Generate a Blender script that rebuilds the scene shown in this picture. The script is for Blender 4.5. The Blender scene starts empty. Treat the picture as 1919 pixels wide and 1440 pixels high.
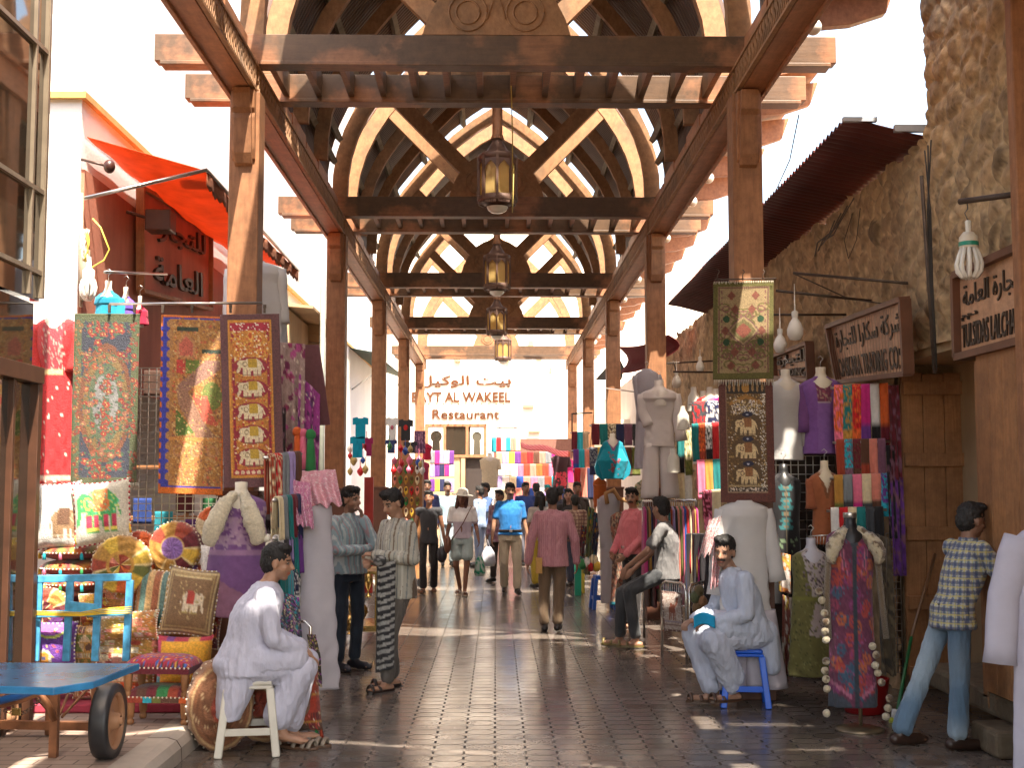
import bpy, math, random
import numpy as np
from mathutils import Vector, Matrix, noise as mn
R = math.radians
rnd = random.Random(7)
sc = bpy.context.scene
col = sc.collection
CH = 1.72
F_, PI_, YA_ = 2358.06, .0789, .0126
# ---------- camera geometry (photo pixels of a 1919x1440 frame -> world) ----------
_c, _s, _cp, _sp = math.cos(YA_), math.sin(YA_), math.cos(PI_), math.sin(PI_)
CR = Vector((_c, -_s, 0)); CF = Vector((_s*_cp, _c*_cp, _sp)); CU = Vector((-_s*_sp, -_c*_sp, _cp)); CO = Vector((0, 0, CH))
def ray(x, y): return CF + CR*((x-959.5)/F_) + CU*((720-y)/F_)
def AY(x, y, Y): d = ray(x, y); return CO + d*(Y/d.y)
def AX(x, y, X): d = ray(x, y); return CO + d*(X/d.x)
def AZ(x, y, Z=0.0): d = ray(x, y); return CO + d*((Z-CH)/d.z)

# ---------- custom properties ----------
def tag(o, label=None, cat=None, group=None, kind=None):
    if label: o['label'] = label
    if cat: o['category'] = cat
    if group: o['group'] = group
    if kind: o['kind'] = kind
    return o
def empty(name, loc=(0, 0, 0), rz=0.0, label=None, cat=None, group=None):
    o = bpy.data.objects.new(name, None); col.objects.link(o); o.location = loc; o.rotation_euler = (0, 0, rz)
    o.empty_display_size = .1
    return tag(o, label, cat, group)
def copy_tree(o, parent=None):
    c = o.copy(); col.objects.link(c)
    c.parent = parent
    for ch in list(o.children): copy_tree(ch, c)
    return c

# ---------- mesh builder ----------
class MB:
    def __init__(s): s.v = []; s.f = []; s.c = []; s.sm = []; s.cur = None; s.uv = None
    def add(s, vs, fs, c=None, smooth=False):
        b = len(s.v); s.v += [tuple(v) for v in vs]; s.f += [tuple(i+b for i in f) for f in fs]
        s.c += [c or s.cur or (1, 1, 1)]*len(vs); s.sm += [smooth]*len(fs)
    def box(s, lo, hi, c=None, M=None):
        x0, y0, z0 = lo; x1, y1, z1 = hi
        vs = [Vector(p) for p in ((x0,y0,z0),(x1,y0,z0),(x1,y1,z0),(x0,y1,z0),(x0,y0,z1),(x1,y0,z1),(x1,y1,z1),(x0,y1,z1))]
        if M: vs = [M @ v for v in vs]
        s.add(vs, [(0,3,2,1),(4,5,6,7),(0,1,5,4),(1,2,6,5),(2,3,7,6),(3,0,4,7)], c)
    def bar(s, p, q, w, h, up=(0, 0, 1), c=None):
        p, q = Vector(p), Vector(q); d = (q-p).normalized(); up = Vector(up)
        if abs(d.dot(up)) > .98: up = Vector((0, 1, 0))
        r = d.cross(up).normalized(); u = r.cross(d)
        vs = [e + r*(a*w/2) + u*(b*h/2) for e in (p, q) for a, b in ((-1,-1),(1,-1),(1,1),(-1,1))]
        s.add(vs, [(3,2,1,0),(4,5,6,7),(0,1,5,4),(1,2,6,5),(2,3,7,6),(3,0,4,7)], c)
    def tube(s, pts, r, n=10, c=None, cap=True, sx=1, sy=1):
        pts = [Vector(p) for p in pts]; m = len(pts)
        rr = r if isinstance(r, (list, tuple)) else [r]*m
        vs = []; prev = None
        for i, p in enumerate(pts):
            d = (pts[min(i+1, m-1)]-pts[max(i-1, 0)]).normalized()
            if prev is None:
                a = Vector((0, 0, 1)) if abs(d.z) < .9 else Vector((0, 1, 0))
                u = d.cross(a).normalized()
            else: u = (prev - d*prev.dot(d)).normalized()
            prev = u; w = d.cross(u)
            for k in range(n):
                t = 2*math.pi*k/n; vs.append(p + u*(rr[i]*sx*math.cos(t)) + w*(rr[i]*sy*math.sin(t)))
        fs = [(i*n+k, i*n+(k+1) % n, (i+1)*n+(k+1) % n, (i+1)*n+k) for i in range(m-1) for k in range(n)]
        if cap: fs += [tuple(range(n-1, -1, -1)), tuple((m-1)*n+k for k in range(n))]
        s.add(vs, fs, c, True)
    def lathe(s, o, prof, n=20, c=None, axis='z', cols=None):
        o = Vector(o); vs = []; 
        for (r, z) in prof:
            for k in range(n):
                t = 2*math.pi*k/n; a, b = r*math.cos(t), r*math.sin(t)
                vs.append(o + (Vector((a, b, z)) if axis == 'z' else Vector((a, z, b)) if axis == 'y' else Vector((z, a, b))))
        m = len(prof)
        fs = [(i*n+k, i*n+(k+1) % n, (i+1)*n+(k+1) % n, (i+1)*n+k) for i in range(m-1) for k in range(n)]
        b = len(s.v); s.add(vs, fs, c, True)
        if cols:
            for i in range(m):
                for k in range(n): s.c[b+i*n+k] = cols[i]
    def ell(s, o, r, n=14, m=8, c=None, M=None):
        o = Vector(o); vs = [];
        for i in range(m+1):
            ph = math.pi*i/m
            for k in range(n):
                t = 2*math.pi*k/n
                v = Vector((r[0]*math.sin(ph)*math.cos(t), r[1]*math.sin(ph)*math.sin(t), r[2]*math.cos(ph)))
                vs.append(o + (M @ v if M else v))
        fs = [(i*n+k, (i+1)*n+k, (i+1)*n+(k+1) % n, i*n+(k+1) % n) for i in range(m) for k in range(n)]
        s.add(vs, fs, c, True)
    def prism(s, poly, d, c=None):      # poly: list of 3D points (planar), extruded by vector d
        n = len(poly); poly = [Vector(p) for p in poly]; d = Vector(d)
        vs = poly + [p + d for p in poly]
        s.add(vs, [tuple(range(n-1, -1, -1)), tuple(range(n, 2*n))] + [(k, (k+1) % n, n+(k+1) % n, n+k) for k in range(n)], c)
    def grid(s, fn, nu, nv, cfn=None, flip=False, smooth=True):
        vs = []; cs = []
        for j in range(nv+1):
            for i in range(nu+1):
                u, v = i/nu, j/nv; vs.append(tuple(fn(u, v)))
                cs.append(cfn(u, v) if cfn else (s.cur or (1, 1, 1)))
        W = nu+1
        fs = [(j*W+i, (j+1)*W+i, (j+1)*W+i+1, j*W+i+1) for j in range(nv) for i in range(nu)]
        if flip: fs = [f[::-1] for f in fs]
        b = len(s.v); s.add(vs, fs, None, smooth); s.c[b:] = cs
    def build(s, name, mat, parent=None, solid=0, bevel=0, label=None, cat=None, group=None, kind=None):
        me = bpy.data.meshes.new(name); me.from_pydata(s.v, [], s.f)
        me.polygons.foreach_set('use_smooth', s.sm)
        ca = me.color_attributes.new('Col', 'FLOAT_COLOR', 'POINT')
        a = np.ones((len(s.v), 4), dtype=np.float32); a[:, :3] = np.array(s.c, dtype=np.float32)
        ca.data.foreach_set('color', a.ravel())
        me.validate(); me.update()
        o = bpy.data.objects.new(name, me); col.objects.link(o)
        if parent: o.parent = parent
        me.materials.append(mat)
        if bevel:
            b = o.modifiers.new('b', 'BEVEL'); b.width = bevel; b.segments = 2; b.limit_method = 'ANGLE'; b.angle_limit = R(50)
        if solid:
            m = o.modifiers.new('s', 'SOLIDIFY'); m.thickness = solid; m.offset = -1
        return tag(o, label, cat, group, kind)

# ---------- materials ----------
def srgb(r, g, b):
    f = lambda c: (c/12.92 if c <= .04045 else ((c+.055)/1.055)**2.4)
    return (f(r/255), f(g/255), f(b/255))
class NT:
    def __init__(s, name):
        s.m = bpy.data.materials.new(name); s.m.use_nodes = True; s.t = s.m.node_tree; s.b = s.t.nodes['Principled BSDF']
    def n(s, t, **k):
        x = s.t.nodes.new('ShaderNode'+t)
        for a, b in k.items():
            if a.startswith('i_'): x.inputs[int(a[2:]) if a[2:].isdigit() else a[2:].replace('_', ' ')].default_value = b
            else: setattr(x, a, b)
        return x
    def l(s, a, b): s.t.links.new(a, b)
    def math(s, op, a, b=None, c=None):
        x = s.n('Math', operation=op)
        for i, v in enumerate((a, b, c)):
            if v is None: continue
            if hasattr(v, 'links') or hasattr(v, 'is_linked'): s.l(v, x.inputs[i])
            else: x.inputs[i].default_value = v
        return x.outputs[0]
    def mix(s, f, a, b, mode='MIX'):
        x = s.n('MixRGB', blend_type=mode)
        for i, v in enumerate((f, a, b)):
            if hasattr(v, 'is_linked'): s.l(v, x.inputs[i])
            elif i == 0: x.inputs[0].default_value = v
            else: x.inputs[i].default_value = (*v, 1)
        return x.outputs[0]
    def coord(s, scale=(1, 1, 1), kind='Object'):
        tc = s.n('TexCoord'); mp = s.n('Mapping'); s.l(tc.outputs[kind], mp.inputs[0]); mp.inputs[3].default_value = scale
        return mp.outputs[0]
    def noise(s, v, scale=5, detail=5, rough=.55):
        x = s.n('TexNoise'); s.l(v, x.inputs['Vector']); x.inputs['Scale'].default_value = scale
        x.inputs['Detail'].default_value = detail; x.inputs['Roughness'].default_value = rough; return x.outputs[0]
    def ramp(s, f, stops):
        x = s.n('ValToRGB'); s.l(f, x.inputs[0]); e = x.color_ramp.elements
        while len(e) < len(stops): e.new(.5)
        for k, (p, c) in enumerate(stops):
            e[k].position = p; e[k].color = (*c, 1) if isinstance(c, tuple) else (c, c, c, 1)
        return x.outputs[0]
    def bump(s, h, strength=.3, dist=.01):
        x = s.n('Bump'); s.l(h, x.inputs['Height']); x.inputs['Strength'].default_value = strength; x.inputs['Distance'].default_value = dist
        s.l(x.outputs[0], s.b.inputs['Normal']); return x
def pm(name, c, rough=.6, metal=0, var=.15, vscale=6, stretch=(1, 1, 1), bump=0, bscale=40, dirt=0, spec=None, trans=0, attr=False, sheen=0, emis=None, sss=0, trl=0):
    t = NT(name); v = t.coord(stretch)
    nz = t.noise(v, vscale, 6)
    base = c
    if attr:
        at = t.n('Attribute', attribute_name='Col'); base = at.outputs['Color']
    f = t.ramp(nz, [(.3, 1-var), (.7, 1+var)])
    out = t.mix(1.0, base, f, 'MULTIPLY')
    if dirt:
        d = t.ramp(t.noise(t.coord((1, 1, 1)), 2.3, 8, .65), [(.42, 1.0), (.62, 1-dirt)])
        out = t.mix(1.0, out, d, 'MULTIPLY')
    t.l(out, t.b.inputs['Base Color'])
    t.b.inputs['Roughness'].default_value = rough; t.b.inputs['Metallic'].default_value = metal
    if spec is not None: t.b.inputs['Specular IOR Level'].default_value = spec
    if trans: t.b.inputs['Transmission Weight'].default_value = trans
    if sheen: t.b.inputs['Sheen Weight'].default_value = sheen
    if sss:
        t.b.inputs['Subsurface Weight'].default_value = sss; t.b.inputs['Subsurface Radius'].default_value = (.02, .008, .005); t.b.inputs['Subsurface Scale'].default_value = .5
    if emis: t.b.inputs['Emission Color'].default_value = (*emis[0], 1); t.b.inputs['Emission Strength'].default_value = emis[1]
    if bump: t.bump(t.noise(t.coord(stretch), bscale, 4), bump, .01)
    if trl:
        tr = t.n('BsdfTranslucent'); t.l(out, tr.inputs[0]); mx = t.n('MixShader'); mx.inputs[0].default_value = trl
        o = t.t.nodes['Material Output']; t.l(t.b.outputs[0], mx.inputs[1]); t.l(tr.outputs[0], mx.inputs[2]); t.l(mx.outputs[0], o.inputs[0])
    return t.m
def wood(name, c1, c2, stain, dirs=(1, 1, .12), rough=.5, stainamt=.6, sscale=1.6, thr=(.5, .56)):
    t = NT(name)
    g = t.noise(t.coord(dirs), 26, 8, .68); base = t.ramp(g, [(.3, c1), (.7, c2)])
    big = t.noise(t.coord((1, 1, 1)), sscale, 7, .55)
    mk = t.ramp(big, [(thr[0], 0.0), (thr[1], stainamt)])
    out = t.mix(mk, base, stain)
    sp = t.ramp(t.noise(t.coord((1, 1, 1)), 9, 8, .7), [(.35, .75), (.6, 1.1)])
    out = t.mix(1.0, out, sp, 'MULTIPLY')
    t.l(out, t.b.inputs['Base Color']); t.b.inputs['Roughness'].default_value = rough
    t.bump(g, .4, .006); return t.m

# ---------- painted pattern canvases ----------
class Cv:
    """A small pattern drawn by code, in units of the cloth (u right, v down, both 0..1)."""
    def __init__(s, w, h, bg):
        s.w, s.h = w, h; s.a = np.empty((h, w, 3)); s.a[:] = bg
        s.V, s.U = np.mgrid[0:h, 0:w]; s.U = (s.U+.5)/w; s.V = (s.V+.5)/h
    def put(s, m, c): s.a[m] = c; return s
    def rect(s, u0, v0, u1, v1, c): return s.put((s.U >= u0) & (s.U < u1) & (s.V >= v0) & (s.V < v1), c)
    def frame(s, d, t, c, asp=None):
        k = asp or s.w/s.h
        e = np.minimum(np.minimum(s.U, 1-s.U), np.minimum(s.V, 1-s.V)/k)
        return s.put((e >= d) & (e < d+t), c)
    def ell(s, u, v, a, b, c, a0=0, a1=None):
        q = ((s.U-u)/a)**2 + ((s.V-v)/b)**2; m = q <= 1
        if a0: m &= q >= a0*a0
        return s.put(m, c)
    def poly(s, pts, c):
        m = np.zeros(s.U.shape, bool); n = len(pts)
        for i in range(n):
            x0, y0 = pts[i]; x1, y1 = pts[(i+1) % n]
            cr = ((y0 > s.V) != (y1 > s.V)) & (s.U < (x1-x0)*(s.V-y0)/((y1-y0) or 1e-9)+x0); m ^= cr
        return s.put(m, c)
    def line(s, p, q, t, c):
        p, q = np.array(p), np.array(q); k = s.h/s.w
        dx, dy = q[0]-p[0], (q[1]-p[1])*k; X, Yv = s.U-p[0], (s.V-p[1])*k
        L = dx*dx+dy*dy or 1e-9; w = np.clip((X*dx+Yv*dy)/L, 0, 1)
        return s.put((X-w*dx)**2+(Yv-w*dy)**2 < t*t, c)
    def specks(s, n, cs, r, box=(0, 0, 1, 1), seed=1):
        g = random.Random(seed); k = s.w/s.h
        for i in range(n):
            u, v = g.uniform(box[0], box[2]), g.uniform(box[1], box[3]); rr = r*g.uniform(.5, 1.4)
            s.ell(u, v, rr, rr*k, g.choice(cs))
        return s
    def mirror(s): s.a[:, s.w//2:] = s.a[:, :s.w-s.w//2][:, ::-1]; return s
    def jitter(s, amt, seed=3):
        g = np.random.RandomState(seed); s.a *= (1+amt*(g.rand(s.h, s.w, 1)-.5)*2); s.a = np.clip(s.a, 0, 1); return s
    def at(s, u, v):
        return tuple(s.a[min(s.h-1, max(0, int(v*s.h))), min(s.w-1, max(0, int(u*s.w)))])
def elephant(cv, u, v, w, h, body, rug, det, flip=1):
    """a walking elephant of width w and height h centred on (u, v)"""
    X = lambda a: u+flip*a*w; Yv = lambda b: v+b*h
    cv.ell(X(.02), Yv(-.12), .36*w, .34*h, body)
    cv.ell(X(-.34), Yv(-.16), .17*w, .22*h, body)
    cv.poly([(X(-.46), Yv(-.2)), (X(-.36), Yv(-.05)), (X(-.44), Yv(.3)), (X(-.52), Yv(.34)), (X(-.53), Yv(.22)), (X(-.5), Yv(.1))], body)
    for k, a in enumerate((-.24, -.08, .14, .3)):
        cv.poly([(X(a-.07), Yv(.0)), (X(a+.07), Yv(.0)), (X(a+.065), Yv(.48)), (X(a-.065), Yv(.48))], body)
        cv.rect(min(X(a-.065), X(a+.065)), Yv(.4), max(X(a-.065), X(a+.065)), Yv(.46), det)
    cv.poly([(X(-.14), Yv(-.46)), (X(.2), Yv(-.46)), (X(.22), Yv(.06)), (X(-.12), Yv(.06))], rug)
    cv.ell(X(-.24), Yv(-.14), .09*w, .14*h, det); cv.ell(X(-.24), Yv(-.14), .06*w, .1*h, body)
    cv.ell(X(-.39), Yv(-.2), .022*w, .03*h, det)
    cv.line((X(.37), Yv(-.2)), (X(.45), Yv(.15)), .02*w, body)

MAT = {}
def M_(k): return MAT[k]
# ---------- cloth ----------
def sheet(name, tl, tr, bl, cv=None, parent=None, nu=40, nv=60, fold=.012, folds=5, sag=.0, out=None, seed=0, mat='cloth', solid=.004, edge=0, c=None, twist=0, **k):
    """hanging cloth between three corners, with vertical folds and a slightly wavy hem"""
    tl, tr, bl = Vector(tl), Vector(tr), Vector(bl); du, dv = tr-tl, bl-tl
    n = out or du.cross(dv).normalized()
    if n.y > 0: n = -n
    def fn(u, v):
        a = fold*(.25+.75*v)
        w = a*math.sin(2*math.pi*folds*u*(1+.08*math.sin(seed))+seed*1.7+1.2*math.sin(v*3+seed)) + a*.7*mn.noise(Vector((u*folds*1.3, v*2.5, seed*3.1)))
        p = tl + du*u + dv*v + n*(w + sag*math.sin(math.pi*u)*v)
        p += dv.normalized()*(edge*mn.noise(Vector((u*6, seed, 0)))*v)
        return p
    mb = MB(); mb.grid(fn, nu, nv, (lambda u, v: cv.at(u, v)) if cv else (lambda u, v: c))
    return mb.build(name, M_(mat), parent, solid=solid, **k)
def fringe(p, q, n, L, c, parent, name='fringe', r=.0035):
    mb = MB(); p, q = Vector(p), Vector(q)
    for i in range(n):
        a = p.lerp(q, (i+.5)/n); mb.tube([a, a+Vector((rnd.uniform(-.006, .006), 0, -L*rnd.uniform(.75, 1.1)))], [r, r*.6], 4, c)
    return mb.build(name, M_('cloth'), parent)
def loft(mb, rings, n=28, cfn=None, fold=0, k=9, seed=0, cap=True, z0fold=None):
    """rings: (x, y, z, rx, ry[, foldscale]) from top to bottom; folds deepen downwards"""
    m = len(rings); vs = []; cs = []
    for i, r in enumerate(rings):
        x, y, z, rx, ry = r[:5]; fs = (r[5] if len(r) > 5 else i/(m-1))*fold
        for j in range(n):
            t = 2*math.pi*j/n
            w = 1+fs*math.sin(k*t+seed+.6*math.sin(i*.7+seed))+fs*.6*math.sin((k*.5+1.5)*t*1+seed*2.3) if fs else 1
            ct, st = math.cos(t), math.sin(t)
            vs.append((x+rx*w*ct, y+ry*w*st, z)); cs.append(cfn(t, i/(m-1), ct, st) if cfn else (mb.cur or (1, 1, 1)))
    fs_ = [(i*n+j, (i+1)*n+j, (i+1)*n+(j+1) % n, i*n+(j+1) % n) for i in range(m-1) for j in range(n)]
    if cap: fs_ += [tuple(range(n)), tuple((m-1)*n+j for j in range(n-1, -1, -1))]
    b = len(mb.v); mb.add(vs, fs_, None, True); mb.c[b:] = cs
def dens2(rings, step=.022):
    out = []
    for a, b in zip(rings[:-1], rings[1:]):
        per = max(2, int(abs(a[2]-b[2])/step))
        out += [tuple(a[q]+(b[q]-a[q])*i/per for q in range(5)) for i in range(per)]
    return out+[tuple(rings[-1][:5])]
def dens(rings, per=4):
    out = []
    for a, b in zip(rings[:-1], rings[1:]):
        for i in range(per):
            t = i/per; out.append(tuple(a[q]+(b[q]-a[q])*t for q in range(5)))
    return out+[tuple(rings[-1][:5])]

# ---------- organic bodies: overlapping closed pieces fused by a voxel remesh ----------
QUEUE = []
def capsule(mb, p, q, r0, r1, n=12, sx=1, sy=1):
    p, q = Vector(p), Vector(q); d = (q-p); L = d.length or 1e-6; d = d/L
    pts, rr = [], []
    for a in (-90, -60, -30, -8): pts.append(p+d*(r0*math.sin(R(a)))); rr.append(max(r0*math.cos(R(a)), 1e-4))
    for a in (8, 30, 60, 90): pts.append(q+d*(r1*math.sin(R(a)))); rr.append(max(r1*math.cos(R(a)), 1e-4))
    mb.tube(pts, rr, n, sx=sx, sy=sy)
def blob(name, prims, vox, mat, parent, paint=None, disp=None, smooth=3, label=None, sub=0):
    mb = MB()
    for p in prims:
        k = p[0]
        if k == 'c': capsule(mb, *p[1:])
        elif k == 'e': mb.ell(p[1], p[2], 16, 10, None, p[3] if len(p) > 3 else None)
        elif k == 'l': loft(mb, p[1], 24)
        elif k == 'b': mb.box(p[1], p[2], None, p[3] if len(p) > 3 else None)
    o = mb.build(name, M_(mat), parent)
    if label: o['label'] = label
    m = o.modifiers.new('r', 'REMESH'); m.mode = 'VOXEL'; m.voxel_size = vox; m.use_smooth_shade = True
    if smooth: s = o.modifiers.new('s', 'SMOOTH'); s.factor = .5; s.iterations = smooth
    QUEUE.append((o, paint, disp)); return o
def bake_all():
    bpy.context.view_layer.update(); dg = bpy.context.evaluated_depsgraph_get()
    for o, paint, disp in QUEUE:
        me = bpy.data.meshes.new_from_object(o.evaluated_get(dg)); old = o.data
        o.modifiers.clear(); o.data = me; me.name = old.name
        n = len(me.vertices); co = np.empty(n*3, dtype=np.float32); me.vertices.foreach_get('co', co); co = co.reshape(-1, 3)
        if disp:
            no = np.empty(n*3, dtype=np.float32); me.vertices.foreach_get('normal', no); no = no.reshape(-1, 3)
            co2 = co + no*disp(co)[:, None]; me.vertices.foreach_set('co', co2.astype(np.float32).ravel()); me.update()
        for ca in list(me.color_attributes): me.color_attributes.remove(ca)
        ca = me.color_attributes.new('Col', 'FLOAT_COLOR', 'POINT'); a = np.ones((n, 4), dtype=np.float32)
        if paint: a[:, :3] = paint(co)
        ca.data.foreach_set('color', a.ravel()); me.polygons.foreach_set('use_smooth', [True]*len(me.polygons)); me.update()
def folds(amp=.006, sc=(9, 9, 3), seed=0, amp2=0.5):
    """wrinkles: ridged noise stretched downwards"""
    def fn(co):
        out = np.empty(len(co), dtype=np.float32)
        for i, p in enumerate(co):
            v = Vector((p[0]*sc[0]+seed*5.3, p[1]*sc[1], p[2]*sc[2])); a = mn.noise(v)
            b = mn.noise(v*2.3+Vector((3, 1, 2)))
            out[i] = amp*((1-abs(a)*2.4)+amp2*(1-abs(b)*2.2)-.6)
        return out
    return fn
SK = (.46, .26, .17)
HAIR = (.012, .010, .009)
J0 = dict(pel=(0, 0, .93), che=(0, 0, 1.24), nek=(0, -.01, 1.43), hed=(0, .02, 1.605),
          sh=(.175, -.01, 1.39), el=(.225, -.03, 1.12), wr=(.225, .05, .88), hi=(.09, 0, .90), kn=(.10, .015, .49), an=(.10, -.03, .085))
def solid(c, var=0.0): return lambda co: np.tile(np.array(c, dtype=np.float32), (len(co), 1))
def stripes(base, bands, ax=(1, 0, 0)):
    """bands: (period, phase, half width, colour); wrapped round the body along the direction ax"""
    def fn(co):
        o = np.tile(np.array(base, dtype=np.float32), (len(co), 1)); t = co @ np.array(ax, dtype=np.float32)
        for per, ph, hw, c in bands:
            m = np.abs(((t/per+ph) % 1)-.5)*per < hw; o[m] = c
        return o
    return fn
def checks(base, A, B):
    def fn(co):
        o = np.tile(np.array(base, dtype=np.float32), (len(co), 1)); x = co[:, 0]*.9+co[:, 1]*.7; z = co[:, 2]
        for (t, L) in ((x, A), (z, B)):
            for per, ph, hw, c, k in L:
                m = np.abs(((t/per+ph) % 1)-.5)*per < hw; o[m] = o[m]*(1-k)+np.array(c)*k
        return o
    return fn
def split_z(z, up, dn):
    def fn(co):
        o = up(co); m = co[:, 2] < z; o[m] = dn(co[m]); return o
    return fn
def hand(pr, w, d, n, side, curl=.5, s=1.0):
    d = d.normalized(); n = (n-d*n.dot(d)).normalized(); lat = d.cross(n)
    M = Matrix((lat, n, d)).transposed()
    pr.append(('e', w+d*.045*s, (.037*s, .015*s, .05*s), M))
    pr.append(('c', w-d*.02, w+d*.03*s, .025*s, .022*s))
    for i, off in enumerate((-.028, -.0095, .0095, .028)):
        L = (.034, .042, .045, .038)[i if side > 0 else 3-i]*s
        b = w+d*.082*s+lat*off*s; c = curl*(1+.12*i)
        d1 = (d*math.cos(c*.7)+n*math.sin(c*.7)); d2 = (d*math.cos(c*1.7)+n*math.sin(c*1.7))
        p1 = b+d1*L; pr.append(('c', b-d*.02*s, p1, .0092*s, .0085*s, 8)); pr.append(('c', p1, p1+d2*L*.85, .0085*s, .0068*s, 8))
    b = w+d*.025*s+lat*(side*.028*s); t = (d*.7+lat*side*.6+n*.4).normalized()
    pr.append(('c', b, b+t*.042*s, .012*s, .010*s, 8)); pr.append(('c', b+t*.042*s, b+t*.042*s+(t+d*.4).normalized()*.03*s, .010*s, .008*s, 8))
def person(label, pos, face, H=1.72, J=None, skin=SK, hair=HAIR, hairkind='short', head=(0, 0, 0), must=0, stub=.0, top=None, bottom=None,
           shoe=('shoe', (.02, .018, .016)), vox=.009, extra_top=None, extra_bottom=None, group=None, smile=0, hands=None, girth=1.0, foot=(0, 0), belt=None):
    k = H/1.72; j = {}
    J = J or {}
    for key, v in J0.items():
        if key in ('pel', 'che', 'nek', 'hed'): j[key] = Vector(J.get(key, v))*k
        else:
            j[key+'R'] = Vector(J.get(key+'R', v))*k; j[key+'L'] = Vector(J.get(key+'L', (-v[0], v[1], v[2])))*k
    root = empty('person', (pos[0], pos[1], pos[2] if len(pos) > 2 else 0), R(face), label, 'person', group)
    Mh = Matrix.Translation(j['hed']) @ Matrix.Rotation(R(head[0]), 4, 'Z') @ Matrix.Rotation(R(head[1]), 4, 'X') @ Matrix.Rotation(R(head[2]), 4, 'Y') @ Matrix.Scale(k*1.02, 4)
    M3 = Mh.to_3x3(); T = lambda x, y, z: Mh @ Vector((x, y, z))
    pr = []
    def he(o, r): pr.append(('e', T(*o), r, M3))
    he((0, -.012, .025), (.074, .092, .09)); he((0, .022, -.03), (.057, .06, .078)); he((0, .048, -.09), (.03, .026, .022)); he((0, .01, -.06), (.056, .055, .045))
    he((0, .066, .020), (.044, .018, .012)); he((0, .079, -.063), (.022, .010, .010)); he((.078, -.008, -.012), (.010, .02, .031)); he((-.078, -.008, -.012), (.010, .02, .031))
    he((.034, .052, -.028), (.022, .02, .02)); he((-.034, .052, -.028), (.022, .02, .02))
    pr.append(('c', T(0, .076, .012), T(0, .100, -.028), .009*k, .0135*k)); pr.append(('c', T(.010, .088, -.033), T(-.010, .088, -.033), .009*k, .009*k))
    pr.append(('c', j['nek']+Vector((0, 0, -.03)), T(0, -.02, -.06), .058*k, .050*k))
    g = girth*k; pel, che, nek = j['pel'], j['che'], j['nek']
    pr.append(('e', pel, (.145*g, .10*g, .12*k))); pr.append(('c', pel, che, .115*g, .12*g)); pr.append(('e', che, (.15*g, .10*g, .14*k)))
    pr.append(('c', j['shL'], j['shR'], .048*k, .048*k)); pr.append(('c', che, nek, .10*k, .055*k))
    for sd in 'RL':
        q = 1 if sd == 'R' else -1
        pr.append(('c', j['sh'+sd], j['el'+sd], .045*k, .037*k)); pr.append(('c', j['el'+sd], j['wr'+sd], .037*k, .025*k))
        hd = (hands or {}).get(sd, {}); d = Vector(hd.get('d', tuple(j['wr'+sd]-j['el'+sd]))); n = Vector(hd.get('n', (-q, .15, -.1)))
        hand(pr, j['wr'+sd], d, n, q*hd.get('th', 1), hd.get('curl', .5), k)
        pr.append(('c', j['hi'+sd], j['kn'+sd], .074*g, .052*k)); pr.append(('c', j['kn'+sd], j['an'+sd], .05*k, .034*k))
        a = j['an'+sd]; fa = R(foot[0] if sd == 'R' else foot[1]) - q*.12
        fd = Vector((-math.sin(fa), math.cos(fa), 0)); zz = a.z-.055*k
        toe = a+fd*.15*k; toe.z = zz; heel = a-fd*.045*k; heel.z = zz
        if a.z > .14*k and (J.get('pitch'+sd)): toe.z -= J['pitch'+sd]
        pr.append(('c', heel, toe, .03*k, .026*k)); pr.append(('c', a, heel.lerp(toe, .5), .034*k, .028*k))
        for i, o in enumerate((-.024, -.008, .008, .022)): pr.append(('c', toe+fd.cross(Vector((0, 0, 1)))*o*k, toe+fd.cross(Vector((0, 0, 1)))*o*1.2*k+fd*.035*k, .012*k, .010*k, 8))
        if shoe and shoe[0] == 'shoe':
            blob('shoe', [('c', heel+Vector((0, 0, .012)), toe+Vector((0, 0, .006)), .041*k, .040*k), ('c', a+Vector((0, 0, -.01)), heel.lerp(toe, .6), .044*k, .040*k), ('c', toe, toe+fd*.05*k, .038*k, .026*k)],
                 .009, 'leather', root, solid(shoe[1]))
        elif shoe and shoe[0] == 'sandal':
            m = MB(); m.cur = shoe[1]; up = Vector((0, 0, 1)); sdv = fd.cross(up)
            cs = heel.lerp(toe, .55); ol = []
            for t in range(20):
                an = 2*math.pi*t/20; ol.append(cs+fd*(.15*k*math.cos(an))+sdv*(.048*k*math.sin(an)*(1+.12*math.cos(an)))-up*(.030*k))
            m.prism(ol, up*(.02*k))
            for f, hgt in ((.25, .03), (.62, .045)):
                p0 = cs+fd*((f-.1)*.22*k)
                m.tube([p0+sdv*(.046*k*math.cos(b))+up*(hgt*1.35*k*math.sin(b)-.02*k) for b in np.linspace(0, math.pi, 8)], .008*k, 6, sx=1, sy=2)
            m.build('sandal', M_('leather'), root)
    sk = np.array(skin, dtype=np.float32); Mi = np.array(Mh.inverted())
    def paint(co):
        o = np.tile(sk, (len(co), 1)); q = co @ Mi[:3, :3].T + Mi[:3, 3]; x, y, z = np.abs(q[:, 0]), q[:, 1], q[:, 2]
        f = (y > .045) & (z > -.13) & (z < .13)
        if stub: m = (y > 0) & (z < -.045) & (z > -.13); o[m] = o[m]*(1-stub)
        m = f & (((x-.031)/.017)**2+((z-.001)/.011)**2 < 1); o[m] = sk*.62
        m = f & (((x-.031)/.0125)**2+((z-.001)/.0048)**2 < 1); o[m] = (.36, .33, .30)
        m = f & ((x-.031)**2+(z-.001)**2 < .0058**2); o[m] = (.015, .01, .008)
        m = f & (x > .012) & (x < .05) & (np.abs(z-.022+.12*(x-.03)) < .0055); o[m] = (.02, .015, .012)
        m = f & (x < .025) & (np.abs(z+.064) < .009); o[m] = sk*np.array([.85, .5, .5])
        if smile: m = f & (x < .02) & (np.abs(z+.062) < .005); o[m] = (.75, .72, .68)
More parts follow.
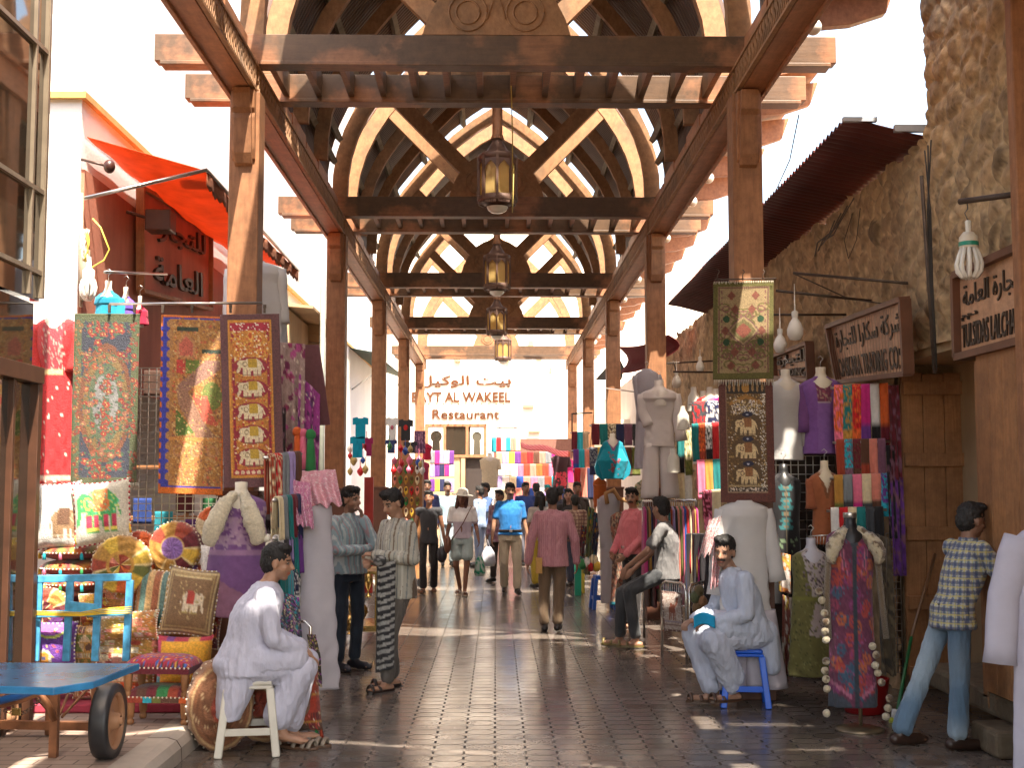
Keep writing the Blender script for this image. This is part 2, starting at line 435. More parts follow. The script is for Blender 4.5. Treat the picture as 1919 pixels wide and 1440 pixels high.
        if must: m = f & (x < .034) & (np.abs(z+.047+.15*x) < .009); o[m] = (.015, .012, .010)
        return o
    blob('body', pr, vox, 'skin', root, paint, smooth=2)
    # hair
    hp = []
    def hh(o, r): hp.append(('e', T(*o), r, M3))
    hh((0, -.020, .043), (.0795, .094, .086)); hh((0, .036, .092), (.060, .042, .032)); hh((0, -.05, .0), (.073, .066, .085))
    hh((.03, .03, .098), (.045, .045, .028))
    if hairkind == 'long':
        hp += [('c', T(.05, -.05, .02), T(.075, .01, -.19), .05*k, .032*k), ('c', T(-.05, -.05, .02), T(-.075, .01, -.19), .05*k, .032*k), ('c', T(0, -.07, .0), T(0, -.09, -.2), .06*k, .04*k)]
    if hairkind == 'tied': hp.append(('e', T(0, -.125, -.02), (.035, .035, .05), M3))
    if hairkind != 'none':
        blob('hair', hp, .008 if vox < .012 else .011, 'hair', root, solid(hair), folds(.0065, (55, 55, 38)), smooth=1)
    # clothes
    if top:
        tp = []; lo = top.get('loose', .0); hem = Vector(top.get('hem', (pel.x/k, pel.y/k, .80)))*k
        tw = top.get('taper', 1.0)
        def ring(c, rx, ry): return (c.x, c.y, c.z, (rx+lo)*g, (ry+lo)*g)
        cz = che+(nek-che)*.45
        L = [ring(nek+Vector((0, 0, .012)), .050, .052), ring(nek+Vector((0, 0, -.015)), .085, .066), ring(nek+Vector((0, 0, -.035)), .125, .080), ring(cz, .175, .108), ring(che, .170, .122),
             ring(che.lerp(pel, .5), .152, .116), ring(pel+Vector((0, 0, .06)), .158, .118), ring(hem, .170*tw+.008, .126*tw+.008)]
        L = [r for i, r in enumerate(L) if i < 7 or hem.z < pel.z+.02]
        tp.append(('l', L))
        tp.append(('c', j['shL']*1.0, j['shR']*1.0, .060*k, .060*k))
        for sd in 'RL':
            sl = top.get('sleeve', 'long'); s_, e_, w_ = j['sh'+sd], j['el'+sd], j['wr'+sd]; a = (.055+lo*.6)*k
            if sl == 'long': tp += [('c', s_, e_, a, a*.86), ('c', e_, w_-(w_-e_)*.06, a*.86, a*.72)]
            elif sl == 'short': tp.append(('c', s_, s_.lerp(e_, .68), a, a*1.02))
            elif sl == 'cap': tp.append(('c', s_, s_.lerp(e_, .22), a*.95, a*.9))
            elif sl == 'roll': tp += [('c', s_, e_, a, a*.88), ('c', e_, e_.lerp(w_, .3), a*.88, a*.86)]
        if top.get('collar'):
            tp.append(('l', [(nek.x, nek.y+.005, nek.z+.038, .060*k, .064*k), (nek.x, nek.y, nek.z-.01, .074*k, .074*k)]))
        tp += [tuple([p[0]]+list(p[1:])) for p in (extra_top or [])]
        blob(top.get('name', 'shirt'), tp, vox, 'bodycloth', root, top['paint'], folds(top.get('fold', .0065)*.8, (17, 17, 4.5), len(label)), smooth=top.get('smooth', 3))
    if bottom:
        bp = []; kd = bottom.get('kind', 'trousers'); w = bottom.get('w', 1.0)
        bp.append(('l', [(pel.x, pel.y, pel.z+.09*k, .145*g, .106*g), (pel.x, pel.y, pel.z, .158*g, .12*g), (pel.x, pel.y, pel.z-.10*k, .165*g, .118*g)]))
        for sd in 'RL':
            h, kn, an = j['hi'+sd], j['kn'+sd], j['an'+sd]
            if kd == 'trousers': bp += [('c', h, kn, .086*g*w, .066*k*w), ('c', kn, an+(kn-an)*.10, .065*k*w, .060*k*w*bottom.get('flare', 1))]
            elif kd == 'shorts': bp += [('c', h, h.lerp(kn, .62), .094*g*w, .098*k*w)]
        bp += (extra_bottom or [])
        blob(bottom.get('name', 'trousers'), bp, vox, 'bodycloth', root, bottom['paint'], folds(bottom.get('fold', .006)*.9, (18, 18, 5), len(label)+3), smooth=bottom.get('smooth', 3))
    if belt:
        m = MB(); m.cur = belt
        loft(m, [(pel.x, pel.y, pel.z+.075*k, .166*g, .128*g), (pel.x, pel.y, pel.z+.04*k, .168*g, .130*g)], 28); m.build('belt', M_('leather'), root)
        m = MB(); m.box((pel.x-.022, pel.y+.126*g, pel.z+.04*k), (pel.x+.022, pel.y+.139*g, pel.z+.075*k), (.6, .55, .4)); m.build('buckle', M_('steel'), root)
    root['_k'] = k
    return root, j, Mh
def hat_on(root, Mh, c, name='sun_hat', label=None):
    m = MB(); m.lathe((0, 0, 0), [(0, .145), (.05, .14), (.082, .12), (.095, .06), (.1, .045), (.17, .035), (.175, .028), (.1, .037), (.09, .03)], 28, c)
    m.v = [tuple(Mh @ Vector(v)) for v in m.v]; m.build('hat', M_('cloth'), root)
# ---------- camera, world, sun ----------
cam = bpy.data.cameras.new('camera'); co_ = bpy.data.objects.new('camera', cam); col.objects.link(co_)
co_.matrix_world = Matrix(((CR.x, CU.x, -CF.x, 0), (CR.y, CU.y, -CF.y, 0), (CR.z, CU.z, -CF.z, CH), (0, 0, 0, 1)))
cam.sensor_width = 36; cam.lens = 36*F_/1919; cam.clip_end = 500; cam.clip_start = .1; sc.camera = co_
W = bpy.data.worlds.new('World'); sc.world = W; W.use_nodes = True
nt = W.node_tree; sk_ = nt.nodes.new('ShaderNodeTexSky'); sk_.sky_type = 'NISHITA'; sk_.sun_disc = False
SD = Vector((-.16, .49, -1.0)).normalized()
sk_.sun_elevation = math.asin(-SD.z); sk_.sun_rotation = math.atan2(-SD.x, -SD.y); sk_.dust_density = 3; sk_.air_density = 1.0
bg = nt.nodes['Background']; tn = nt.nodes.new('ShaderNodeMixRGB'); tn.blend_type = 'MULTIPLY'; tn.inputs[0].default_value = 1; tn.inputs[2].default_value = (1.12, 1.0, .84, 1); nt.links.new(sk_.outputs[0], tn.inputs[1]); nt.links.new(tn.outputs[0], bg.inputs[0]); bg.inputs[1].default_value = .15
sl = bpy.data.lights.new('sun', 'SUN'); sl.energy = 3.3; sl.angle = R(.55); sl.color = (1, .90, .76)
so = bpy.data.objects.new('sun', sl); col.objects.link(so); so.rotation_euler = SD.to_track_quat('-Z', 'Y').to_euler(); so.location = (10, -20, 40)
sc.view_settings.view_transform = 'Standard'; sc.view_settings.look = 'None'; sc.view_settings.exposure = 2.38; sc.view_settings.gamma = 1
sc.render.engine = 'CYCLES'; sc.cycles.max_bounces = 10; sc.cycles.diffuse_bounces = 6; sc.cycles.glossy_bounces = 4; sc.cycles.use_denoising = True
sc.cycles.sample_clamp_indirect = 6; sc.cycles.caustics_reflective = False; sc.cycles.caustics_refractive = False

# ---------- materials ----------
MAT['cloth'] = pm('cloth', None, .85, attr=True, var=.10, vscale=30, bump=.25, bscale=220, sheen=.2, trl=.12)
MAT['clothdull'] = pm('clothdull', None, .9, attr=True, var=.12, vscale=25, bump=.3, bscale=160)
MAT['white'] = pm('white_cloth', None, .8, attr=True, var=.04, vscale=9, bump=.15, bscale=60, trl=.25)
MAT['bodycloth'] = pm('bodycloth', None, .85, attr=True, var=.06, vscale=14, bump=.7, bscale=26, stretch=(1.6, 1.6, .7), sheen=.15)
MAT['embroid'] = pm('embroid', None, .6, attr=True, var=.22, vscale=70, bump=.8, bscale=110, sheen=.2)
MAT['skin'] = pm('skin', None, .48, attr=True, var=.07, vscale=25, bump=.08, bscale=150, sss=.12)
MAT['hair'] = pm('hair', None, .6, attr=True, var=.4, vscale=60, stretch=(1, 1, .3), bump=.6, bscale=120)
MAT['leather'] = pm('leather', None, .35, attr=True, var=.1, vscale=20)
MAT['fur'] = pm('fur', None, .95, attr=True, var=.18, vscale=60, bump=1.0, bscale=160, sheen=.5)
MAT['paint'] = pm('paint', None, .35, attr=True, var=.12, vscale=9, dirt=.25)
MAT['plastic'] = pm('plastic', None, .38, attr=True, var=.05, vscale=8, dirt=.12)
MAT['plain'] = pm('plain', None, .7, attr=True, var=.14, vscale=8, bump=.2)
MAT['steel'] = pm('steel', (.55, .53, .5), .28, 1, var=.1, vscale=12)
MAT['iron'] = pm('iron', (.09, .065, .05), .55, .5, var=.3, vscale=12)
MAT['chrome'] = pm('chrome', (.7, .68, .65), .15, 1, var=.05)
MAT['brass'] = pm('brass', (.55, .38, .14), .25, 1, var=.25, vscale=25)
MAT['wood'] = wood('arcade_wood', (.40, .18, .08), (.23, .10, .043), (.10, .058, .03), (1, 1, .1), rough=.62, stainamt=.25, thr=(.55, .7))
MAT['woodx'] = wood('beam_wood', (.34, .155, .072), (.21, .09, .04), (.075, .048, .026), (.1, 1, 1), stainamt=.8, sscale=1.1, thr=(.45, .50))
MAT['woody'] = wood('long_wood', (.46, .20, .09), (.29, .115, .052), (.10, .06, .035), (1, .1, 1), stainamt=.25, thr=(.58, .7))
MAT['woodl'] = wood('rib_wood', (.40, .205, .09), (.27, .125, .052), (.16, .10, .055), (1, 1, .6), rough=.65, stainamt=.5, sscale=1.3, thr=(.52, .6))
MAT['door'] = wood('door_wood', (.44, .21, .085), (.30, .135, .052), (.17, .07, .028), (3, 1, .12), rough=.6, stainamt=.5, thr=(.5, .65))
MAT['purlin'] = pm('purlin', (.30, .27, .20), .7, var=.25, vscale=9)
MAT['lampglass'] = pm('lampglass', (.85, .60, .22), .35, var=.06, trl=.6)
MAT['bulb'] = pm('bulb', (.85, .83, .76), .2, var=.05)
def corrug(name, c, axis, period, rough=.6):
    t = NT(name); v = t.coord(); sx = t.n('SeparateXYZ'); t.l(v, sx.inputs[0])
    w = t.math('SINE', t.math('MULTIPLY', sx.outputs[axis], 2*math.pi/period))
    nz = t.ramp(t.noise(t.coord((1, 1, 1)), 1.6, 7), [(.3, .7), (.7, 1.25)])
    wv = t.ramp(t.math('MULTIPLY_ADD', w, .5, .5), [(0, .55), (.6, 1.1)])
    t.l(t.mix(1, t.mix(1, c, nz, 'MULTIPLY'), wv, 'MULTIPLY'), t.b.inputs['Base Color'])
    t.b.inputs['Roughness'].default_value = rough; t.bump(w, .9, .02); return t.m
MAT['roofskin'] = corrug('roof_sheet', (.145, .095, .075), 1, .09)
def plaster(name, c, dirt=.25, bumpa=.25):
    t = NT(name); a = t.ramp(t.noise(t.coord(), .9, 8, .6), [(.35, 1-dirt), (.65, 1.05)])
    b = t.ramp(t.noise(t.coord((1, 1, .15)), 3, 6, .6), [(.4, 1-dirt*.6), (.6, 1.0)])
    t.l(t.mix(1, t.mix(1, c, a, 'MULTIPLY'), b, 'MULTIPLY'), t.b.inputs['Base Color']); t.b.inputs['Roughness'].default_value = .85
    t.bump(t.noise(t.coord(), 30, 6), bumpa, .01); return t.m
MAT['plaster'] = plaster('white_plaster', (.87, .86, .84), .04)
MAT['cream'] = plaster('cream_plaster', (.84, .78, .68), .10)
MAT['terra'] = plaster('awning_and_sign_red', (.56, .22, .14), .3)  # red of the sign board, and of awning light on the wall panel
MAT['tan'] = plaster('tan_plaster', (.52, .36, .20), .25)
def glassm():
    t = NT('window_glass'); t.b.inputs['Base Color'].default_value = (.035, .028, .02, 1); t.b.inputs['Roughness'].default_value = .04
    t.b.inputs['Specular IOR Level'].default_value = 1.0; t.b.inputs['Coat Weight'].default_value = .6; t.b.inputs['Coat Roughness'].default_value = .02
    t.bump(t.noise(t.coord(), .7, 2), .12, .05); return t.m
MAT['glass'] = glassm()
MAT['stonecol'] = pm('stonecol', None, .9, attr=True, var=.22, vscale=12, bump=.9, bscale=28)

# ---------- paving ----------
def pavers():
    t = NT('hex_pavers'); v = t.coord(); sp = t.n('SeparateXYZ'); t.l(v, sp.inputs[0]); x, y = sp.outputs[0], sp.outputs[1]
    wob = t.noise(v, 3.0, 3)
    x = t.math('ADD', x, t.math('MULTIPLY', wob, .012)); gx = t.math('DIVIDE', x, .198); gy = t.math('DIVIDE', y, .166)
    u = t.math('ABSOLUTE', t.math('SUBTRACT', t.math('FRACT', gx), .5)); w = t.math('ABSOLUTE', t.math('SUBTRACT', t.math('FRACT', gy), .5))
    du, dw = t.math('SUBTRACT', .5, u), t.math('SUBTRACT', .5, w)
    dia = t.math('ADD', t.math('DIVIDE', du, .27), t.math('DIVIDE', dw, .30))       # 1 on the edge of the small corner tile
    ed = t.math('LESS_THAN', t.math('ABSOLUTE', t.math('SUBTRACT', dia, 1.0)), .085)
    hz = t.math('MULTIPLY', t.math('LESS_THAN', dw, .030), t.math('GREATER_THAN', dia, 1.0))
    dot = t.math('MULTIPLY', t.math('LESS_THAN', du, .038), t.math('GREATER_THAN', dw, .30))
    j = t.math('MINIMUM', t.math('ADD', t.math('ADD', ed, hz), t.math('MULTIPLY', dot, 1.0)), 1.0)
    # every tile keeps its own tone
    cell = t.n('CombineXYZ'); t.l(t.math('FLOOR', gx), cell.inputs[0]); t.l(t.math('FLOOR', gy), cell.inputs[1])
    wn = t.n('TexWhiteNoise'); t.l(cell.outputs[0], wn.inputs[0])
    tone = t.ramp(wn.outputs['Value'], [(0, (.12, .097, .08)), (.5, (.165, .136, .115)), (.93, (.205, .172, .148)), (.96, (.085, .066, .052)), (1, (.24, .19, .15))])
    pat = t.ramp(t.noise(v, .8, 7, .6), [(.35, .72), (.65, 1.2)])
    base = t.mix(1, tone, pat, 'MULTIPLY'); grit = t.ramp(t.noise(v, 60, 3), [(.3, .85), (.7, 1.12)]); base = t.mix(1, base, grit, 'MULTIPLY')
    base = t.mix(j, base, (.025, .018, .013)); t.l(base, t.b.inputs['Base Color'])
    rg = t.ramp(t.noise(v, 2.5, 6, .6), [(.3, .15), (.7, .28)])
    rr = t.math('ADD', rg, t.math('MULTIPLY', j, .4)); t.l(rr, t.b.inputs['Roughness'])
    t.b.inputs['Specular IOR Level'].default_value = .62
    h = t.math('SUBTRACT', t.math('MULTIPLY', t.noise(v, 14, 4), .22), j)
    h = t.math('ADD', h, t.math('MULTIPLY', wn.outputs['Value'], .25))
    t.bump(h, .55, .006); return t.m
MAT['pavers'] = pavers()
def bricks(name, c1, c2, mortar, scale, rough=.7, bw=.5, rh=.25):
    t = NT(name); v = t.coord((scale, scale, scale)); b = t.n('TexBrick'); t.l(v, b.inputs[0])
    for k, val in ((1, c1), (2, c2), (3, mortar)): b.inputs[k].default_value = (*val, 1)
    b.inputs['Scale'].default_value = 1; b.inputs['Mortar Size'].default_value = .012; b.inputs['Brick Width'].default_value = bw; b.inputs['Row Height'].default_value = rh
    p = t.ramp(t.noise(t.coord(), 1.6, 8, .65), [(.3, .7), (.7, 1.15)])
    t.l(t.mix(1, b.outputs[0], p, 'MULTIPLY'), t.b.inputs['Base Color']); t.b.inputs['Roughness'].default_value = rough
    t.bump(t.math('SUBTRACT', t.math('MULTIPLY', t.noise(t.coord(), 30, 4), .3), b.outputs[1]), .5, .006); return t.m
MAT['brick'] = bricks('pavement_brick', (.40, .30, .24), (.33, .24, .19), (.14, .10, .08), 2.2)
MAT['kerb'] = bricks('kerb_stone', (.48, .41, .34), (.44, .38, .31), (.2, .16, .13), 1.0, bw=.9, rh=2)
m = MB(); m.box((-60, -30, -.6), (60, 90, -.02)); m.build('ground', MAT['tan'], kind='structure')
m = MB(); m.grid(lambda u, v: (-2.2+9*u, -8+52*v, 0), 2, 2, smooth=False); m.build('paved_lane', MAT['pavers'], kind='structure')
m = MB(); m.box((-9, -6, -.018), (-2.16, 42, .138)); m.build('pavement', MAT['brick'], kind='structure')
m = MB()
for i in range(48):
    y0 = -6+i; pr_ = [(-2.163, .0), (-1.95, .0), (-1.955, .08), (-1.985, .125), (-2.04, .142), (-2.163, .142)]
    m.prism([(x, y0+.003, z) for x, z in pr_], (0, .994, 0))
m.build('kerb', MAT['kerb'], kind='structure')

# ---------- the wooden arcade ----------
arc = empty('wooden_arcade', (0, 0, 0), 0, 'long timber arcade with carved beams, pointed vaulted roof and square posts over the lane', 'arcade')
Y0, S_, GAP = 10.27, 5.961, 1.03
XC, CW = 2.072, .245
NS = range(-2, 5)
def GY(n): return Y0+S_*n
# posts
m = MB(); m.box((-CW/2, -CW/2, .14), (CW/2, CW/2, 4.947))
postL = m.build('post', MAT['wood'], arc, bevel=.008)
m = MB(); m.box((-CW/2-.035, -CW/2-.035, .0), (CW/2+.035, CW/2+.035, 1.62)); m.box((-CW/2-.05, -CW/2-.05, 1.62), (CW/2+.05, CW/2+.05, 1.66))
pb = m.build('post_base', pm('base_wood', (.14, .06, .038), .5, var=.2), postL, bevel=.006)
def corbel():
    m = MB(); pr_ = [(0, 0), (.15, 0), (.155, -.05), (.135, -.16), (.10, -.20), (.105, -.24), (.085, -.42), (.07, -.52), (.035, -.60), (0, -.62)]
    for a in (1, 3):
        M = Matrix.Rotation(R(90*a), 4, 'Z')
        w = .072
        m.prism([M @ Vector((CW/2+.001+x, -w, 4.935+z)) for x, z in pr_], (M.to_3x3() @ Vector((0, 2*w, 0))))
        m.prism([M @ Vector((CW/2+.001+x*.6, -w-.022, 4.935+z*.93)) for x, z in pr_], (M.to_3x3() @ Vector((0, 2*w+.044, 0))))
    return m.build('corbel', MAT['wood'], postL, bevel=.004)
corbel()
posts = []
for n in NS:
    for s in (-1, 1):
        o = postL if (n == -2 and s == -1) else copy_tree(postL, arc)
        o.location = (s*XC, GY(n)+.03, 0); posts.append(o)
# long beams with fretwork, one span at a time
FG = pm('fret_ground', (.075, .036, .02), .8, var=.2)  # dark plate colour puts recess shade behind the fretwork for contrast
def long_beam(s):
    m = MB(); L = S_
    x0, x1 = sorted((s*2.02, s*2.20)); m.box((x0, 0, 4.95), (x1, L-.004, 5.197))
    xa, xb = sorted((s*2.20, s*2.235)); m.box((xa, 0, 4.925), (xb, L-.004, 4.975)); m.box((xa, 0, 5.17), (xb, L-.004, 5.21))
    o = m.build('long_beam', MAT['woody'], arc, bevel=.004)
    g0 = MB(); xa, xb = sorted((s*2.019, s*2.012)); g0.box((xa, .002, 4.96), (xb, L-.006, 5.19)); g0.build('fret_ground', FG, o)
    f = MB(); xi = s*2.012; d = -s
    def pl(poly, t=.03):
        f.prism([(xi, y, z) for y, z in poly], (d*t, 0, 0))
    pl([(0, 4.952), (L-.004, 4.952), (L-.004, 4.975), (0, 4.975)], .036); pl([(0, 5.172), (L-.004, 5.172), (L-.004, 5.195), (0, 5.195)], .036)
    p = .105; k = int(L/p)
    for i in range(k):
        y = i*p+.01
        pl([(y, 4.985), (y+.018, 4.985), (y+.075, 5.135), (y+.052, 5.135)]); pl([(y+.05, 4.985), (y+.068, 4.985), (y+.10, 5.07), (y+.088, 5.095)])
        pl([(y+.0, 5.07), (y+.014, 5.045), (y+.05, 5.16), (y+.03, 5.165)]); pl([(y+.078, 5.10), (y+.1, 5.12), (y+.085, 5.165), (y+.066, 5.15)])
    f.build('fretwork', MAT['woodl'], o); return o
for s in (-1, 1):
    b0 = long_beam(s); b0.location = (0, GY(-2), 0)
    for n in list(NS)[1:-1]: c_ = copy_tree(b0, arc); c_.location = (0, GY(n), 0)
    c_ = copy_tree(b0, arc); c_.location = (0, GY(4), 0); c_.scale = (1, .26, 1)
# cross beams
def cross_beam():
    m = MB(); m.box((-2.85, 0, 5.235), (2.85, .14, 5.465)); m.box((-2.80, -.018, 5.20), (2.80, .158, 5.234))
    return m.build('cross_beam', MAT['woodx'], arc, bevel=.005)
# pointed frame
AP = [(2.06, 5.47), (2.05, 5.75), (2.01, 6.02), (1.92, 6.32), (1.78, 6.62), (1.60, 6.90), (1.36, 7.20), (1.06, 7.55), (.72, 7.90), (.36, 8.18), (0.0, 8.40)]
def offset(P, d):
    out = []
    for i, (x, z) in enumerate(P):
        a, b = P[max(i-1, 0)], P[min(i+1, len(P)-1)]; tx, tz = b[0]-a[0], b[1]-a[1]; l = math.hypot(tx, tz)
        nx, nz = tz/l, -tx/l
        if i == len(P)-1: out.append((0, z+d*1.35)); continue
        out.append((x+nx*d, z+nz*d))
    return out
def ring_strip(m, P, d0, d1, y0, y1):
    a, b = offset(P, d0), offset(P, d1)
    for s in (-1, 1):
        for i in range(len(P)-1):
            m.prism([(s*a[i][0], y0, a[i][1]), (s*b[i][0], y0, b[i][1]), (s*b[i+1][0], y0, b[i+1][1]), (s*a[i+1][0], y0, a[i+1][1])], (0, y1-y0, 0))
def frame():
    cb = cross_beam()
    m = MB(); ring_strip(m, AP, -.11, .09, .01, .13)
    m.build('arch_rib', MAT['woodl'], cb)
    for s in (-1, 1):
        m = MB(); m.bar((s*1.60, .07, 6.98), (s*.30, .07, 5.78), .10, .19, (0, 1, 0)) ; 
        m.v = []; m.f = []; m.c = []; m.sm = []
        p, q = Vector((s*1.57, 0, 7.03)), Vector((s*.28, 0, 5.72)); d = (q-p).normalized(); u = Vector((-d.z, 0, d.x))*.095
        m.prism([p+u+Vector((0, .02, 0)), p-u+Vector((0, .02, 0)), q-u+Vector((0, .02, 0)), q+u+Vector((0, .02, 0))], (0, .10, 0))
        m.build('brace', MAT['woodl'], cb)
    m = MB(); pts = [(-.62, 5.467), (-.58, 5.60), (-.50, 5.76), (-.38, 5.92), (-.22, 6.02), (-.12, 6.05), (0, 6.14), (.12, 6.05), (.22, 6.02), (.38, 5.92), (.50, 5.76), (.58, 5.60), (.62, 5.467)]
    m.prism([(x, .0, z) for x, z in pts], (0, .14, 0))
    for s in (-1, 1):
        cx, cz = s*.24, 5.66
        for r_ in (.16, .10):
            P = [(cx+r_*math.cos(a), -.006, cz+r_*math.sin(a)) for a in np.linspace(0, 2*math.pi, 19)]; m.tube(P, .008, 5)
    m.tube([(-.08, -.006, 5.6), (0, -.006, 5.85), (.08, -.006, 5.6)], .008, 5); m.build('centre_plate', MAT['woodl'], cb)
    return cb
fr = frame(); first = True
for n in NS:
    for k in (0, 1):
        o = fr if first else copy_tree(fr, arc); first = False; o.location = (0, GY(n)+GAP*k, 0)
        if n >= 4 or (n == 3 and k == 1):
            pass
# joists between the twin beams
m = MB(); m.box((-.026, 0, 0), (.026, GAP-.146, .20)); jo = m.build('joist', MAT['woodx'], arc); first = True
for n in range(-2, 4):
    for i in range(14):
        o = jo if first else copy_tree(jo, arc); first = False; o.location = (-1.9175+.295*i, GY(n)+.143, 5.255)
# roof bays: skin, purlins, middle ribs
def roof_bay(openl=False):  # openl: unseen near bays, left panels left out to let sun in
    m = MB(); y0, y1 = GAP+.16-1.02*openl, S_-.12  # openl also draws the sheet nearer, narrowing the sun gap
    P = offset(AP, .135); P = [(2.21, 5.36)]+P
    if openl:
        for s_ in (-1, 1):
            Q = P[7:] if s_ < 0 else P
            for i in range(len(Q)-1):
                (xa, za), (xb, zb) = Q[i], Q[i+1]; m.prism([(s_*xa, y0, za), (s_*xa, y0, za+.035), (s_*xb, y0, zb+.035), (s_*xb, y0, zb)], (0, y1-y0, 0))
    else: ring_strip(m, P, 0, .035, y0, y1)
    sk = m.build('roof_panel', MAT['roofskin'], arc)
    # purlins along the bay
    for s in (-1, 1):
        for i in (1, 2, 4, 6, 8):
            x, z = offset(AP, .085)[i]; x2, z2 = offset(AP, .085)[i+1]; x, z = (x+x2)/2, (z+z2)/2
            q = MB(); q.bar((s*x, y0+.01, z), (s*x, y1-.01, z), .07, .08, (s*.5, 0, .5)); q.build('purlin', MAT['purlin'], sk)
    q = MB(); q.bar((0, y0, 8.44), (0, y1, 8.44), .10, .12); q.build('ridge_beam', MAT['woody'], sk)
    for f in (.30, .62):
        q = MB(); yy = y0+(y1-y0)*f; ring_strip(q, AP, -.10, .06, yy, yy+.09); q.build('bay_rib', MAT['woodl'], sk)
    # side boards standing on the long beams
    for s in (-1, 1):
        q = MB()
        for k in range(5):
            yy = GAP+.3+k*.92; x0, x1 = sorted((s*2.06, s*2.12)); q.box((x0, yy, 5.215), (x1, yy+.86, 5.42+.05*(k % 2)))
        q.build('side_board', MAT['woody'], sk)
    return sk
rb = roof_bay(True); rb.location = (0, GY(-2), 0); o = copy_tree(rb, arc); o.location = (0, GY(-1), 0)
rb = roof_bay(); rb.location = (0, GY(0), 0)
for n in range(1, 3): o = copy_tree(rb, arc); o.location = (0, GY(n), 0)
# outriggers and globe lamps below the right eave
def outrig():
    m = MB(); pr_ = [(2.22, 5.22), (2.75, 5.27), (3.02, 5.36), (3.10, 5.58), (2.6, 5.52), (2.22, 5.46)]
    m.prism([(x, 0, z) for x, z in pr_], (0, .10, 0)); m.prism([(x*1.0+.012, -.3, z+.18) for x, z in [(2.22, 5.29), (3.05, 5.44), (3.05, 5.47), (2.22, 5.32)]], (0, .7, 0))
    o = m.build('eave_bracket', MAT['woody'], arc, bevel=.004)
    g = MB(); g.ell((2.42, -.12, 5.20), (.065, .065, .065)); g.tube([(2.42, -.12, 5.26), (2.42, -.12, 5.31), (2.42, .0, 5.31)], .018, 6); g.build('globe_lamp', MAT['bulb'], o)
    return o
og = outrig(); first = True
for n in range(-1, 4):
    for dy in (1.55, 2.75, 3.95, 5.15):
        o = og if first else copy_tree(og, arc); first = False; o.location = (0, GY(n)+dy, 0)

# ---------- lanterns ----------
def lantern():
    r = empty('hanging_lantern', (0, 0, 0), 0)
    m = MB(); z0 = 4.66
    m.lathe((0, 0, z0), [(.001, -.02), (.09, .0), (.125, .03), (.205, .045), (.215, .06), (.205, .12), (.19, .125)], 8); m.lathe((0, 0, z0), [(.19, .50), (.205, .505), (.212, .55), (.205, .57), (.13, .60), (.09, .66), (.055, .72), (.04, .80)], 8)
    for k in range(8):
        a = 2*math.pi*k/8; p = Vector((.203*math.cos(a), .203*math.sin(a), z0)); m.bar(p+Vector((0, 0, .08)), p+Vector((0, 0, .54)), .026, .03, (math.cos(a), math.sin(a), 0))
        b = 2*math.pi*(k+1)/8; q = Vector((.203*math.cos(b), .203*math.sin(b), z0))
        mid = (p+q)/2*1.0; e = Vector((0, 0, 1))
        for P, Q in ((p, mid), (q, mid)):      # pointed head of every pane
            m.prism([P+e*.50, P+e*.37, P.lerp(Q, .35)+e*.43, Q+e*.485, Q+e*.50], (P+q).normalized()*-.008)
        for t in np.linspace(.15, .85, 6): c_ = p.lerp(q, float(t)); m.box((c_.x-.008, c_.y-.008, z0+.025), (c_.x+.008, c_.y+.008, z0+.05))
        m.prism([p+e*.505, p+e*.56, p+e*.595+p.normalized()*.0, p.lerp(q, .2)+e*.55, p.lerp(q, .8)+e*.55, q+e*.56, q+e*.505], (p+q).normalized()*-.01)
    m.build('lantern_frame', pm('lantern_metal', (.13, .075, .055), .5, .3, var=.2), r)
    g = MB(); g.lathe((0, 0, z0), [(.183, .10), (.183, .52)], 8); g.sm = [False]*len(g.sm); g.build('glass_pane', MAT['lampglass'], r)
    g = MB(); g.lathe((0, 0, z0-.015), [(.001, -.05), (.06, -.042), (.10, -.015), (.115, .02)], 16); g.build('dome_glass', MAT['bulb'], r)
    g = MB(); g.lathe((0, 0, z0), [(.075, .74), (.055, .80), (.055, 3.85)], 8); g.build('hanging_post', MAT['wood'], r)
    return r
ln = lantern()
for i, (y, lab) in enumerate(((13.25, 'nearest and largest brown lantern with amber panes and pointed arches, hanging under the vault'), (19.2, 'second brown lantern from the camera with amber panes, hanging under the second tie beam'),
                 (25.1, 'third brown lantern in the row, amber panes, small, above the fourth tie beam'), (31.6, 'farthest and smallest lantern, hanging in front of the white end wall'))):
    o = ln if i == 0 else copy_tree(ln); o.location = (.01 if i < 3 else .17, y, 0 if i < 3 else .12); tag(o, lab, 'lantern', 'lanterns hanging in a row under the arcade')
    if i == 3: [setattr(c_, 'scale', (1, 1, .72)) or setattr(c_, 'location', (0, 0, 1.3)) for c_ in o.children if c_.name.startswith('hanging_post')]
m = MB(); p0 = AY(957, 135, 10.9); m.tube([p0, p0+Vector((.02, .3, -.5)), p0+Vector((.03, 1.2, -1.0)), AY(963, 310, 12.9), AY(961, 345, 13.0)], .006, 5, (.55, .42, .12))
m.build('lantern_cable', MAT['plain'], label='thin yellow cable looping down to the nearest lantern', cat='cable')
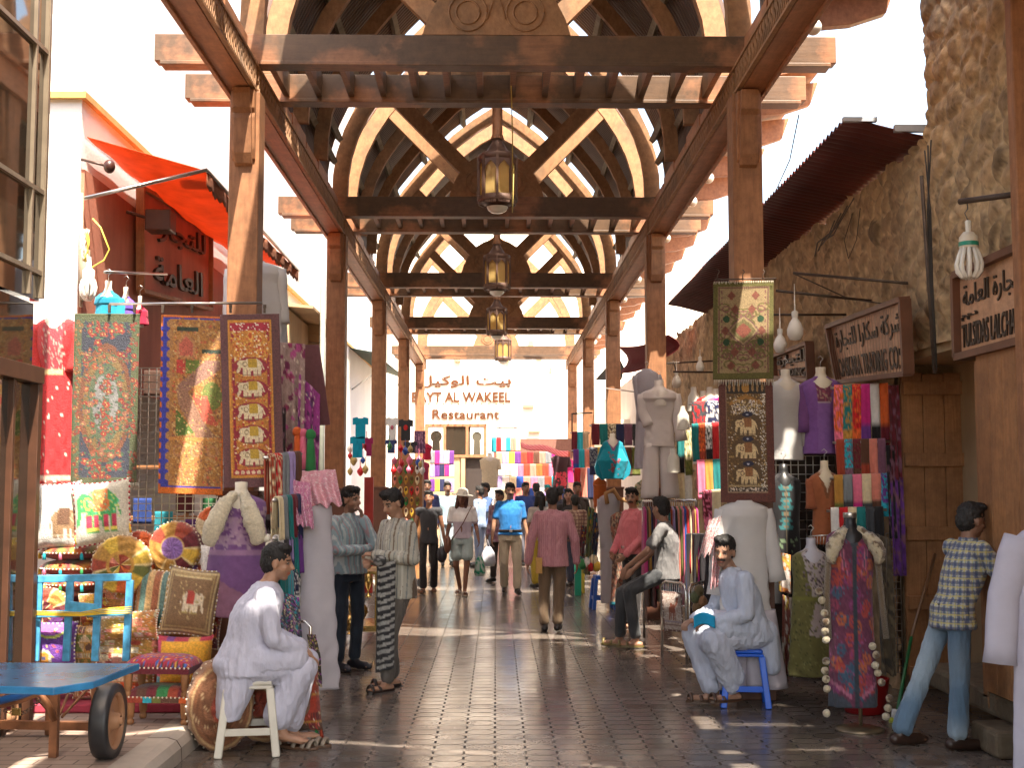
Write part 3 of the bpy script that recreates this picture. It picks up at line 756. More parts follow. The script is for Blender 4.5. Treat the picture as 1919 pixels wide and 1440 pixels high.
# ---------- lettering ----------
_AR = {'ا': ('FE8D', 0), 'أ': ('FE83', 0), 'ب': ('FE8F', 1), 'ت': ('FE95', 1), 'ة': ('FE93', 0), 'ج': ('FE9D', 1), 'د': ('FEA9', 0), 'ر': ('FEAD', 0), 'ز': ('FEAF', 0), 'س': ('FEB1', 1), 'ش': ('FEB5', 1),
       'ع': ('FEC9', 1), 'ف': ('FED1', 1), 'ق': ('FED5', 1), 'ك': ('FED9', 1), 'ل': ('FEDD', 1), 'م': ('FEE1', 1), 'ن': ('FEE5', 1), 'ه': ('FEE9', 1), 'و': ('FEED', 0), 'ي': ('FEF1', 1)}
def arabic(s):
    out = []
    for i, ch in enumerate(s):
        if ch not in _AR: out.append(ch); continue
        base, dual = _AR[ch]; pj = i > 0 and s[i-1] in _AR and _AR[s[i-1]][1]; nj = dual and i+1 < len(s) and s[i+1] in _AR
        k = {(0, 0): 0, (1, 0): 1, (0, 1): 2, (1, 1): 3}[(1 if pj else 0, 1 if nj else 0)]
        out.append(chr(int(base, 16)+k))
    return ''.join(out[::-1])
def lettering(body, BL, BR, TL, TR, mat, parent, name='lettering', depth=.02, bold=0, n=None):
    c = bpy.data.curves.new(name, 'FONT'); c.body = body; c.resolution_u = 3; c.extrude = .05; c.offset = bold
    o = bpy.data.objects.new(name, c); col.objects.link(o); bpy.context.view_layer.update()
    me = bpy.data.meshes.new_from_object(o.evaluated_get(bpy.context.evaluated_depsgraph_get())); bpy.data.objects.remove(o)
    co = np.empty(len(me.vertices)*3, dtype=np.float32); me.vertices.foreach_get('co', co); co = co.reshape(-1, 3)
    mn_, mx = co.min(0), co.max(0); q = (co-mn_)/np.maximum(mx-mn_, 1e-6)
    BL, BR, TL, TR = [np.array(Vector(v)) for v in (BL, BR, TL, TR)]
    nn = np.array(n if n else Vector(BR-BL).cross(Vector(TL-BL)).normalized())
    u, v, w = q[:, 0:1], q[:, 1:2], q[:, 2:3]
    P = BL*(1-u)*(1-v)+BR*u*(1-v)+TL*(1-u)*v+TR*u*v+nn*(w*depth)
    me.vertices.foreach_set('co', P.astype(np.float32).ravel()); me.materials.clear(); me.materials.append(mat); me.update()
    o = bpy.data.objects.new(name, me); col.objects.link(o); o.parent = parent; return o
def bil(BL, BR, TL, TR, u, v): return Vector(BL)*(1-u)*(1-v)+Vector(BR)*u*(1-v)+Vector(TL)*(1-u)*v+Vector(TR)*u*v
def sub(q, u0, v0, u1, v1, off=None):
    o = off or Vector((0, 0, 0)); return [bil(*q, a, b)+o for a, b in ((u0, v0), (u1, v0), (u0, v1), (u1, v1))]
def board(name, q, t, mat, parent, fr=None, frm=None, **k):
    BL, BR, TL, TR = [Vector(p) for p in q]; n = (BR-BL).cross(TL-BL).normalized()
    m = MB(); m.prism([BL, BR, TR, TL], -n*t); o = m.build(name, mat, parent, **k)
    if fr:
        m = MB()
        for a, b in ((BL, BR), (BR, TR), (TR, TL), (TL, BL)): m.bar(a+n*.008, b+n*.008, fr, t+.05, n)
        m.build('frame', frm or mat, o)
    return o, n

# ---------- stone wall and tower on the right ----------
WX = 3.4
def stone(y, z):
    wv = Vector((y*1.0, z*1.0, 0)); p = Vector((y*4.0+.22*mn.noise(wv*3.2), z*5.4+.25*mn.noise(wv*3.0+Vector((9, 2, 0))), 0))
    d, pts = mn.voronoi(p); e = min(1, max(0, (d[1]-d[0])*2.3)); r = mn.noise(Vector((pts[0].x*7.3, pts[0].y*5.1, 3))); sz = .6+.4*abs(r)*2
    pit = mn.noise(Vector((y*14, z*14, 0))); pit2 = mn.noise(Vector((y*38, z*38, 4)))
    h = .058*math.sqrt(e)*sz+.012*pit+.005*pit2
    tone = .80+.55*r+.16*pit+.10*pit2
    a = np.array((.48, .33, .18))*tone; mo = np.array((.62, .45, .25))*(.85+.3*pit)
    k = min(1, max(0, (e-.10)/.22)); c = mo*(1-k)+a*k
    if pit2 > .38: c = c*.6
    return h, tuple(np.clip(c, .02, .8))
_sc = {}
def sto(y, z):
    k = (round(y, 4), round(z, 4))
    if k not in _sc: _sc[k] = stone(y, z)
    return _sc[k]
def wall_patch(m, y0, y1, z0, z1, st, topn=0, edgen=0):
    nu, nv = max(2, int((y1-y0)/st)), max(2, int((z1-z0)/st))
    def pos(u, v): return y0+(y1-y0)*u, z0+(z1-z0)*v
    def f(u, v):
        y, z = pos(u, v); h = sto(y, z)[0]; yy, zz = y, z
        if topn: zz += topn*v*(mn.noise(Vector((y*2.4, 0, 5)))+.5*mn.noise(Vector((y*7, 0, 1))))
        if edgen and u > .8: yy += edgen*(u-.8)/.2*(mn.noise(Vector((z*2.6, 7, 5)))*1.3+.7*mn.noise(Vector((z*6, 0, 1)))) 
        return (WX-h, yy, zz)
    m.grid(f, nu, nv, lambda u, v: sto(*pos(u, v))[1])
m = MB()
wall_patch(m, 7.4, 9.66, 2.78, 7.0, .025, 0, .07); wall_patch(m, 9.66, 14.0, 2.78, 4.43, .03, .10); wall_patch(m, 14.0, 25.2, 1.2, 4.47, .06, .12)
wall_patch(m, 10.62, 14.0, .0, 2.78, .06); wall_patch(m, 3.0, 7.4, .0, 7.0, .12); wall_patch(m, 7.4, 8.35, .0, 2.78, .05); wall_patch(m, 14, 25.2, 0, 1.2, .12)
def flat(fn): m.grid(fn, 3, 40, lambda u, v: (.26, .18, .10))
m.cur = (.26, .18, .10)
m.box((3.43, 3, 2.80), (4.4, 9.60, 7.0)); m.box((3.43, 9.60, 2.80), (3.9, 25.2, 4.38)); m.box((3.43, 10.66, 0), (3.9, 25.2, 2.80)); m.box((3.43, 3, 0), (4.4, 8.3, 2.80))
m.build('stone_wall', MAT['stonecol'], label='tall rough coral stone wall with a ragged higher tower end, behind the right hand stalls', cat='wall')
# recessed shop entrance with plank door leaves
r = empty('shop_doorway', (WX, 9.4, 0), 0, 'dark shop doorway in the stone wall with open plank door leaves', 'doorway')
def rel(o): o.location = (0, 0, 0); o.matrix_parent_inverse = r.matrix_world.inverted() if False else Matrix.Translation((-WX, -9.4, 0)); return o
m = MB(); m.box((3.9, 8.3, 0), (3.96, 10.7, 2.8)); m.box((3.40, 8.3, 2.72), (3.9, 10.66, 2.79)); rel(m.build('reveal', MAT['tan'], r))
D0 = AY(1683, 700, 10.55); zt, zb = D0.z, .14
m = MB(); x = 3.40
for i in range(4): m.box((x+.003, 10.50, zb), (x+.178, 10.535, zt-.01*(i % 2))); x += .18
dl = rel(m.build('door_leaf', MAT['door'], r, bevel=.004))
for yy in (728, 862, 1000, 1130, 1262):
    z = AY(1750, yy, 10.5).z; m = MB(); m.box((3.41, 10.455, z-.055), (4.06, 10.50, z+.055)); 
    for xx in (3.5, 3.7, 3.92): m.ell((xx, 10.452, z), (.008, .006, .008), 6, 4)
    rel(m.build('batten', MAT['door'], dl, bevel=.004)) if False else None
    b_ = m.build('batten', MAT['door'], dl, bevel=.004)
L0 = AX(1853, 672, 3.33)
m = MB(); m.box((3.30, 8.52, .28), (3.40, 8.62, L0.z)); m.box((3.405, 8.56, .28), (4.1, 8.60, L0.z+.02)); dl2 = rel(m.build('door_leaf', MAT['door'], r, bevel=.006))
m = MB()
for i in range(14):
    z = .3+i*.17; m.ell((3.298, 8.52, z+rnd.uniform(-.05, .05)), (.008, .012, rnd.uniform(.06, .12)), 8, 6)
rel(m.build('door_edge', MAT['woodl'], r))
m = MB()
for i in range(5): m.box((3.27, 7.42+.218*i, .34), (3.298, 7.42+.218*i+.214, L0.z+.03-.01*(i % 2)))
rel(m.build('door_leaf', MAT['door'], r, bevel=.004))
m = MB(); m.cur = (.16, .12, .075); m.box((3.12, 7.95, 0), (3.9, 8.40, .17)); m.box((3.30, 8.05, .172), (3.9, 9.9, .33)); rel(m.build('doorstep', MAT['stonecol'], r, bevel=.03))
m = MB(); m.cur = (.2, .1, .05); m.box((3.34, 8.0, .34), (3.42, 8.08, .75)); rel(m.build('door_foot', MAT['door'], r))
px_ = AY(1893, 100, 7.58).x; m = MB(); m.box((px_, 7.55, 0), (px_+.2, 7.65, 6.2)); m.build('timber_post', MAT['wood'], bevel=.01, label='tall brown timber post at the right edge in front of the stone tower', cat='post')

# ---------- corrugated canopy ----------
r = empty('corrugated_canopy', (3.0, 9.8, 4.5), 0, 'long dark red corrugated canopy running along the top of the stone wall', 'canopy')
m = MB()
def cf(u, v):
    y = 9.76+10.3*v; return (2.76+.72*u-3.0, y-9.8, 4.60-.15*u+.02*math.sin(v*85*2*math.pi)-4.5+.02*mn.noise(Vector((y*.7, u*2, 0))))
m.grid(cf, 4, 680, lambda u, v: (.115, .030, .024)); m.build('roof_sheet', MAT['paint'], r, solid=.004)
m = MB(); m.cur = (.42, .45, .50); m.box((-.25, -.06, .085), (.02, -.01, .12)); m.box((.16, -.06, .005), (.52, -.01, .06)); m.build('edge_strip', MAT['paint'], r)
m = MB(); m.tube([AY(1497, 215, 10.9)-Vector((3, 9.8, 4.5)), AY(1480, 300, 12)-Vector((3, 9.8, 4.5)), AY(1455, 355, 13)-Vector((3, 9.8, 4.5))], .006, 5, (.04, .03, .03)); m.build('stay_wire', MAT['plain'], r)
r = empty('shade_canopy', (2.9, 24, 4.0), 0, 'dark red cloth shade beyond the corrugated canopy', 'canopy')
q = [AX(1150, 690, 2.75), AX(1205, 690, 3.6), AX(1150, 628, 2.6), AX(1262, 628, 3.6)]
a, b, c_, d_ = AX(1157, 650, 2.3), AX(1252, 628, 2.9), AX(1157, 700, 2.3), AX(1250, 668, 2.9)
m = MB(); o_ = Vector((2.9, 24, 4.0)); m.grid(lambda u, v: bil(a-o_, b-o_, c_-o_, d_-o_, u, v)+Vector((.2*math.sin(math.pi*v), 0, -.08*math.sin(math.pi*u))), 10, 6, lambda u, v: (.16, .015, .018)); m.build('cloth', MAT['clothdull'], r, solid=.01)
m = MB(); a, b = AX(1117, 715, 2.2), AX(1188, 668, 2.6); m.prism([AX(1117, 712, 2.25), AX(1165, 712, 2.5), AX(1170, 690, 2.5), AX(1158, 666, 2.5)], (0, .3, .02), (.06, .065, .06))
m.build('awning_flap', MAT['clothdull'], label='small grey green awning flap hanging from the second last post', cat='awning')

r = empty('unseen_sunshade', (2.95, 5.2, 5.7), 0, 'unseen flat awning added to shade the right hand stalls, beside the arcade roof', 'awning')  # out of view, added to keep the sun off the right stalls
m = MB()
for i in range(64): m.tube([(-.45, -2.9+.09*i, .0), (.45, -2.9+.09*i, -.1)], .048 if i % 9 else .02, 6, (.22, .15, .08))
m.build('sunshade_slats', MAT['plain'], r); m = MB(); m.bar((-.4, -2.95, .08), (-.4, 2.9, .08), .06, .06); m.bar((.4, -2.95, .0), (.4, 2.9, .0), .06, .06); m.build('pole', MAT['wood'], r)

# ---------- signs on the stone wall ----------
SB = wood('sign_wood', (.62, .36, .21), (.50, .27, .15), (.2, .1, .06), (1, .2, 1), stainamt=.3); SF = pm('sign_frame', (.14, .055, .028), .5, var=.2); SL = pm('sign_letters', (.05, .035, .025), .5, var=.2)
q1 = [AX(1800, 670, 3.28), AX(1985, 622, 3.28), AX(1796, 517, 3.28), AX(1985, 432, 3.28)]
s, n = board('shop_sign', q1, .04, SB, None, .05, SF, label='large wooden sign reading TULSIDAS LALCHAND under an Arabic line', cat='sign')
lettering('TULSIDAS LALCHAND', *sub(q1, .04, .10, .72, .38), SL, s, depth=.012, bold=.004, n=n)
lettering(arabic('للتجارة العامة'), *sub(q1, .06, .52, .72, .84), SL, s, depth=.012, n=n); lettering(arabic('ذ.م.م'.replace('ذ', 'د')), *sub(q1, .05, .42, .22, .50), SL, s, depth=.02, n=n)
q2 = [AX(1576, 716, 3.20), AX(1704, 700, 3.20), AX(1556, 612, 3.16), AX(1697, 560, 3.16)]
s, n = board('shop_sign', q2, .04, SB, None, .04, SF, label='tilted wooden sign reading OASKARA TRADING CO. wrapped in thin wire', cat='sign')
lettering('OASKARA TRADING CO.', *sub(q2, .02, .08, .90, .40), SL, s, depth=.010, bold=.004, n=n); lettering(arabic('شركة سكارا للتجارة'), *sub(q2, .05, .50, .94, .88), SL, s, depth=.012, n=n)
lettering('L.L.C', *sub(q2, .91, .26, .98, .36), SL, s, depth=.02, n=n)
m = MB()
for i in range(26):
    u = i/26; b = bil(*q2, u+.03+.02*math.sin(i), .92)+n*.05; m.tube([bil(*q2, u, -.04)+n*.05, bil(*q2, u+.015, .5)+n*.06, b], .0018, 4, (.25, .18, .12))
m.build('wire_wrap', MAT['plain'], s)
q3 = [AX(1457, 708, 3.15), AX(1521, 712, 3.15), AX(1455, 668, 3.15), AX(1518, 643, 3.15)]
s, n = board('shop_sign', q3, .04, SB, None, .04, SF, label='smallest and farthest wooden sign, half hidden behind the green prayer rug', cat='sign')
lettering(arabic('للتجارة'), *sub(q3, .08, .42, .92, .9), SL, s, depth=.03, bold=.01, n=n); lettering('TRADING', *sub(q3, .1, .1, .9, .36), SL, s, depth=.03, bold=.01, n=n)

# ---------- poles, brackets and bulbs on the stone wall ----------
def rod(name, p, q, r_, label, mat='iron', cat='pole', extra=None, n=8):
    m = MB(); m.tube([p, q], r_, n)
    for e in (extra or []): m.tube(e[0], e[1], 6)
    return m.build(name, MAT[mat], label=label, cat=cat)
b1a, b1b = AX(1487, 512, 2.75), AX(1702, 531, 3.38)
rod('bracket_pole', AY(1487, 512, 10.9), AX(1702, 531, 3.36), .012, 'rusty iron pole reaching out from the wall above the tilted sign', extra=[([AY(1490, 514, 10.9), AX(1590, 560, 3.2), AX(1660, 570, 3.34)], .006)])
rod('bracket_pole', AY(1454, 545, 11.2), AX(1633, 564, 3.36), .012, 'thin iron pole just beside the green prayer rug, over the smallest sign')
rod('bracket_pole', AY(1450, 590, 11.6), AX(1585, 590, 3.34), .011, 'lowest thin iron pole between the green rug and the tilted sign')
rod('bracket_pole', AY(1798, 378, 8.25), AX(1925, 361, 3.36), .020, 'thick dark iron arm holding the large ribbed lamp')
for i, (x0, y0, x1, y1, Y) in enumerate(((1250, 681, 1335, 677, 17.5), (1262, 697, 1345, 698, 15.5), (1262, 678, 1275, 720, 17.4))):
    rod('bracket_pole', AY(x0, y0, Y), AY(x1, y1, Y+.3), .012, ['thin rail below the canopy end, upper of the far pair', 'thin rail below the canopy end, lower of the far pair', 'short upright rail of the far pair by the stone wall'][i])
rod('wall_pipe', AX(1727, 330, 3.28), AX(1752, 700, 3.28), .016, 'dark vertical pipe running down the stone wall between the two big signs', cat='pipe')
m = MB()
for k in range(3):
    P = [AX(1745-6*k, 262+10*k, 3.22), AX(1738+3*k, 400, 3.24), AX(1744+2*k, 540, 3.25), AX(1756, 695, 3.25)]; m.tube(P, .006, 5, (.03, .025, .02))
m.build('cable_bundle', MAT['plain'], label='bundle of dark cables hanging beside the vertical wall pipe', cat='cable')
m = MB()
for k in range(4): m.tube([AX(1600-12*k, 372+14*k, 3.25), AX(1572-6*k, 420+6*k, 3.24), AX(1562-10*k, 440+5*k, 3.22), AX(1545-6*k, 450+10*k, 3.26)], .007, 6, (.09, .07, .055))
m.tube([AX(1612, 390, 3.25), AX(1605, 450, 3.25), AX(1590, 485, 3.22), AX(1582, 450, 3.24), AX(1598, 400, 3.26)], .004, 5, (.09, .07, .05))
m.build('cable_bundle', MAT['plain'], label='loops of thick cable over the top of the wall under the canopy', cat='cable')
def bulb(px, py, Y, hgt, label, cord=.25, r_=None, name='light_bulb'):
    p = AY(px, py, Y); h = hgt; r = empty(name, p, 0, label, 'light bulb')
    m = MB(); m.lathe((0, 0, 0), [(.001, -h*.5), (h*.18, -h*.46), (h*.27, -h*.28), (h*.28, -h*.1), (h*.2, h*.12), (h*.1, h*.26), (h*.09, h*.34)], 16, (1, 1, 1)); m.build('glass_bulb', MAT['bulb'], r)
    m = MB(); m.lathe((0, 0, 0), [(h*.11, h*.3), (h*.12, h*.5), (.006, h*.55), (.004, h*.5+cord)], 10, (.8, .78, .7)); m.build('socket', MAT['plastic'], r)
bulb(1490, 612, 11.0, .26, 'clear pear shaped bulb hanging left of the tilted sign', .25)
bulb(1312, 684, 16, .20, 'small pale bulb hanging left of the green prayer rug', .1); bulb(1268, 712, 16.5, .22, 'white bulb hanging lower left, under the far rails', .15)
bulb(1462, 640, 11.4, .22, 'small bulb tucked between the green rug and the wall', .2); bulb(1395, 560, 20, .1, 'tiny bulb high over the stalls', .1) if False else None
p = AY(1815, 450, 8.25); r = empty('spiral_lamp', p, 0, 'large ribbed energy saving lamp with green band hanging before the wall', 'lamp')
k = 8.25/F_
m = MB(); m.lathe((0, 0, 0), [(.001, 16*k), (10*k, 15*k), (17*k, 6*k), (18*k, -6*k), (17*k, -16*k)], 18, (.80, .72, .58)); m.lathe((0, 0, 0), [(5*k, 16*k), (6*k, 36*k), (4*k, 38*k)], 10, (.8, .78, .7))
m.tube([(0, 0, 38*k), (-.02, 0, 52*k), (0, 0, 60*k), (0, 0, 70*k)], .004, 6, (.1, .1, .1)); m.build('lamp_base', MAT['plastic'], r)
m = MB(); m.lathe((0, 0, 0), [(18.4*k, -4*k), (18.4*k, -12*k)], 18, (.02, .30, .20)); m.build('green_band', MAT['plastic'], r)
m = MB()
for i in range(10):
    a = 2*math.pi*i/10; ca, sa = math.cos(a), math.sin(a)
    m.tube([(r_*k*ca, r_*k*sa, z*k) for r_, z in ((13, -16), (19, -30), (24, -46), (22, -60), (14, -70), (9, -72))], 4.2*k, 7, (.85, .82, .74))
m.build('tube', MAT['bulb'], r)

# ---------- left buildings ----------
LX = -3.55
def wbox(m, *a): m.box(*a)
m = MB(); m.box((-6, 10.6, 3.15), (LX, 36, 11)); m.box((-6, 10.6, 0), (LX, 11.0, 3.15)); m.box((-6, 15.4, 0), (LX, 19.8, 3.15)); m.box((-6, 24.5, 0), (LX, 36, 3.15)); m.box((-6.1, 11, 0), (-5.6, 24.5, 3.15))
wb = m.build('white_building', MAT['plaster'], label='tall whitewashed building with a thin ochre moulding, along the left side', cat='building')
m = MB(); z = 5.0; m.box((-5.2, 10.54, z), (LX+.05, 10.598, z+.055)); m.box((LX+.002, 10.6, z), (LX+.05, 36, z+.055)); m.build('moulding', pm('ochre', (.55, .33, .10), .6), wb)
a_, b_ = AX(532, 575, LX), AX(575, 600, LX)
m = MB(); y0, y1 = a_.y, b_.y; zt = AX(532, 575, LX).z
for i, (d, z0, z1) in enumerate(((.42, zt-.22, zt), (.36, zt-.34, zt-.22), (.28, zt-.55, zt-.36), (.2, zt-.75, zt-.56), (.12, zt-1.0, zt-.76))): m.box((LX+.002, y1-.35+.03*i, z0), (LX+d, y1-.03*i, z1))
m.box((LX+.002, y0, zt-1.1), (LX+.09, y1-.36, zt-.05)); m.prism([(LX+.002, y0-.1, zt), (LX+.5, y0-.1, zt-.04), (LX+.5, y0-.1, zt), (LX+.002, y0-.1, zt+.06)], (0, y1-y0+.2, 0)); m.build('window_hood', MAT['tan'], wb)
m = MB(); m.tube([(-2.95, 21.3, .14), (-2.95, 21.3, 5.2)], .05, 10); m.build('drain_pipe', pm('pipe_grey', (.22, .23, .20), .5), label='grey green drain pipe standing beside the second post on the left', cat='pipe')
m = MB(); m.tube([(-2.62, 19.6, .14), (-2.62, 19.6, 4.9)], .022, 8); m.build('drain_pipe', MAT['brass'], label='thin brass coloured pipe touching the second post on the left', cat='pipe')
# glass fronted building at the left edge
g = empty('glass_building', (-3.1, 8.5, 0), 0, 'dark glass shopfront with thin metal mullions at the left edge', 'building')
gp = lambda o: o
m = MB(); m.box((-3, -7, 2.95), (0, 0, 5.6)); m.build('upper_glass', MAT['glass'], g); m = MB(); m.box((-3, -7, .14), (-.02, -.04, 2.93)); m.build('lower_glass', MAT['glass'], g)
zs = [AX(70, y, -3.1).z for y in (85, 358, 512, 690)]
m = MB()
for z in zs[:3]: m.bar((.012, -7, z), (.012, 0, z), .03, .03)
for y in (-.02, -.23, -1.0, -2.0): m.bar((.012, y, 2.97), (.012, y, 5.6), .028, .03)
m.bar((.012, -.008, 2.97), (.012, -.008, 5.6), .04, .04); m.build('mullion', pm('alu', (.32, .26, .19), .4, .6), g)
fw = pm('dark_door_wood', (.075, .032, .018), .35, var=.25, vscale=8)
m = MB(); zd = zs[3]; m.box((-.06, -7, zd-.11), (.05, .012, zd)); m.box((-.06, -.06, .14), (.04, .01, zd-.112)); m.box((-.05, -.44, .14), (.02, -.40, zd-.112)); m.box((-.05, -7, .14), (.03, -.91, .32)); m.build('door_frame', fw, g, bevel=.004)
# awning over the left stall
r = empty('red_awning', (LX, 11, 4.6), 0, 'bright orange red cloth awning with a scalloped brown edge, left of the first post', 'awning'); O_ = Vector((LX, 11, 4.6))
wa = AX(163, 256, LX+.03); oc = AX(388, 320, -2.62); oe = AX(560, 508, -2.62); we = Vector((LX+.03, oe.y, AX(440, 478, LX+.03).z))
def aw(u, v):   # u along the lane, v outwards
    p = bil(wa, we, oc, oe, u, v); p.z -= .16*math.sin(math.pi*u)*math.sin(math.pi*(v*.8+.1))+.01*math.sin(u*40); return p-O_
m = MB(); m.grid(aw, 50, 14, lambda u, v: (.85, .13, .03)); m.build('cloth', pm('awning_cloth', (.66, .17, .06), .8, var=.12, trl=.42), r, solid=.004)
m = MB(); m.grid(lambda u, v: aw(u, 1)+Vector((.012*math.sin(u*60), 0, -v*(.13+.035*abs(math.sin(u*math.pi*34))))), 200, 3, lambda u, v: (.24, .085, .04)); m.build('valance', MAT['clothdull'], r, solid=.003)
m = MB(); m.tube([AX(157, 372, LX+.05)-O_, oc-O_+Vector((0, 0, .01))], .018, 8); m.tube([oc-O_, oe-O_], .018, 8); m.build('pole', MAT['steel'], r)
m = MB(); m.box((LX+.001, 10.63, 2.6), (LX+.03, 16.2, 4.4)); m.build('awning_light_panel', MAT['terra'], label='panel on the white building below the awning, coloured red for light through the cloth', cat='wall panel')  # white wall coloured red for sunlight tinted by the awning cloth
sq = [AX(262, 545, -3.45), AX(392, 580, -3.45), AX(262, 352, -3.45), AX(392, 425, -3.45)]
s, n = board('shop_sign', [sq[0], sq[1], sq[2], sq[3]], .03, MAT['terra'], None, .04, MAT['door'], label='red board sign with dark Arabic lettering hung below the orange awning', cat='sign')
lettering(arabic('للتجارة'), *sub(sq, .1, .55, .9, .85), SL, s, depth=.03, bold=.01, n=n); lettering(arabic('العامة'), *sub(sq, .15, .12, .85, .4), SL, s, depth=.03, bold=.01, n=n)
m = MB(); m.cur = (.10, .05, .03); p = AX(300, 415, -3.2); m.box(p-Vector((.12, .1, .1)), p+Vector((.12, .14, .1))); m.bar(p, p+Vector((-.35, 0, .1)), .03, .03); m.build('flood_lamp', MAT['paint'], label='dark boxy flood lamp above the red sign', cat='lamp', bevel=.01)
p = AX(205, 312, -3.3); m = MB(); m.ell(p, (.05, .05, .06), 12, 8, (.05, .015, .01)); m.tube([p, p+Vector((-.24, 0, .06))], .012, 6, (.05, .02, .01)); m.build('security_camera', MAT['plastic'], label='small dark round camera on the wall under the awning', cat='camera')

# ---------- end of the lane ----------
FY = 42.0; fz = lambda y: AY(900, y, FY).z; fx = lambda x: AY(x, 800, FY).x
m = MB(); m.box((-12, FY+.3, 0), (9, FY+2, 9.0)); m.box((-12, FY, fz(858)), (9, FY+.3, 9.0)); m.box((-12, FY, 0), (fx(797), FY+.3, fz(858))); m.box((fx(915), FY, 0), (9, FY+.3, fz(858)))
m.box((-12, FY+2.01, 9.0), (2, FY+8, 11.5)); 
eb = m.build('end_building', MAT['cream'], label='bright cream building closing the lane, with a restaurant name on its wall', cat='building')
FL = pm('facade_letters', (.12, .045, .02), .8, spec=.1)
def fq(x0, y0, x1, y1, Y=FY-.02): return [AY(x0, y1, Y), AY(x1, y1, Y), AY(x0, y0, Y), AY(x1, y0, Y)]
nn = Vector((0, -1, 0))
lettering('BAYT AL WAKEEL', *fq(772, 735, 957, 754), FL, eb, depth=.03, bold=.02, n=nn); lettering('Restaurant', *fq(810, 768, 936, 786), FL, eb, depth=.03, bold=.012, n=nn)
lettering(arabic('بيت الوكيل'), *fq(785, 704, 958, 727), FL, eb, depth=.03, bold=.02, n=nn)
m = MB()
for i in range(12):
    p = AY(790+14*i, 768, FY-.0); m.tube([p, p+Vector((0, -.40, .18))], .012, 6, (.4, .2, .1)); m.ell(p+Vector((0, -.42, .18)), (.03, .07, .03), 8, 6, (.4, .2, .1)); m.build('spot_lamp', MAT['plain'], eb); m = MB()
m = MB(); z0, z1 = fz(858), fz(795); x0, x1 = fx(797), fx(912)
for a, b, c, d in ((x0, x1, z1-.09, z1), (x0, x1, z0, z0+.09)): m.box((a, FY-.08, c), (b, FY-.001, d))
for t in (0, .31, .69, 1): xx = x0+(x1-x0-.09)*t; m.box((xx, FY-.08, z0+.091), (xx+.09, FY-.001, z1-.091))
wf = m.build('window', MAT['wood'], eb)
m = MB(); m.box((x0, FY-.03, z0), (x1, FY-.004, z1)); m.build('glass_pane', MAT['glass'], wf)
m = MB(); m.cur = (.75, .68, .58)
for s_, xa, xb in ((1, x0+.1, x0+(x1-x0)*.31), (-1, x0+(x1-x0)*.69+.09, x1-.1)):
    cx = (xa+xb)/2; rr = (xb-xa)*.36; zc_ = z0+.62*(z1-z0)
    for sd in (-1, 1):
        P = [(cx+sd*(xb-xa)/2, z0+.1), (cx+sd*rr*.72, z0+.1)]+[(cx+sd*rr*math.cos(a), zc_+rr*math.sin(a)) for a in np.linspace(-.9, math.pi/2, 10)]+[(cx, z1-.1), (cx+sd*(xb-xa)/2, z1-.1)]
        m.prism([(x, FY-.05, z) for x, z in P], (0, .015, 0)); m.build('arch_screen', MAT['plain'], wf); m = MB(); m.cur = (.75, .68, .58)
m = MB(); m.box((fx(864), FY-.06, .0), (fx(872), FY+.06, z0-.002)); m.box((fx(797), FY-.02, .0), (fx(862), FY+.05, z0-.002)); m.build('shop_front', MAT['tan'], eb)
m = MB(); m.cur = (.03, .02, .016); m.box((fx(873), FY+.1, 0), (fx(914), FY+.29, z0)); m.build('dark_doorway', MAT['plain'], eb)  # near-black panel stands in for the shaded room behind
m = MB()
for x, y, w in ((783, 655, 10), (853, 660, 10), (942, 660, 12), (990, 640, 9)): a = AY(x, y, FY); m.box((a.x, FY-.25, a.z-.35), (a.x+w*FY/F_, FY-.002, a.z)); m.build('roof_spout', MAT['tan'], eb); m = MB()

m = MB()
for x, y, w, h in ((1005, 655, 10, 20), (1030, 690, 4, 10), (980, 760, 20, 5), (990, 808, 22, 3)): a = AY(x, y, FY); m.box((a.x, FY-.12, a.z-h*FY/F_), (a.x+w*FY/F_, FY-.002, a.z)); m.build('wall_box', MAT['tan'], eb); m = MB()
# shop fronts on the right past the stone wall, and far left
m = MB(); m.box((3.2, 25.25, 0), (7, 41.9, 4.2)); m.box((2.95, 30, 3.0), (3.2, 41, 3.25)); m.build('side_building', MAT['cream'], label='low pale building past the end of the stone wall', cat='building')
r = empty('green_awning', (-3.5, 20, 3.6), 0, 'dark green shop awning on thin struts, left between the second and third posts', 'awning'); O_ = Vector((-3.5, 20, 3.6))
a, b, c_, d_ = AX(656, 652, LX+.02), AX(700, 690, LX+.02), AX(700, 660, -2.85), AX(765, 712, -2.85)
m = MB(); m.grid(lambda u, v: bil(a-O_, b-O_, c_-O_, d_-O_, u, v), 10, 6, lambda u, v: (.05, .075, .06)); m.build('cloth', MAT['clothdull'], r, solid=.01)
m = MB(); m.tube([AX(660, 730, LX+.02)-O_, AX(702, 700, -2.86)-O_], .02, 6); m.tube([AX(722, 738, LX+.02)-O_, AX(752, 716, -2.86)-O_], .02, 6); m.build('strut', MAT['steel'], r)
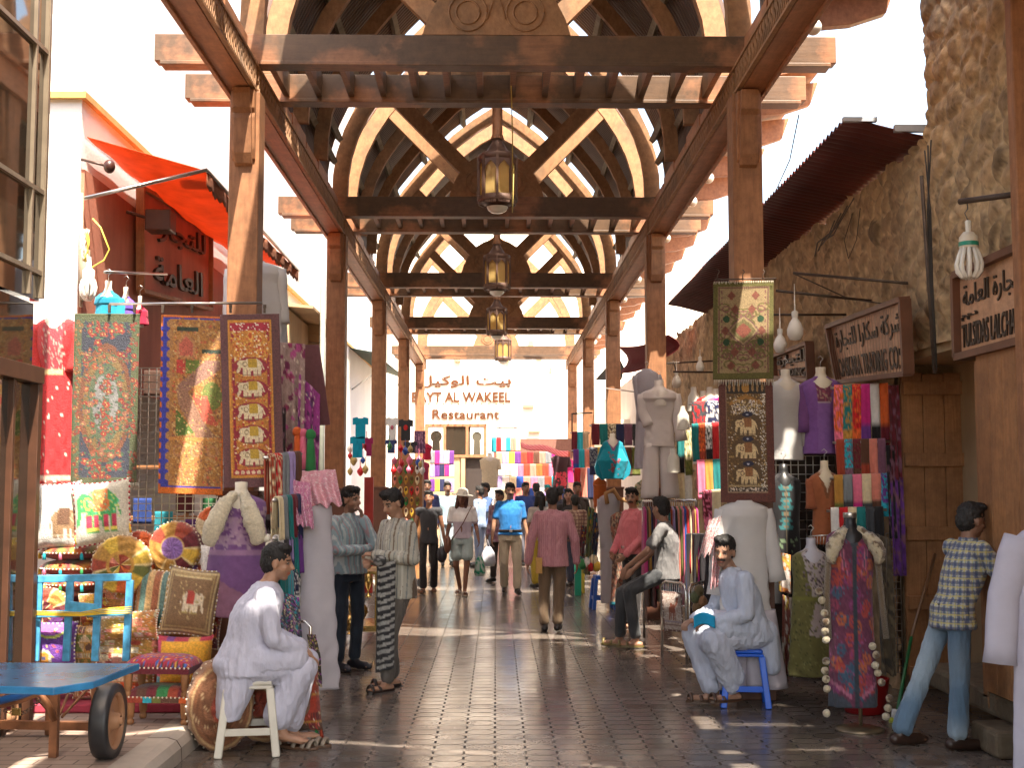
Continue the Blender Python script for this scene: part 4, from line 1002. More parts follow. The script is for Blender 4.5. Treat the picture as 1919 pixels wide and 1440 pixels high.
# ---------- builders for the goods ----------
CN = dict(red=srgb(200, 30, 35), maroon=srgb(110, 25, 40), pink=srgb(235, 120, 150), magenta=srgb(205, 40, 130), orange=srgb(225, 105, 45), rust=srgb(165, 65, 40), yellow=srgb(230, 190, 70), gold=srgb(190, 140, 60),
          green=srgb(45, 130, 70), olive=srgb(110, 115, 50), teal=srgb(20, 120, 120), turquoise=srgb(40, 175, 195), blue=srgb(40, 80, 170), navy=srgb(35, 40, 80), purple=srgb(110, 55, 140), lilac=srgb(170, 150, 205),
          white=srgb(232, 228, 222), cream=srgb(228, 210, 170), grey=srgb(130, 135, 140), black=srgb(25, 22, 24), brown=srgb(95, 60, 42), salmon=srgb(228, 140, 120), mauve=srgb(130, 85, 105), beige=srgb(200, 170, 135), charcoal=srgb(60, 62, 66))
C = CN
def patch(w, h, seed, pal, nx=5, ny=8, mirrors=60, border=None, trim=None):
    g = random.Random(seed); cv = Cv(w, h, C[pal[0]] if isinstance(pal[0], str) else pal[0]); P = [C[p] if isinstance(p, str) else p for p in pal]
    ys = [0]; 
    while ys[-1] < 1: ys.append(ys[-1]+g.uniform(.6, 1.5)/ny)
    for a, b in zip(ys[:-1], ys[1:]):
        x = 0
        while x < 1:
            x2 = x+g.uniform(.5, 1.6)/nx; c = g.choice(P); cv.rect(x, a, x2, b, tuple(q*g.uniform(.75, 1.15) for q in c))
            k = g.random(); c2 = g.choice(P)
            if k < .3: cv.ell((x+x2)/2, (a+b)/2, (x2-x)*.35, (b-a)*.35, c2)
            elif k < .5:
                for i in range(3): cv.rect(x+(x2-x)*(i+.2)/3, a, x+(x2-x)*(i+.5)/3, b, c2)
            elif k < .65: cv.poly([(x, b), ((x+x2)/2, a), (x2, b)], c2)
            x = x2
        cv.rect(0, a, 1, a+.25/ny*.35, C['gold'])
    cv.specks(mirrors, [(.85, .8, .7), (.9, .75, .4), (.7, .2, .2)], .012, seed=seed)
    if border: cv.frame(0, border, C[trim or 'gold'])
    return cv.jitter(.25, seed)
def floral(cv, n, cs, seed, box=(0, 0, 1, 1), r=.03, leaf=(.12, .22, .12)):
    g = random.Random(seed); k = cv.w/cv.h
    for i in range(n):
        u, v = g.uniform(box[0], box[2]), g.uniform(box[1], box[3]); rr = r*g.uniform(.6, 1.3)
        for j in range(3):
            a = g.uniform(0, 6.28); cv.ell(u+rr*1.5*math.cos(a), v+rr*1.5*k*math.sin(a), rr*.8, rr*.35*k, leaf)
        c = g.choice(cs)
        for j in range(5): a = j*1.257+g.random(); cv.ell(u+rr*.7*math.cos(a), v+rr*.7*k*math.sin(a), rr*.5, rr*.5*k, c)
        cv.ell(u, v, rr*.3, rr*.3*k, (.8, .6, .2))
    return cv
def tassel(m, p, c, L=.06): m.tube([p, p+Vector((0, 0, -L*.3)), p+Vector((.003, 0, -L))], [.006, .012, .014], 6, c)
def cushion(label, x0, y0, x1, y1, Y, cv, thick=.16, tilt=0, lean=0, yaw=0, trim=None, tass=(), name='cushion', pompoms=None, back=None, group=None, cat='cushion', pinch=.10):
    """square cushion standing up, facing the lane; the box is its outline in the photo"""
    w, h = (x1-x0)*Y/F_, (y1-y0)*Y/F_; p = AY((x0+x1)/2, (y0+y1)/2, Y)
    r = empty(name, p, 0, label, cat, group); r.rotation_euler = (R(lean), R(tilt), R(yaw))
    m = MB(); bc = back or cv.at(.5, .5)
    def pos(u, v, s):
        a, b = 2*u-1, 2*v-1; e = (1-abs(a)**3.5)*(1-abs(b)**3.5); q = 1-pinch*(1-abs(a*b))*(abs(a)**4+abs(b)**4)
        sx = a*(1-pinch*.8*(1-b*b)*abs(a)**3); sz = -b*(1-pinch*.8*(1-a*a)*abs(b)**3)
        wr = .006*mn.noise(Vector((u*7, v*7, Y+x0)))
        return (sx*w/2, s*(-thick/2*max(e, 0)**.55 - wr), sz*h/2)
    m.grid(lambda u, v: pos(u, v, 1), 36, 36, lambda u, v: cv.at(u, v)); m.grid(lambda u, v: pos(u, v, -1), 14, 14, lambda u, v: bc, flip=True)
    m.build('cover', MAT['embroid'], r)
    if trim or tass:
        t = MB(); per = [pos(u, 0, 0) for u in np.linspace(0, 1, 24)]+[pos(1, v, 0) for v in np.linspace(0, 1, 24)]+[pos(u, 1, 0) for u in np.linspace(1, 0, 24)]+[pos(0, v, 0) for v in np.linspace(1, 0, 24)]
        if trim:
            for i, q in enumerate(per): t.ell(q, (.009, .009, .009), 6, 4, trim if i % 2 else (.8, .75, .65))
        for (u, v, c) in tass: tassel(t, Vector(pos(u, v, 0))+Vector((0, -.01, 0)), C[c], .07)
        t.build('trim', MAT['clothdull'], r)
    return r
def rcushion(label, cx, cy, rpx, Y, fn, thick=.16, yaw=0, lean=0, trim=(.75, .65, .5), name='round_cushion', rx=1.0, cat='cushion', group=None, side=None):
    """round cushion seen face on; fn(rad, ang) gives its colour"""
    p = AY(cx, cy, Y); Rr = rpx*Y/F_; r = empty(name, p, 0, label, cat, group); r.rotation_euler = (R(lean), 0, R(yaw)); m = MB()
    nr, na = 18, 64; vs, cs = [], []
    prof = [(t, -thick/2*(.75+.25*(1-t*t))) for t in np.linspace(.02, .93, nr)]+[(.98, -thick*.3), (1.0, -thick*.1), (1.0, thick*.15), (.96, thick*.4), (.5, thick*.5), (.02, thick*.5)]
    for i, (q, d) in enumerate(prof):
        for k in range(na):
            a = 2*math.pi*k/na; pu = 1+.02*math.sin(a*16)*(q > .9); vs.append((Rr*rx*q*pu*math.cos(a), d*(1+.05*math.sin(a*5+i)), Rr*q*pu*math.sin(a)))
            cs.append(fn(q, a) if i < nr else (side or fn(.97, a)))
    n_ = len(prof); fs = [(i*na+k, (i+1)*na+k, (i+1)*na+(k+1) % na, i*na+(k+1) % na) for i in range(n_-1) for k in range(na)]+[tuple(range(na))]
    m.add(vs, fs, None, True); m.c = cs; m.build('cover', MAT['embroid'], r)
    t = MB()
    for k in range(40):
        a = 2*math.pi*k/40; t.ell((Rr*rx*1.01*math.cos(a), -thick*.12, Rr*1.01*math.sin(a)), (.008, .008, .008), 6, 4, trim)
    t.build('trim', MAT['clothdull'], r); return r
def wedges(pal, n, rings, seed=1, star=0):
    g = random.Random(seed); T = [[C[g.choice(pal)] for _ in range(n)] for _ in rings]
    def fn(q, a):
        for i, rr in enumerate(rings):
            if q < rr:
                if rr-q < .035: return C['gold']
                k = int((a/(2*math.pi)*n+i*.5) % n); f = (a/(2*math.pi)*n+i*.5) % 1
                c = T[i][k]
                if f < .06: return (.75, .6, .3)
                w = .72+.5*abs(mn.noise(Vector((q*9, a*6, seed)))); return tuple(min(1, x*w) for x in c)
        return C['rust']
    return fn
def flatcushion(label, x0, y0, x1, y1, Y, seed, pal, group):
    w, h = (x1-x0)*Y/F_, (y1-y0)*Y/F_; p = AY((x0+x1)/2, y1, Y); r = empty('flat_cushion', p, 0, label, 'cushion', group); g = random.Random(seed)
    P = [C[c] for c in pal]; m = MB()
    m.ell((0, .18, h/2), (w/2, .24, h*.56), 40, 14, C[pal[0]])
    out = []
    for v in m.v:
        a = v[0]/(w/2); top = (v[2] > h*.45); k = int((a*6+9+seed)); out.append(tuple(x*(.8+.5*random.Random(k*7+seed).random()) for x in P[k % len(P)]) if top else C['maroon'])
    m.c = out; m.build('cover', MAT['embroid'], r)
    t = MB()
    for i in range(26):
        a = math.pi*(1+i/25); q = Vector((w/2*math.cos(a), .18+.245*math.sin(a), h*.5)); t.ell(q, (.007, .007, .007), 6, 4, (.85, .8, .7))
        if i % 5 == 2: tassel(t, q, C[g.choice(['turquoise', 'yellow', 'pink', 'green'])], .05)
    t.build('trim', MAT['clothdull'], r)
def garment(label, cx, yt, yb, Y, sw, ww, hw, cv=None, c=None, sl=None, neck=None, depth=.62, face=0, legs=None, name='hanging_dress', cat='dress', group=None, mat='cloth', nk=.0, fold=.05, kf=9, hanger=True, lean=0, stand=None, slc=None, vneck=None, seed=0):
    """dress, shirt or robe on a dummy or hanger. pixel sizes: sw shoulder, ww waist, hw hem width; sl = list of (side, elbow dx, elbow dy, cuff dx, cuff dy, width)"""
    k = Y/F_; top = AY(cx, yt, Y); H = (yb-yt)*k; r = empty(name, (top.x, top.y, top.z-H), R(face), label, cat, group); Z = lambda f: H*(1-f)
    def cf(t, v, ct, st):
        if cv: return cv.at(.5+.5*ct if st <= .2 else .5+.5*ct, min(.999, v))
        return c
    S, Wd, Hd = sw*k/2, ww*k/2, hw*k/2
    ns = S*.34
    L = [(0, 0, Z(0), ns, ns*.8), (0, 0, Z(0)-.012, ns*1.15, ns*.9), (0, 0, Z(0)-.035, S*.72, S*.42), (0, 0, Z(0)-.06, S*.95, S*.5), (0, 0, Z(0)-.12, S, S*.58), (0, 0, Z(0)-.25*min(1, H), S*.93, S*depth), (0, 0, Z(.0)-min(.42, H*.55), Wd, Wd*depth*1.05), (0, 0, 0, Hd, Hd*depth)]
    L = dens2(L, max(.012, H/70)); L = [(x, y, z, a, b, max(0, 1-(z/H)-.15)) for x, y, z, a, b in L]
    m = MB(); loft(m, L, 96, lambda t, v, ct, st: cf(t, 0, ct, st), fold, kf, seed, cap=False)
    # colours follow the true height
    if cv:
        for i, v in enumerate(m.v): m.c[i] = cv.at(min(.999, max(0, .5+.5*v[0]/max(S, Wd, Hd))), min(.999, max(0, 1-v[2]/H)))
    m.build('cloth', MAT[mat], r, solid=.004)
    for (side, ex, ey, wx, wy, wd) in (sl or []):
        m = MB(); p0 = Vector((side*S*.80, 0, Z(0)-.075)); p1 = Vector((side*(S*.85+ex*k), -.01, Z(0)-ey*k)); p2 = Vector((side*(S*.85+wx*k), -.03, Z(0)-wy*k)); 
        pts = [p0, p0.lerp(p1, .33), p0.lerp(p1, .7), p1, p1.lerp(p2, .4), p1.lerp(p2, .75), p2]; a = wd*k/2
        m.tube(pts, [a*1.05, a*1.12, a*1.0, a*.98, a*1.0, a*.98, a*1.05], 18, slc or c or (cv.at(.5, .3)), sy=.7)
        m.v = [(v[0]+.004*mn.noise(Vector((v[0]*30, v[2]*25, seed))), v[1]+.006*mn.noise(Vector((v[2]*30, v[0]*25, seed))), v[2]) for v in m.v]
        m.build('sleeve', MAT[mat], r)
    if neck:
        m = MB(); m.lathe((0, 0, Z(0)), [(.001, .085), (ns*.72, .08), (ns*.70, .03), (ns*.95, -.01), (S*.62, -.05), (S*.5, -.2)], 20, neck); m.build('dummy_neck', MAT['plastic'], r)
        if vneck:
            m = MB(); m.prism([(-ns*.95, -S*.46-.012, Z(0)-.03), (ns*.95, -S*.46-.012, Z(0)-.03), (0, -S*.66-.012, Z(0)-vneck)], (0, .01, 0), neck); m.build('dummy_chest', MAT['plastic'], r)
    if hanger:
        m = MB(); q = Vector((0, 0, Z(0)+(.09 if neck else .0))); m.tube([q, q+Vector((0, 0, .04)), q+Vector((.025, 0, .065)), q+Vector((.0, 0, .09)), q+Vector((-.02, 0, .075))], .003, 6); m.build('hanger_hook', MAT['steel'], r)
    if legs:   # trouser legs: (y_top, y_bottom, half gap px, width top, width bottom, colour)
        ya, yb_, gp_, wa, wb_, lc = legs
        for s_ in (-1, 1):
            m = MB(); z0, z1 = H-(ya-yt)*k, H-(yb_-yt)*k
            LL = dens([(s_*wa*k*.45, 0, z0, wa*k/2, wa*k*.33), (s_*(gp_+wb_/2)*k, 0, z1, wb_*k/2, wb_*k*.33)], 12); loft(m, LL, 36, lambda *a: lc, .05, 5, s_, cap=False); m.build('trouser_leg', MAT[mat], r, solid=.004)
    if stand:
        m = MB(); m.lathe((0, 0, -stand), [(.001, .03), (.15, .028), (.16, .015), (.16, .0)], 28); m.tube([(0, 0, -stand+.02), (0, 0, H*.5)], .014, 8); m.build('stand', MAT['steel'], r)
    return r
ORD = ['first', 'second', 'third', 'fourth', 'fifth', 'sixth', 'seventh', 'eighth', 'ninth', 'tenth', 'eleventh', 'twelfth', 'thirteenth', 'fourteenth', 'fifteenth', 'sixteenth', 'seventeenth', 'eighteenth', 'nineteenth', 'twentieth']
def scarf_row(railname, spec, xa, ya, xb, yb, Ya, Yb, drop, group, rail=True, roll=True, over=.03, gap=.04, stick=0, catn='scarf'):
    """spec: list of (colour name, second colour name or None, description); they hang side by side over one rail"""
    n = len(spec); A, B = AY(xa, ya, Ya), AY(xb, yb, Yb); d = (B-A)/n; dn = d.normalized(); out = Vector((dn.y, -dn.x, 0)).normalized()
    for i, (c1, c2, desc) in enumerate(spec):
        a = A+d*(i+gap/2); b = A+d*(i+1-gap/2); L = drop*rnd.uniform(.93, 1.04) if isinstance(drop, (int, float)) else drop[i]
        pth = [Vector((0, .028, -L*.7)), Vector((0, .03, -.03))]+[Vector((0, .03*math.cos(t), .03*math.sin(t)+.0)) for t in np.linspace(0, math.pi, 6)]+[Vector((0, -.034-.01*q, -L*q)) for q in np.linspace(.05, 1, 10)]
        sd = rnd.random()*9
        def f(u, v):
            k = v*(len(pth)-1); j = min(len(pth)-2, int(k)); q = pth[j].lerp(pth[j+1], k-j); w = .007*math.sin(u*9+sd+q.z*4)*min(1, -min(q.z, 0)*6+.2)
            return a.lerp(b, u) + out*(-q.y+ (w if q.y < 0 else 0)) + Vector((0, 0, q.z)) + dn*(.02*math.sin(q.z*3+sd)*(-q.z if q.z < 0 else 0))
        k1, k2 = C[c1], C[c2] if c2 else C[c1]
        def cf(u, v):
            base = k1 if v < .80 or not c2 else k2; t = 1.0
            if 'print' in desc:
                t = 1+.9*mn.noise(Vector((u*9+sd, v*26, 0)));
                if mn.noise(Vector((u*6, v*22+sd, 5))) > .12 and v < .85: base = k2
            if 'strip' in desc and int(u*7) % 2: base = k2
            return tuple(min(1, x*t) for x in base)
        m = MB(); m.grid(f, 10, 34 if 'print' in desc else 20, cf)
        m.build('folded_scarf', MAT['cloth'], solid=.012, label=f'{desc}, {ORD[i]} on {railname}', cat=catn, group=group)
    if rail:
        m = MB(); m.tube([A-dn*.03, B+dn*.03], .012, 8); m.build('scarf_rail', MAT['steel'], label=f'metal rail carrying {railname}'.replace('the ', 'the scarves of the ', 1), cat='rail')
def gridpanel(label, x0, y0, x1, y1, Y, nx, ny, name='wire_grid', r_=.0035):
    a, b = AY(x0, y0, Y), AY(x1, y1, Y); m = MB()
    for i in range(nx+1): x = a.x+(b.x-a.x)*i/nx; m.bar((x, Y, a.z), (x, Y, b.z), r_*2, r_*2)
    for j in range(ny+1): z = a.z+(b.z-a.z)*j/ny; m.bar((a.x, Y-.006, z), (b.x, Y-.006, z), r_*2, r_*2)
    return m.build(name, MAT['steel'], label=label, cat='wire grid')

# ================= LEFT SIDE =================
rod('hanging_rail', AY(205, 570, 9.95), AY(492, 568, 9.95), .011, 'thin steel rail over the hanging embroidered cloths on the left', mat='steel', cat='rail')
rod('slotted_bar', AY(196, 510, 10.1), AY(312, 514, 11.5), .012, 'short slotted metal bar above the blue robe', mat='steel', cat='bar')
# big red dress
cv = Cv(110, 320, C['red']); cv.a[:] = (.62, .012, .018); g_ = random.Random(4)
for i in range(9): cv.rect(.1+i*.1, .42, .125+i*.1, 1, (.42, .008, .012))
cv.poly([(.28, .05), (.72, .05), (.66, .33), (.34, .33)], (.42, .05, .07)); cv.specks(200, [(.6, .45, .38), (.6, .35, .3)], .011, (.27, .06, .74, .33), 4); cv.rect(.3, .325, .7, .355, (.8, .6, .3))
cv.specks(30, [(.82, .72, .6)], .018, (.1, .38, .9, .95), 9); cv.rect(0, .955, 1, .985, (.75, .45, .35)); cv.specks(60, [(.85, .75, .6)], .014, (0, .95, 1, 1), 3); cv.ell(.5, .02, .2, .035, (.85, .78, .68))
garment('long red dress with silver beaded bodice hanging on the far left', 108, 592, 908, 9.8, 78, 62, 92, cv, sl=[(-1, 4, 62, 2, 108, 30), (1, 2, 62, 0, 108, 30)], slc=(.6, .02, .02), neck=(.75, .65, .5), fold=.07, kf=11, mat='embroid')
# floral panel
cv = Cv(130, 330, (.055, .065, .11)); cv.frame(0, .03, (.13, .16, .05)); cv.frame(.03, .09, (.16, .19, .08)); floral(cv, 60, [(.45, .05, .03), (.4, .16, .05)], 3, (.02, .02, .13, .98), .028); floral(cv, 60, [(.45, .05, .03)], 8, (.87, .02, .98, .98), .028)
for a_, c_ in ((.40, (.30, .10, .04)), (.34, (.34, .21, .07)), (.27, (.16, .22, .12)), (.20, (.42, .42, .42))): cv.ell(.5, .52, a_, a_*.86, c_)
floral(cv, 90, [(.50, .055, .035), (.55, .12, .05), (.34, .04, .05), (.5, .2, .12)], 5, (.15, .2, .85, .85), .038, (.10, .20, .10)); cv.specks(260, [(.06, .12, .07), (.3, .08, .05), (.08, .09, .15)], .012, (.14, .04, .86, .96), 9); floral(cv, 34, [(.5, .05, .03)], 6, (.45, .36, .55, .7), .035); floral(cv, 26, [(.5, .06, .04)], 11, (.2, .05, .8, .17), .04); floral(cv, 22, [(.5, .06, .04)], 12, (.2, .85, .8, .95), .04)
cv.a *= .42
o = sheet('floral_panel', AY(140, 588, 9.72), AY(262, 588, 9.72), AY(132, 912, 9.72), cv.jitter(.2), nu=70, nv=170, fold=.012, folds=2, mat='embroid', label='dark blue panel embroidered with red flowers round a pale medallion, beside the red dress', cat='wall hanging')
fringe(AY(190, 908, 9.71), AY(262, 905, 9.71), 22, .05, (.5, .45, .38), o)
# patchwork tapestry
G1, G2, G3 = (.42, .20, .05), (.30, .14, .05), (.55, .34, .12); cv = Cv(130, 350, G1); cv.rect(0, 0, 1, 1, (.60, .15, .01)); cv.rect(.03, .015, .97, .965, (.03, .04, .35))
cv.rect(.15, .02, .97, .955, G1)
for i in range(16):
    cv.ell(.15, .05+i*.057, .06, .022, (.38, .20, .07)); cv.ell(.05, .05+i*.057+.028, .07, .014, (.03, .04, .38)) 
cv.specks(900, [G2, G3, (.5, .3, .12), (.22, .10, .05), (.5, .12, .05)], .018, (.2, .02, .97, .95), 2)
cv.poly([(.26, .15), (.40, .09), (.55, .15), (.55, .24), (.26, .24)], (.45, .22, .09)); cv.poly([(.3, .16), (.4, .115), (.51, .16), (.51, .23), (.3, .23)], (.5, .12, .08)); cv.rect(.26, .065, .60, .09, (.03, .05, .03)); cv.rect(.66, .19, .97, .215, (.03, .05, .03))
cv.rect(.26, .25, .40, .33, (.50, .05, .04)); cv.rect(.40, .25, .62, .33, (.14, .20, .03)); cv.poly([(.26, .40), (.72, .25), (.95, .25), (.95, .30), (.38, .44)], (.30, .16, .12)); cv.poly([(.26, .41), (.42, .42), (.75, .62), (.95, .7), (.6, .7), (.3, .5)], (.32, .17, .11))
cv.poly([(.26, .52), (.55, .66), (.26, .68)], (.10, .17, .03)); cv.ell(.82, .45, .16, .08, (.16, .20, .04)); cv.poly([(.5, .45), (.75, .45), (.9, .62), (.7, .6)], (.55, .10, .06)); cv.rect(.15, .685, .97, .70, (.55, .25, .06))
for i in range(3): cv.ell(.3+.27*i, .76, .09, .035, (.45, .22, .1), .6)
cv.specks(500, [(.62, .45, .2), (.25, .1, .05), (.5, .3, .1)], .010, (.2, .2, .97, .95), 7)
o = sheet('patchwork_hanging', AY(302, 590, 9.9), AY(420, 594, 9.9), AY(297, 925, 9.9), cv.jitter(.3), nu=80, nv=210, fold=.014, folds=2.4, seed=2, mat='embroid', label='gold patchwork wall hanging with orange edge and blue scalloped border', cat='wall hanging')
# elephants tapestry
def eletap(bgc, inner, deep, elc, rugc, det, n, y0, y1, w, mirror_c, seed, headband):
    cv = Cv(120, 350, bgc); cv.rect(.13, .035, .87, .945, (.62, .28, .04)); cv.rect(.155, .045, .845, .935, inner); cv.rect(.17, .05, .83, .10, headband); cv.specks(50, [(.85, .8, .7)], .010, (.17, .05, .83, .1), seed)
    cv.rect(.17, .90, .83, .93, headband)
    for s_ in (0, 1): cv.rect(.185 if not s_ else .775, .11, .225 if not s_ else .815, .90, deep)
    cv.specks(800, mirror_c, .012, (.17, .1, .83, .9), seed); cv.ell(.5, .20, .33, .11, tuple(x*1.1 for x in inner)); cv.specks(340, mirror_c, .013, (.2, .1, .8, .27), seed+1)
    cv.ell(.5, .125, .05, .03, (.7, .4, .1)); cv.ell(.5, .125, .03, .018, (.6, .1, .02))
    for i in range(n):
        v = y0+(y1-y0)*i/(n-1); cv.ell(.5, v, w*.62, .062*5/n*.9, deep); elephant(cv, .51, v, w, .115*4.6/n, elc, rugc, det, 1)
    for i in range(7): cv.ell(.22+.095*i, .915, .035, .012, (.75, .6, .4))
    return cv.jitter(.22, seed)
cv = eletap((.13, .05, .055), (.50, .20, .035), (.30, .02, .04), (.72, .62, .42), (.50, .32, .03), (.22, .14, .06), 5, .305, .83, .46, [(.75, .45, .1), (.7, .3, .05), (.85, .75, .5), (.45, .03, .03), (.6, .1, .03)], 3, (.42, .02, .05))
o = sheet('elephant_hanging', AY(412, 590, 9.72), AY(523, 588, 9.72), AY(420, 915, 9.72), cv, nu=90, nv=230, fold=.014, folds=2, seed=4, mat='embroid', label='maroon edged hanging with a column of five cream elephants, on the nearest left post', cat='wall hanging')
for i, (x, Y) in enumerate(((305, 9.88), (360, 9.88), (432, 9.7), (496, 9.7), (205, 9.7), (252, 9.7))):
    p = AY(x, 582, Y); m = MB(); m.box(p-Vector((.008, .012, .02)), p+Vector((.008, .012, .02))); m.box(p-Vector((.012, .004, -.018)), p+Vector((.012, .004, .045)))
    m.build('cloth_clip', MAT['iron'], label='small dark clip gripping the top edge of a hung cloth on the rail', cat='clip', group='clips along the hanging rail')
gridpanel('pale wire display grid behind the hung cloths, above the cushions', 236, 690, 448, 1012, 10.25, 15, 24)
# things behind the grid
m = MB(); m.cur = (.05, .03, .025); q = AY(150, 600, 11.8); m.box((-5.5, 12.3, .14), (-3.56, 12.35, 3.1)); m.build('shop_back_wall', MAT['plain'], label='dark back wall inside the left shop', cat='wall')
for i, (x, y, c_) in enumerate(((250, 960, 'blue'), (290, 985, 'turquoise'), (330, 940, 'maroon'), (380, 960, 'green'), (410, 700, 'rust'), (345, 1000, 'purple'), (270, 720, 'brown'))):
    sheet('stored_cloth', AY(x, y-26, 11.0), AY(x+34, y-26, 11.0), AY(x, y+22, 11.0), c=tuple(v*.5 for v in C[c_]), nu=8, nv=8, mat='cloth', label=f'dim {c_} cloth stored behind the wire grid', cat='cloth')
m = MB()
for k in range(4): z = .5+.45*k; a = AY(236, 900, 11.2); b = AY(470, 900, 11.2); m.box((a.x, 11.15, z), (b.x, 11.5, z+.03))
for k in (236, 350, 470): a = AY(k, 900, 11.2); m.box((a.x, 11.12, .14), (a.x+.04, 11.15, 2.7))
m.cur = None; m.build('shop_shelf', MAT['door'], label='dim wooden shelving behind the wire grid', cat='shelf')
# robes above the rail
garment('turquoise robe on a dummy above the hanging rail, by the white wall', 203, 545, 600, 10.25, 50, 44, 50, c=(.01, .30, .48), sl=[(1, 2, 30, 3, 52, 20)], neck=(.8, .72, .6), name='robe', cat='robe')
garment('violet and blue robe partly behind the turquoise one', 236, 556, 604, 10.7, 38, 34, 40, c=(.16, .09, .50), neck=(.7, .6, .5), name='robe', cat='robe')
garment('crimson robe, third and farthest above the rail', 262, 572, 610, 11.1, 30, 30, 34, c=(.4, .01, .05), neck=(.6, .5, .4), name='robe', cat='robe')
p = AY(166, 525, 10.05); r = empty('white_lamp', p, 0, 'white ribbed lamp with a twist of flex, hanging over the red dress', 'lamp')
m = MB(); k = 10.05/F_
for i in range(9): a = 2*math.pi*i/9; m.tube([(10*k*math.cos(a), 10*k*math.sin(a), 0), (14*k*math.cos(a), 14*k*math.sin(a), -14*k), (12*k*math.cos(a), 12*k*math.sin(a), -28*k), (4*k*math.cos(a), 4*k*math.sin(a), -38*k)], 3.2*k, 6, (.85, .85, .82))
m.lathe((0, 0, 0), [(11*k, -2*k), (11*k, 18*k), (5*k, 24*k), (4*k, 44*k)], 12, (.85, .85, .82)); m.build('shade', MAT['plastic'], r)
m = MB()
for i in range(7):
    pts = [Vector((-.03+.02*math.sin(i*2+t*3), .02*math.cos(i+t*4), .15+t*.24)) for t in np.linspace(0, 1.1, 8)]; m.tube(pts, .006, 5, (.82, .80, .74) if i % 3 else (.7, .55, .1))
m.tube([(.02, 0, .5), (.1, -.05, .42), (.16, 0, .25), (.12, 0, .16), (.02, 0, .1)], .007, 5, (.75, .6, .1)); m.build('flex', MAT['plastic'], r)
m = MB(); m.cur = (.5, .4, .3); m.tube([AY(152, 362, 10.55), AY(152, 575, 10.5)], .018, 6); m.tube([AY(158, 470, 10.5), AY(160, 560, 10.4)], .05, 6, (.2, .15, .1)); m.build('wall_conduit', MAT['plain'], label='vertical conduit on the corner of the white wall behind the lamp', cat='pipe')
# white shirts behind the first post
garment('white shirt hanging behind the nearest left post, its shoulders showing on both sides', 478, 490, 668, 10.9, 104, 116, 124, c=(.66, .66, .68), sl=[(-1, 0, 80, -2, 120, 30), (1, 4, 80, 8, 120, 32)], name='shirt', cat='shirt', mat='white')
# scarves right of the post
def pr_scarf(seed, base, spots):
    cv = Cv(60, 120, base); cv.specks(60, spots, .06, seed=seed); cv.specks(80, [(.8, .7, .6), base], .025, seed=seed+1); return cv.jitter(.2)
sheet('printed_scarf', AY(505, 640, 10.4), AY(572, 645, 10.5), AY(500, 860, 10.4), pr_scarf(3, (.42, .30, .28), [(.30, .04, .12), (.2, .03, .1), (.5, .1, .3)]), folds=3, fold=.03, edge=.05, label='pink and plum printed scarf hanging from a hook right of the nearest left post', cat='scarf')
sheet('printed_scarf', AY(560, 700, 10.5), AY(600, 740, 10.6), AY(553, 880, 10.5), pr_scarf(5, (.35, .05, .28), [(.15, .05, .2), (.6, .3, .5), (.1, .02, .1)]), folds=2, fold=.03, edge=.05, label='magenta scarf with dark rosettes, lower right of the plum one', cat='scarf')
sheet('printed_scarf', AY(497, 760, 10.35), AY(535, 765, 10.35), AY(497, 1000, 10.35), Cv(30, 80, (.03, .02, .025)).specks(60, [(.4, .35, .35), (.2, .1, .15)], .05), folds=2, fold=.03, label='dark checked scarf close to the nearest left post', cat='scarf')
sheet('plain_cloth', AY(528, 648, 10.6), AY(598, 646, 10.7), AY(548, 800, 10.6), c=(.16, .06, .07), folds=2, fold=.03, label='dull maroon cloth behind the plum printed scarf', cat='cloth')
for i, (x0, x1, y0, y1, c_) in enumerate(((548, 566, 810, 900, 'orange'), (560, 576, 812, 880, 'pink'), (572, 592, 815, 905, 'green'), (556, 566, 850, 925, 'turquoise'))):
    m = MB(); a, b = AY((x0+x1)/2, y0, 10.3), AY((x0+x1)/2, y1, 10.3); w = (x1-x0)/2*10.3/F_
    m.ell(a, (w, w*.8, w*1.1), 12, 8, C[c_]); m.tube([a, a.lerp(b, .3), a.lerp(b, .7), b], [w*.5, w*.8, w, w*1.1], 12, C[c_]); m.v = [(v[0]+.006*mn.noise(Vector((v[0]*60, v[2]*9, i))), v[1], v[2]) for v in m.v]
    m.build('knotted_scarf', MAT['cloth'], label=f'knotted {c_} scarf tied on the hook right of the nearest left post', cat='scarf')
sheet('checked_headscarf', AY(560, 884, 9.9), AY(628, 880, 9.9), AY(572, 950, 9.8), Cv(60, 60, (.72, .35, .42)).specks(900, [(.85, .7, .72)], .008), folds=3, fold=.04, edge=.03, label='pink and white checked headscarf draped above the white robe', cat='headscarf')
sheet('checked_headscarf', AY(548, 900, 9.8), AY(580, 905, 9.8), AY(556, 985, 9.7), Cv(60, 60, (.62, .22, .38)).specks(900, [(.8, .6, .68)], .01), folds=2, fold=.04, edge=.03, label='deeper pink headscarf falling beside the checked one', cat='headscarf')
G_ = 'folded scarves on the left stand'
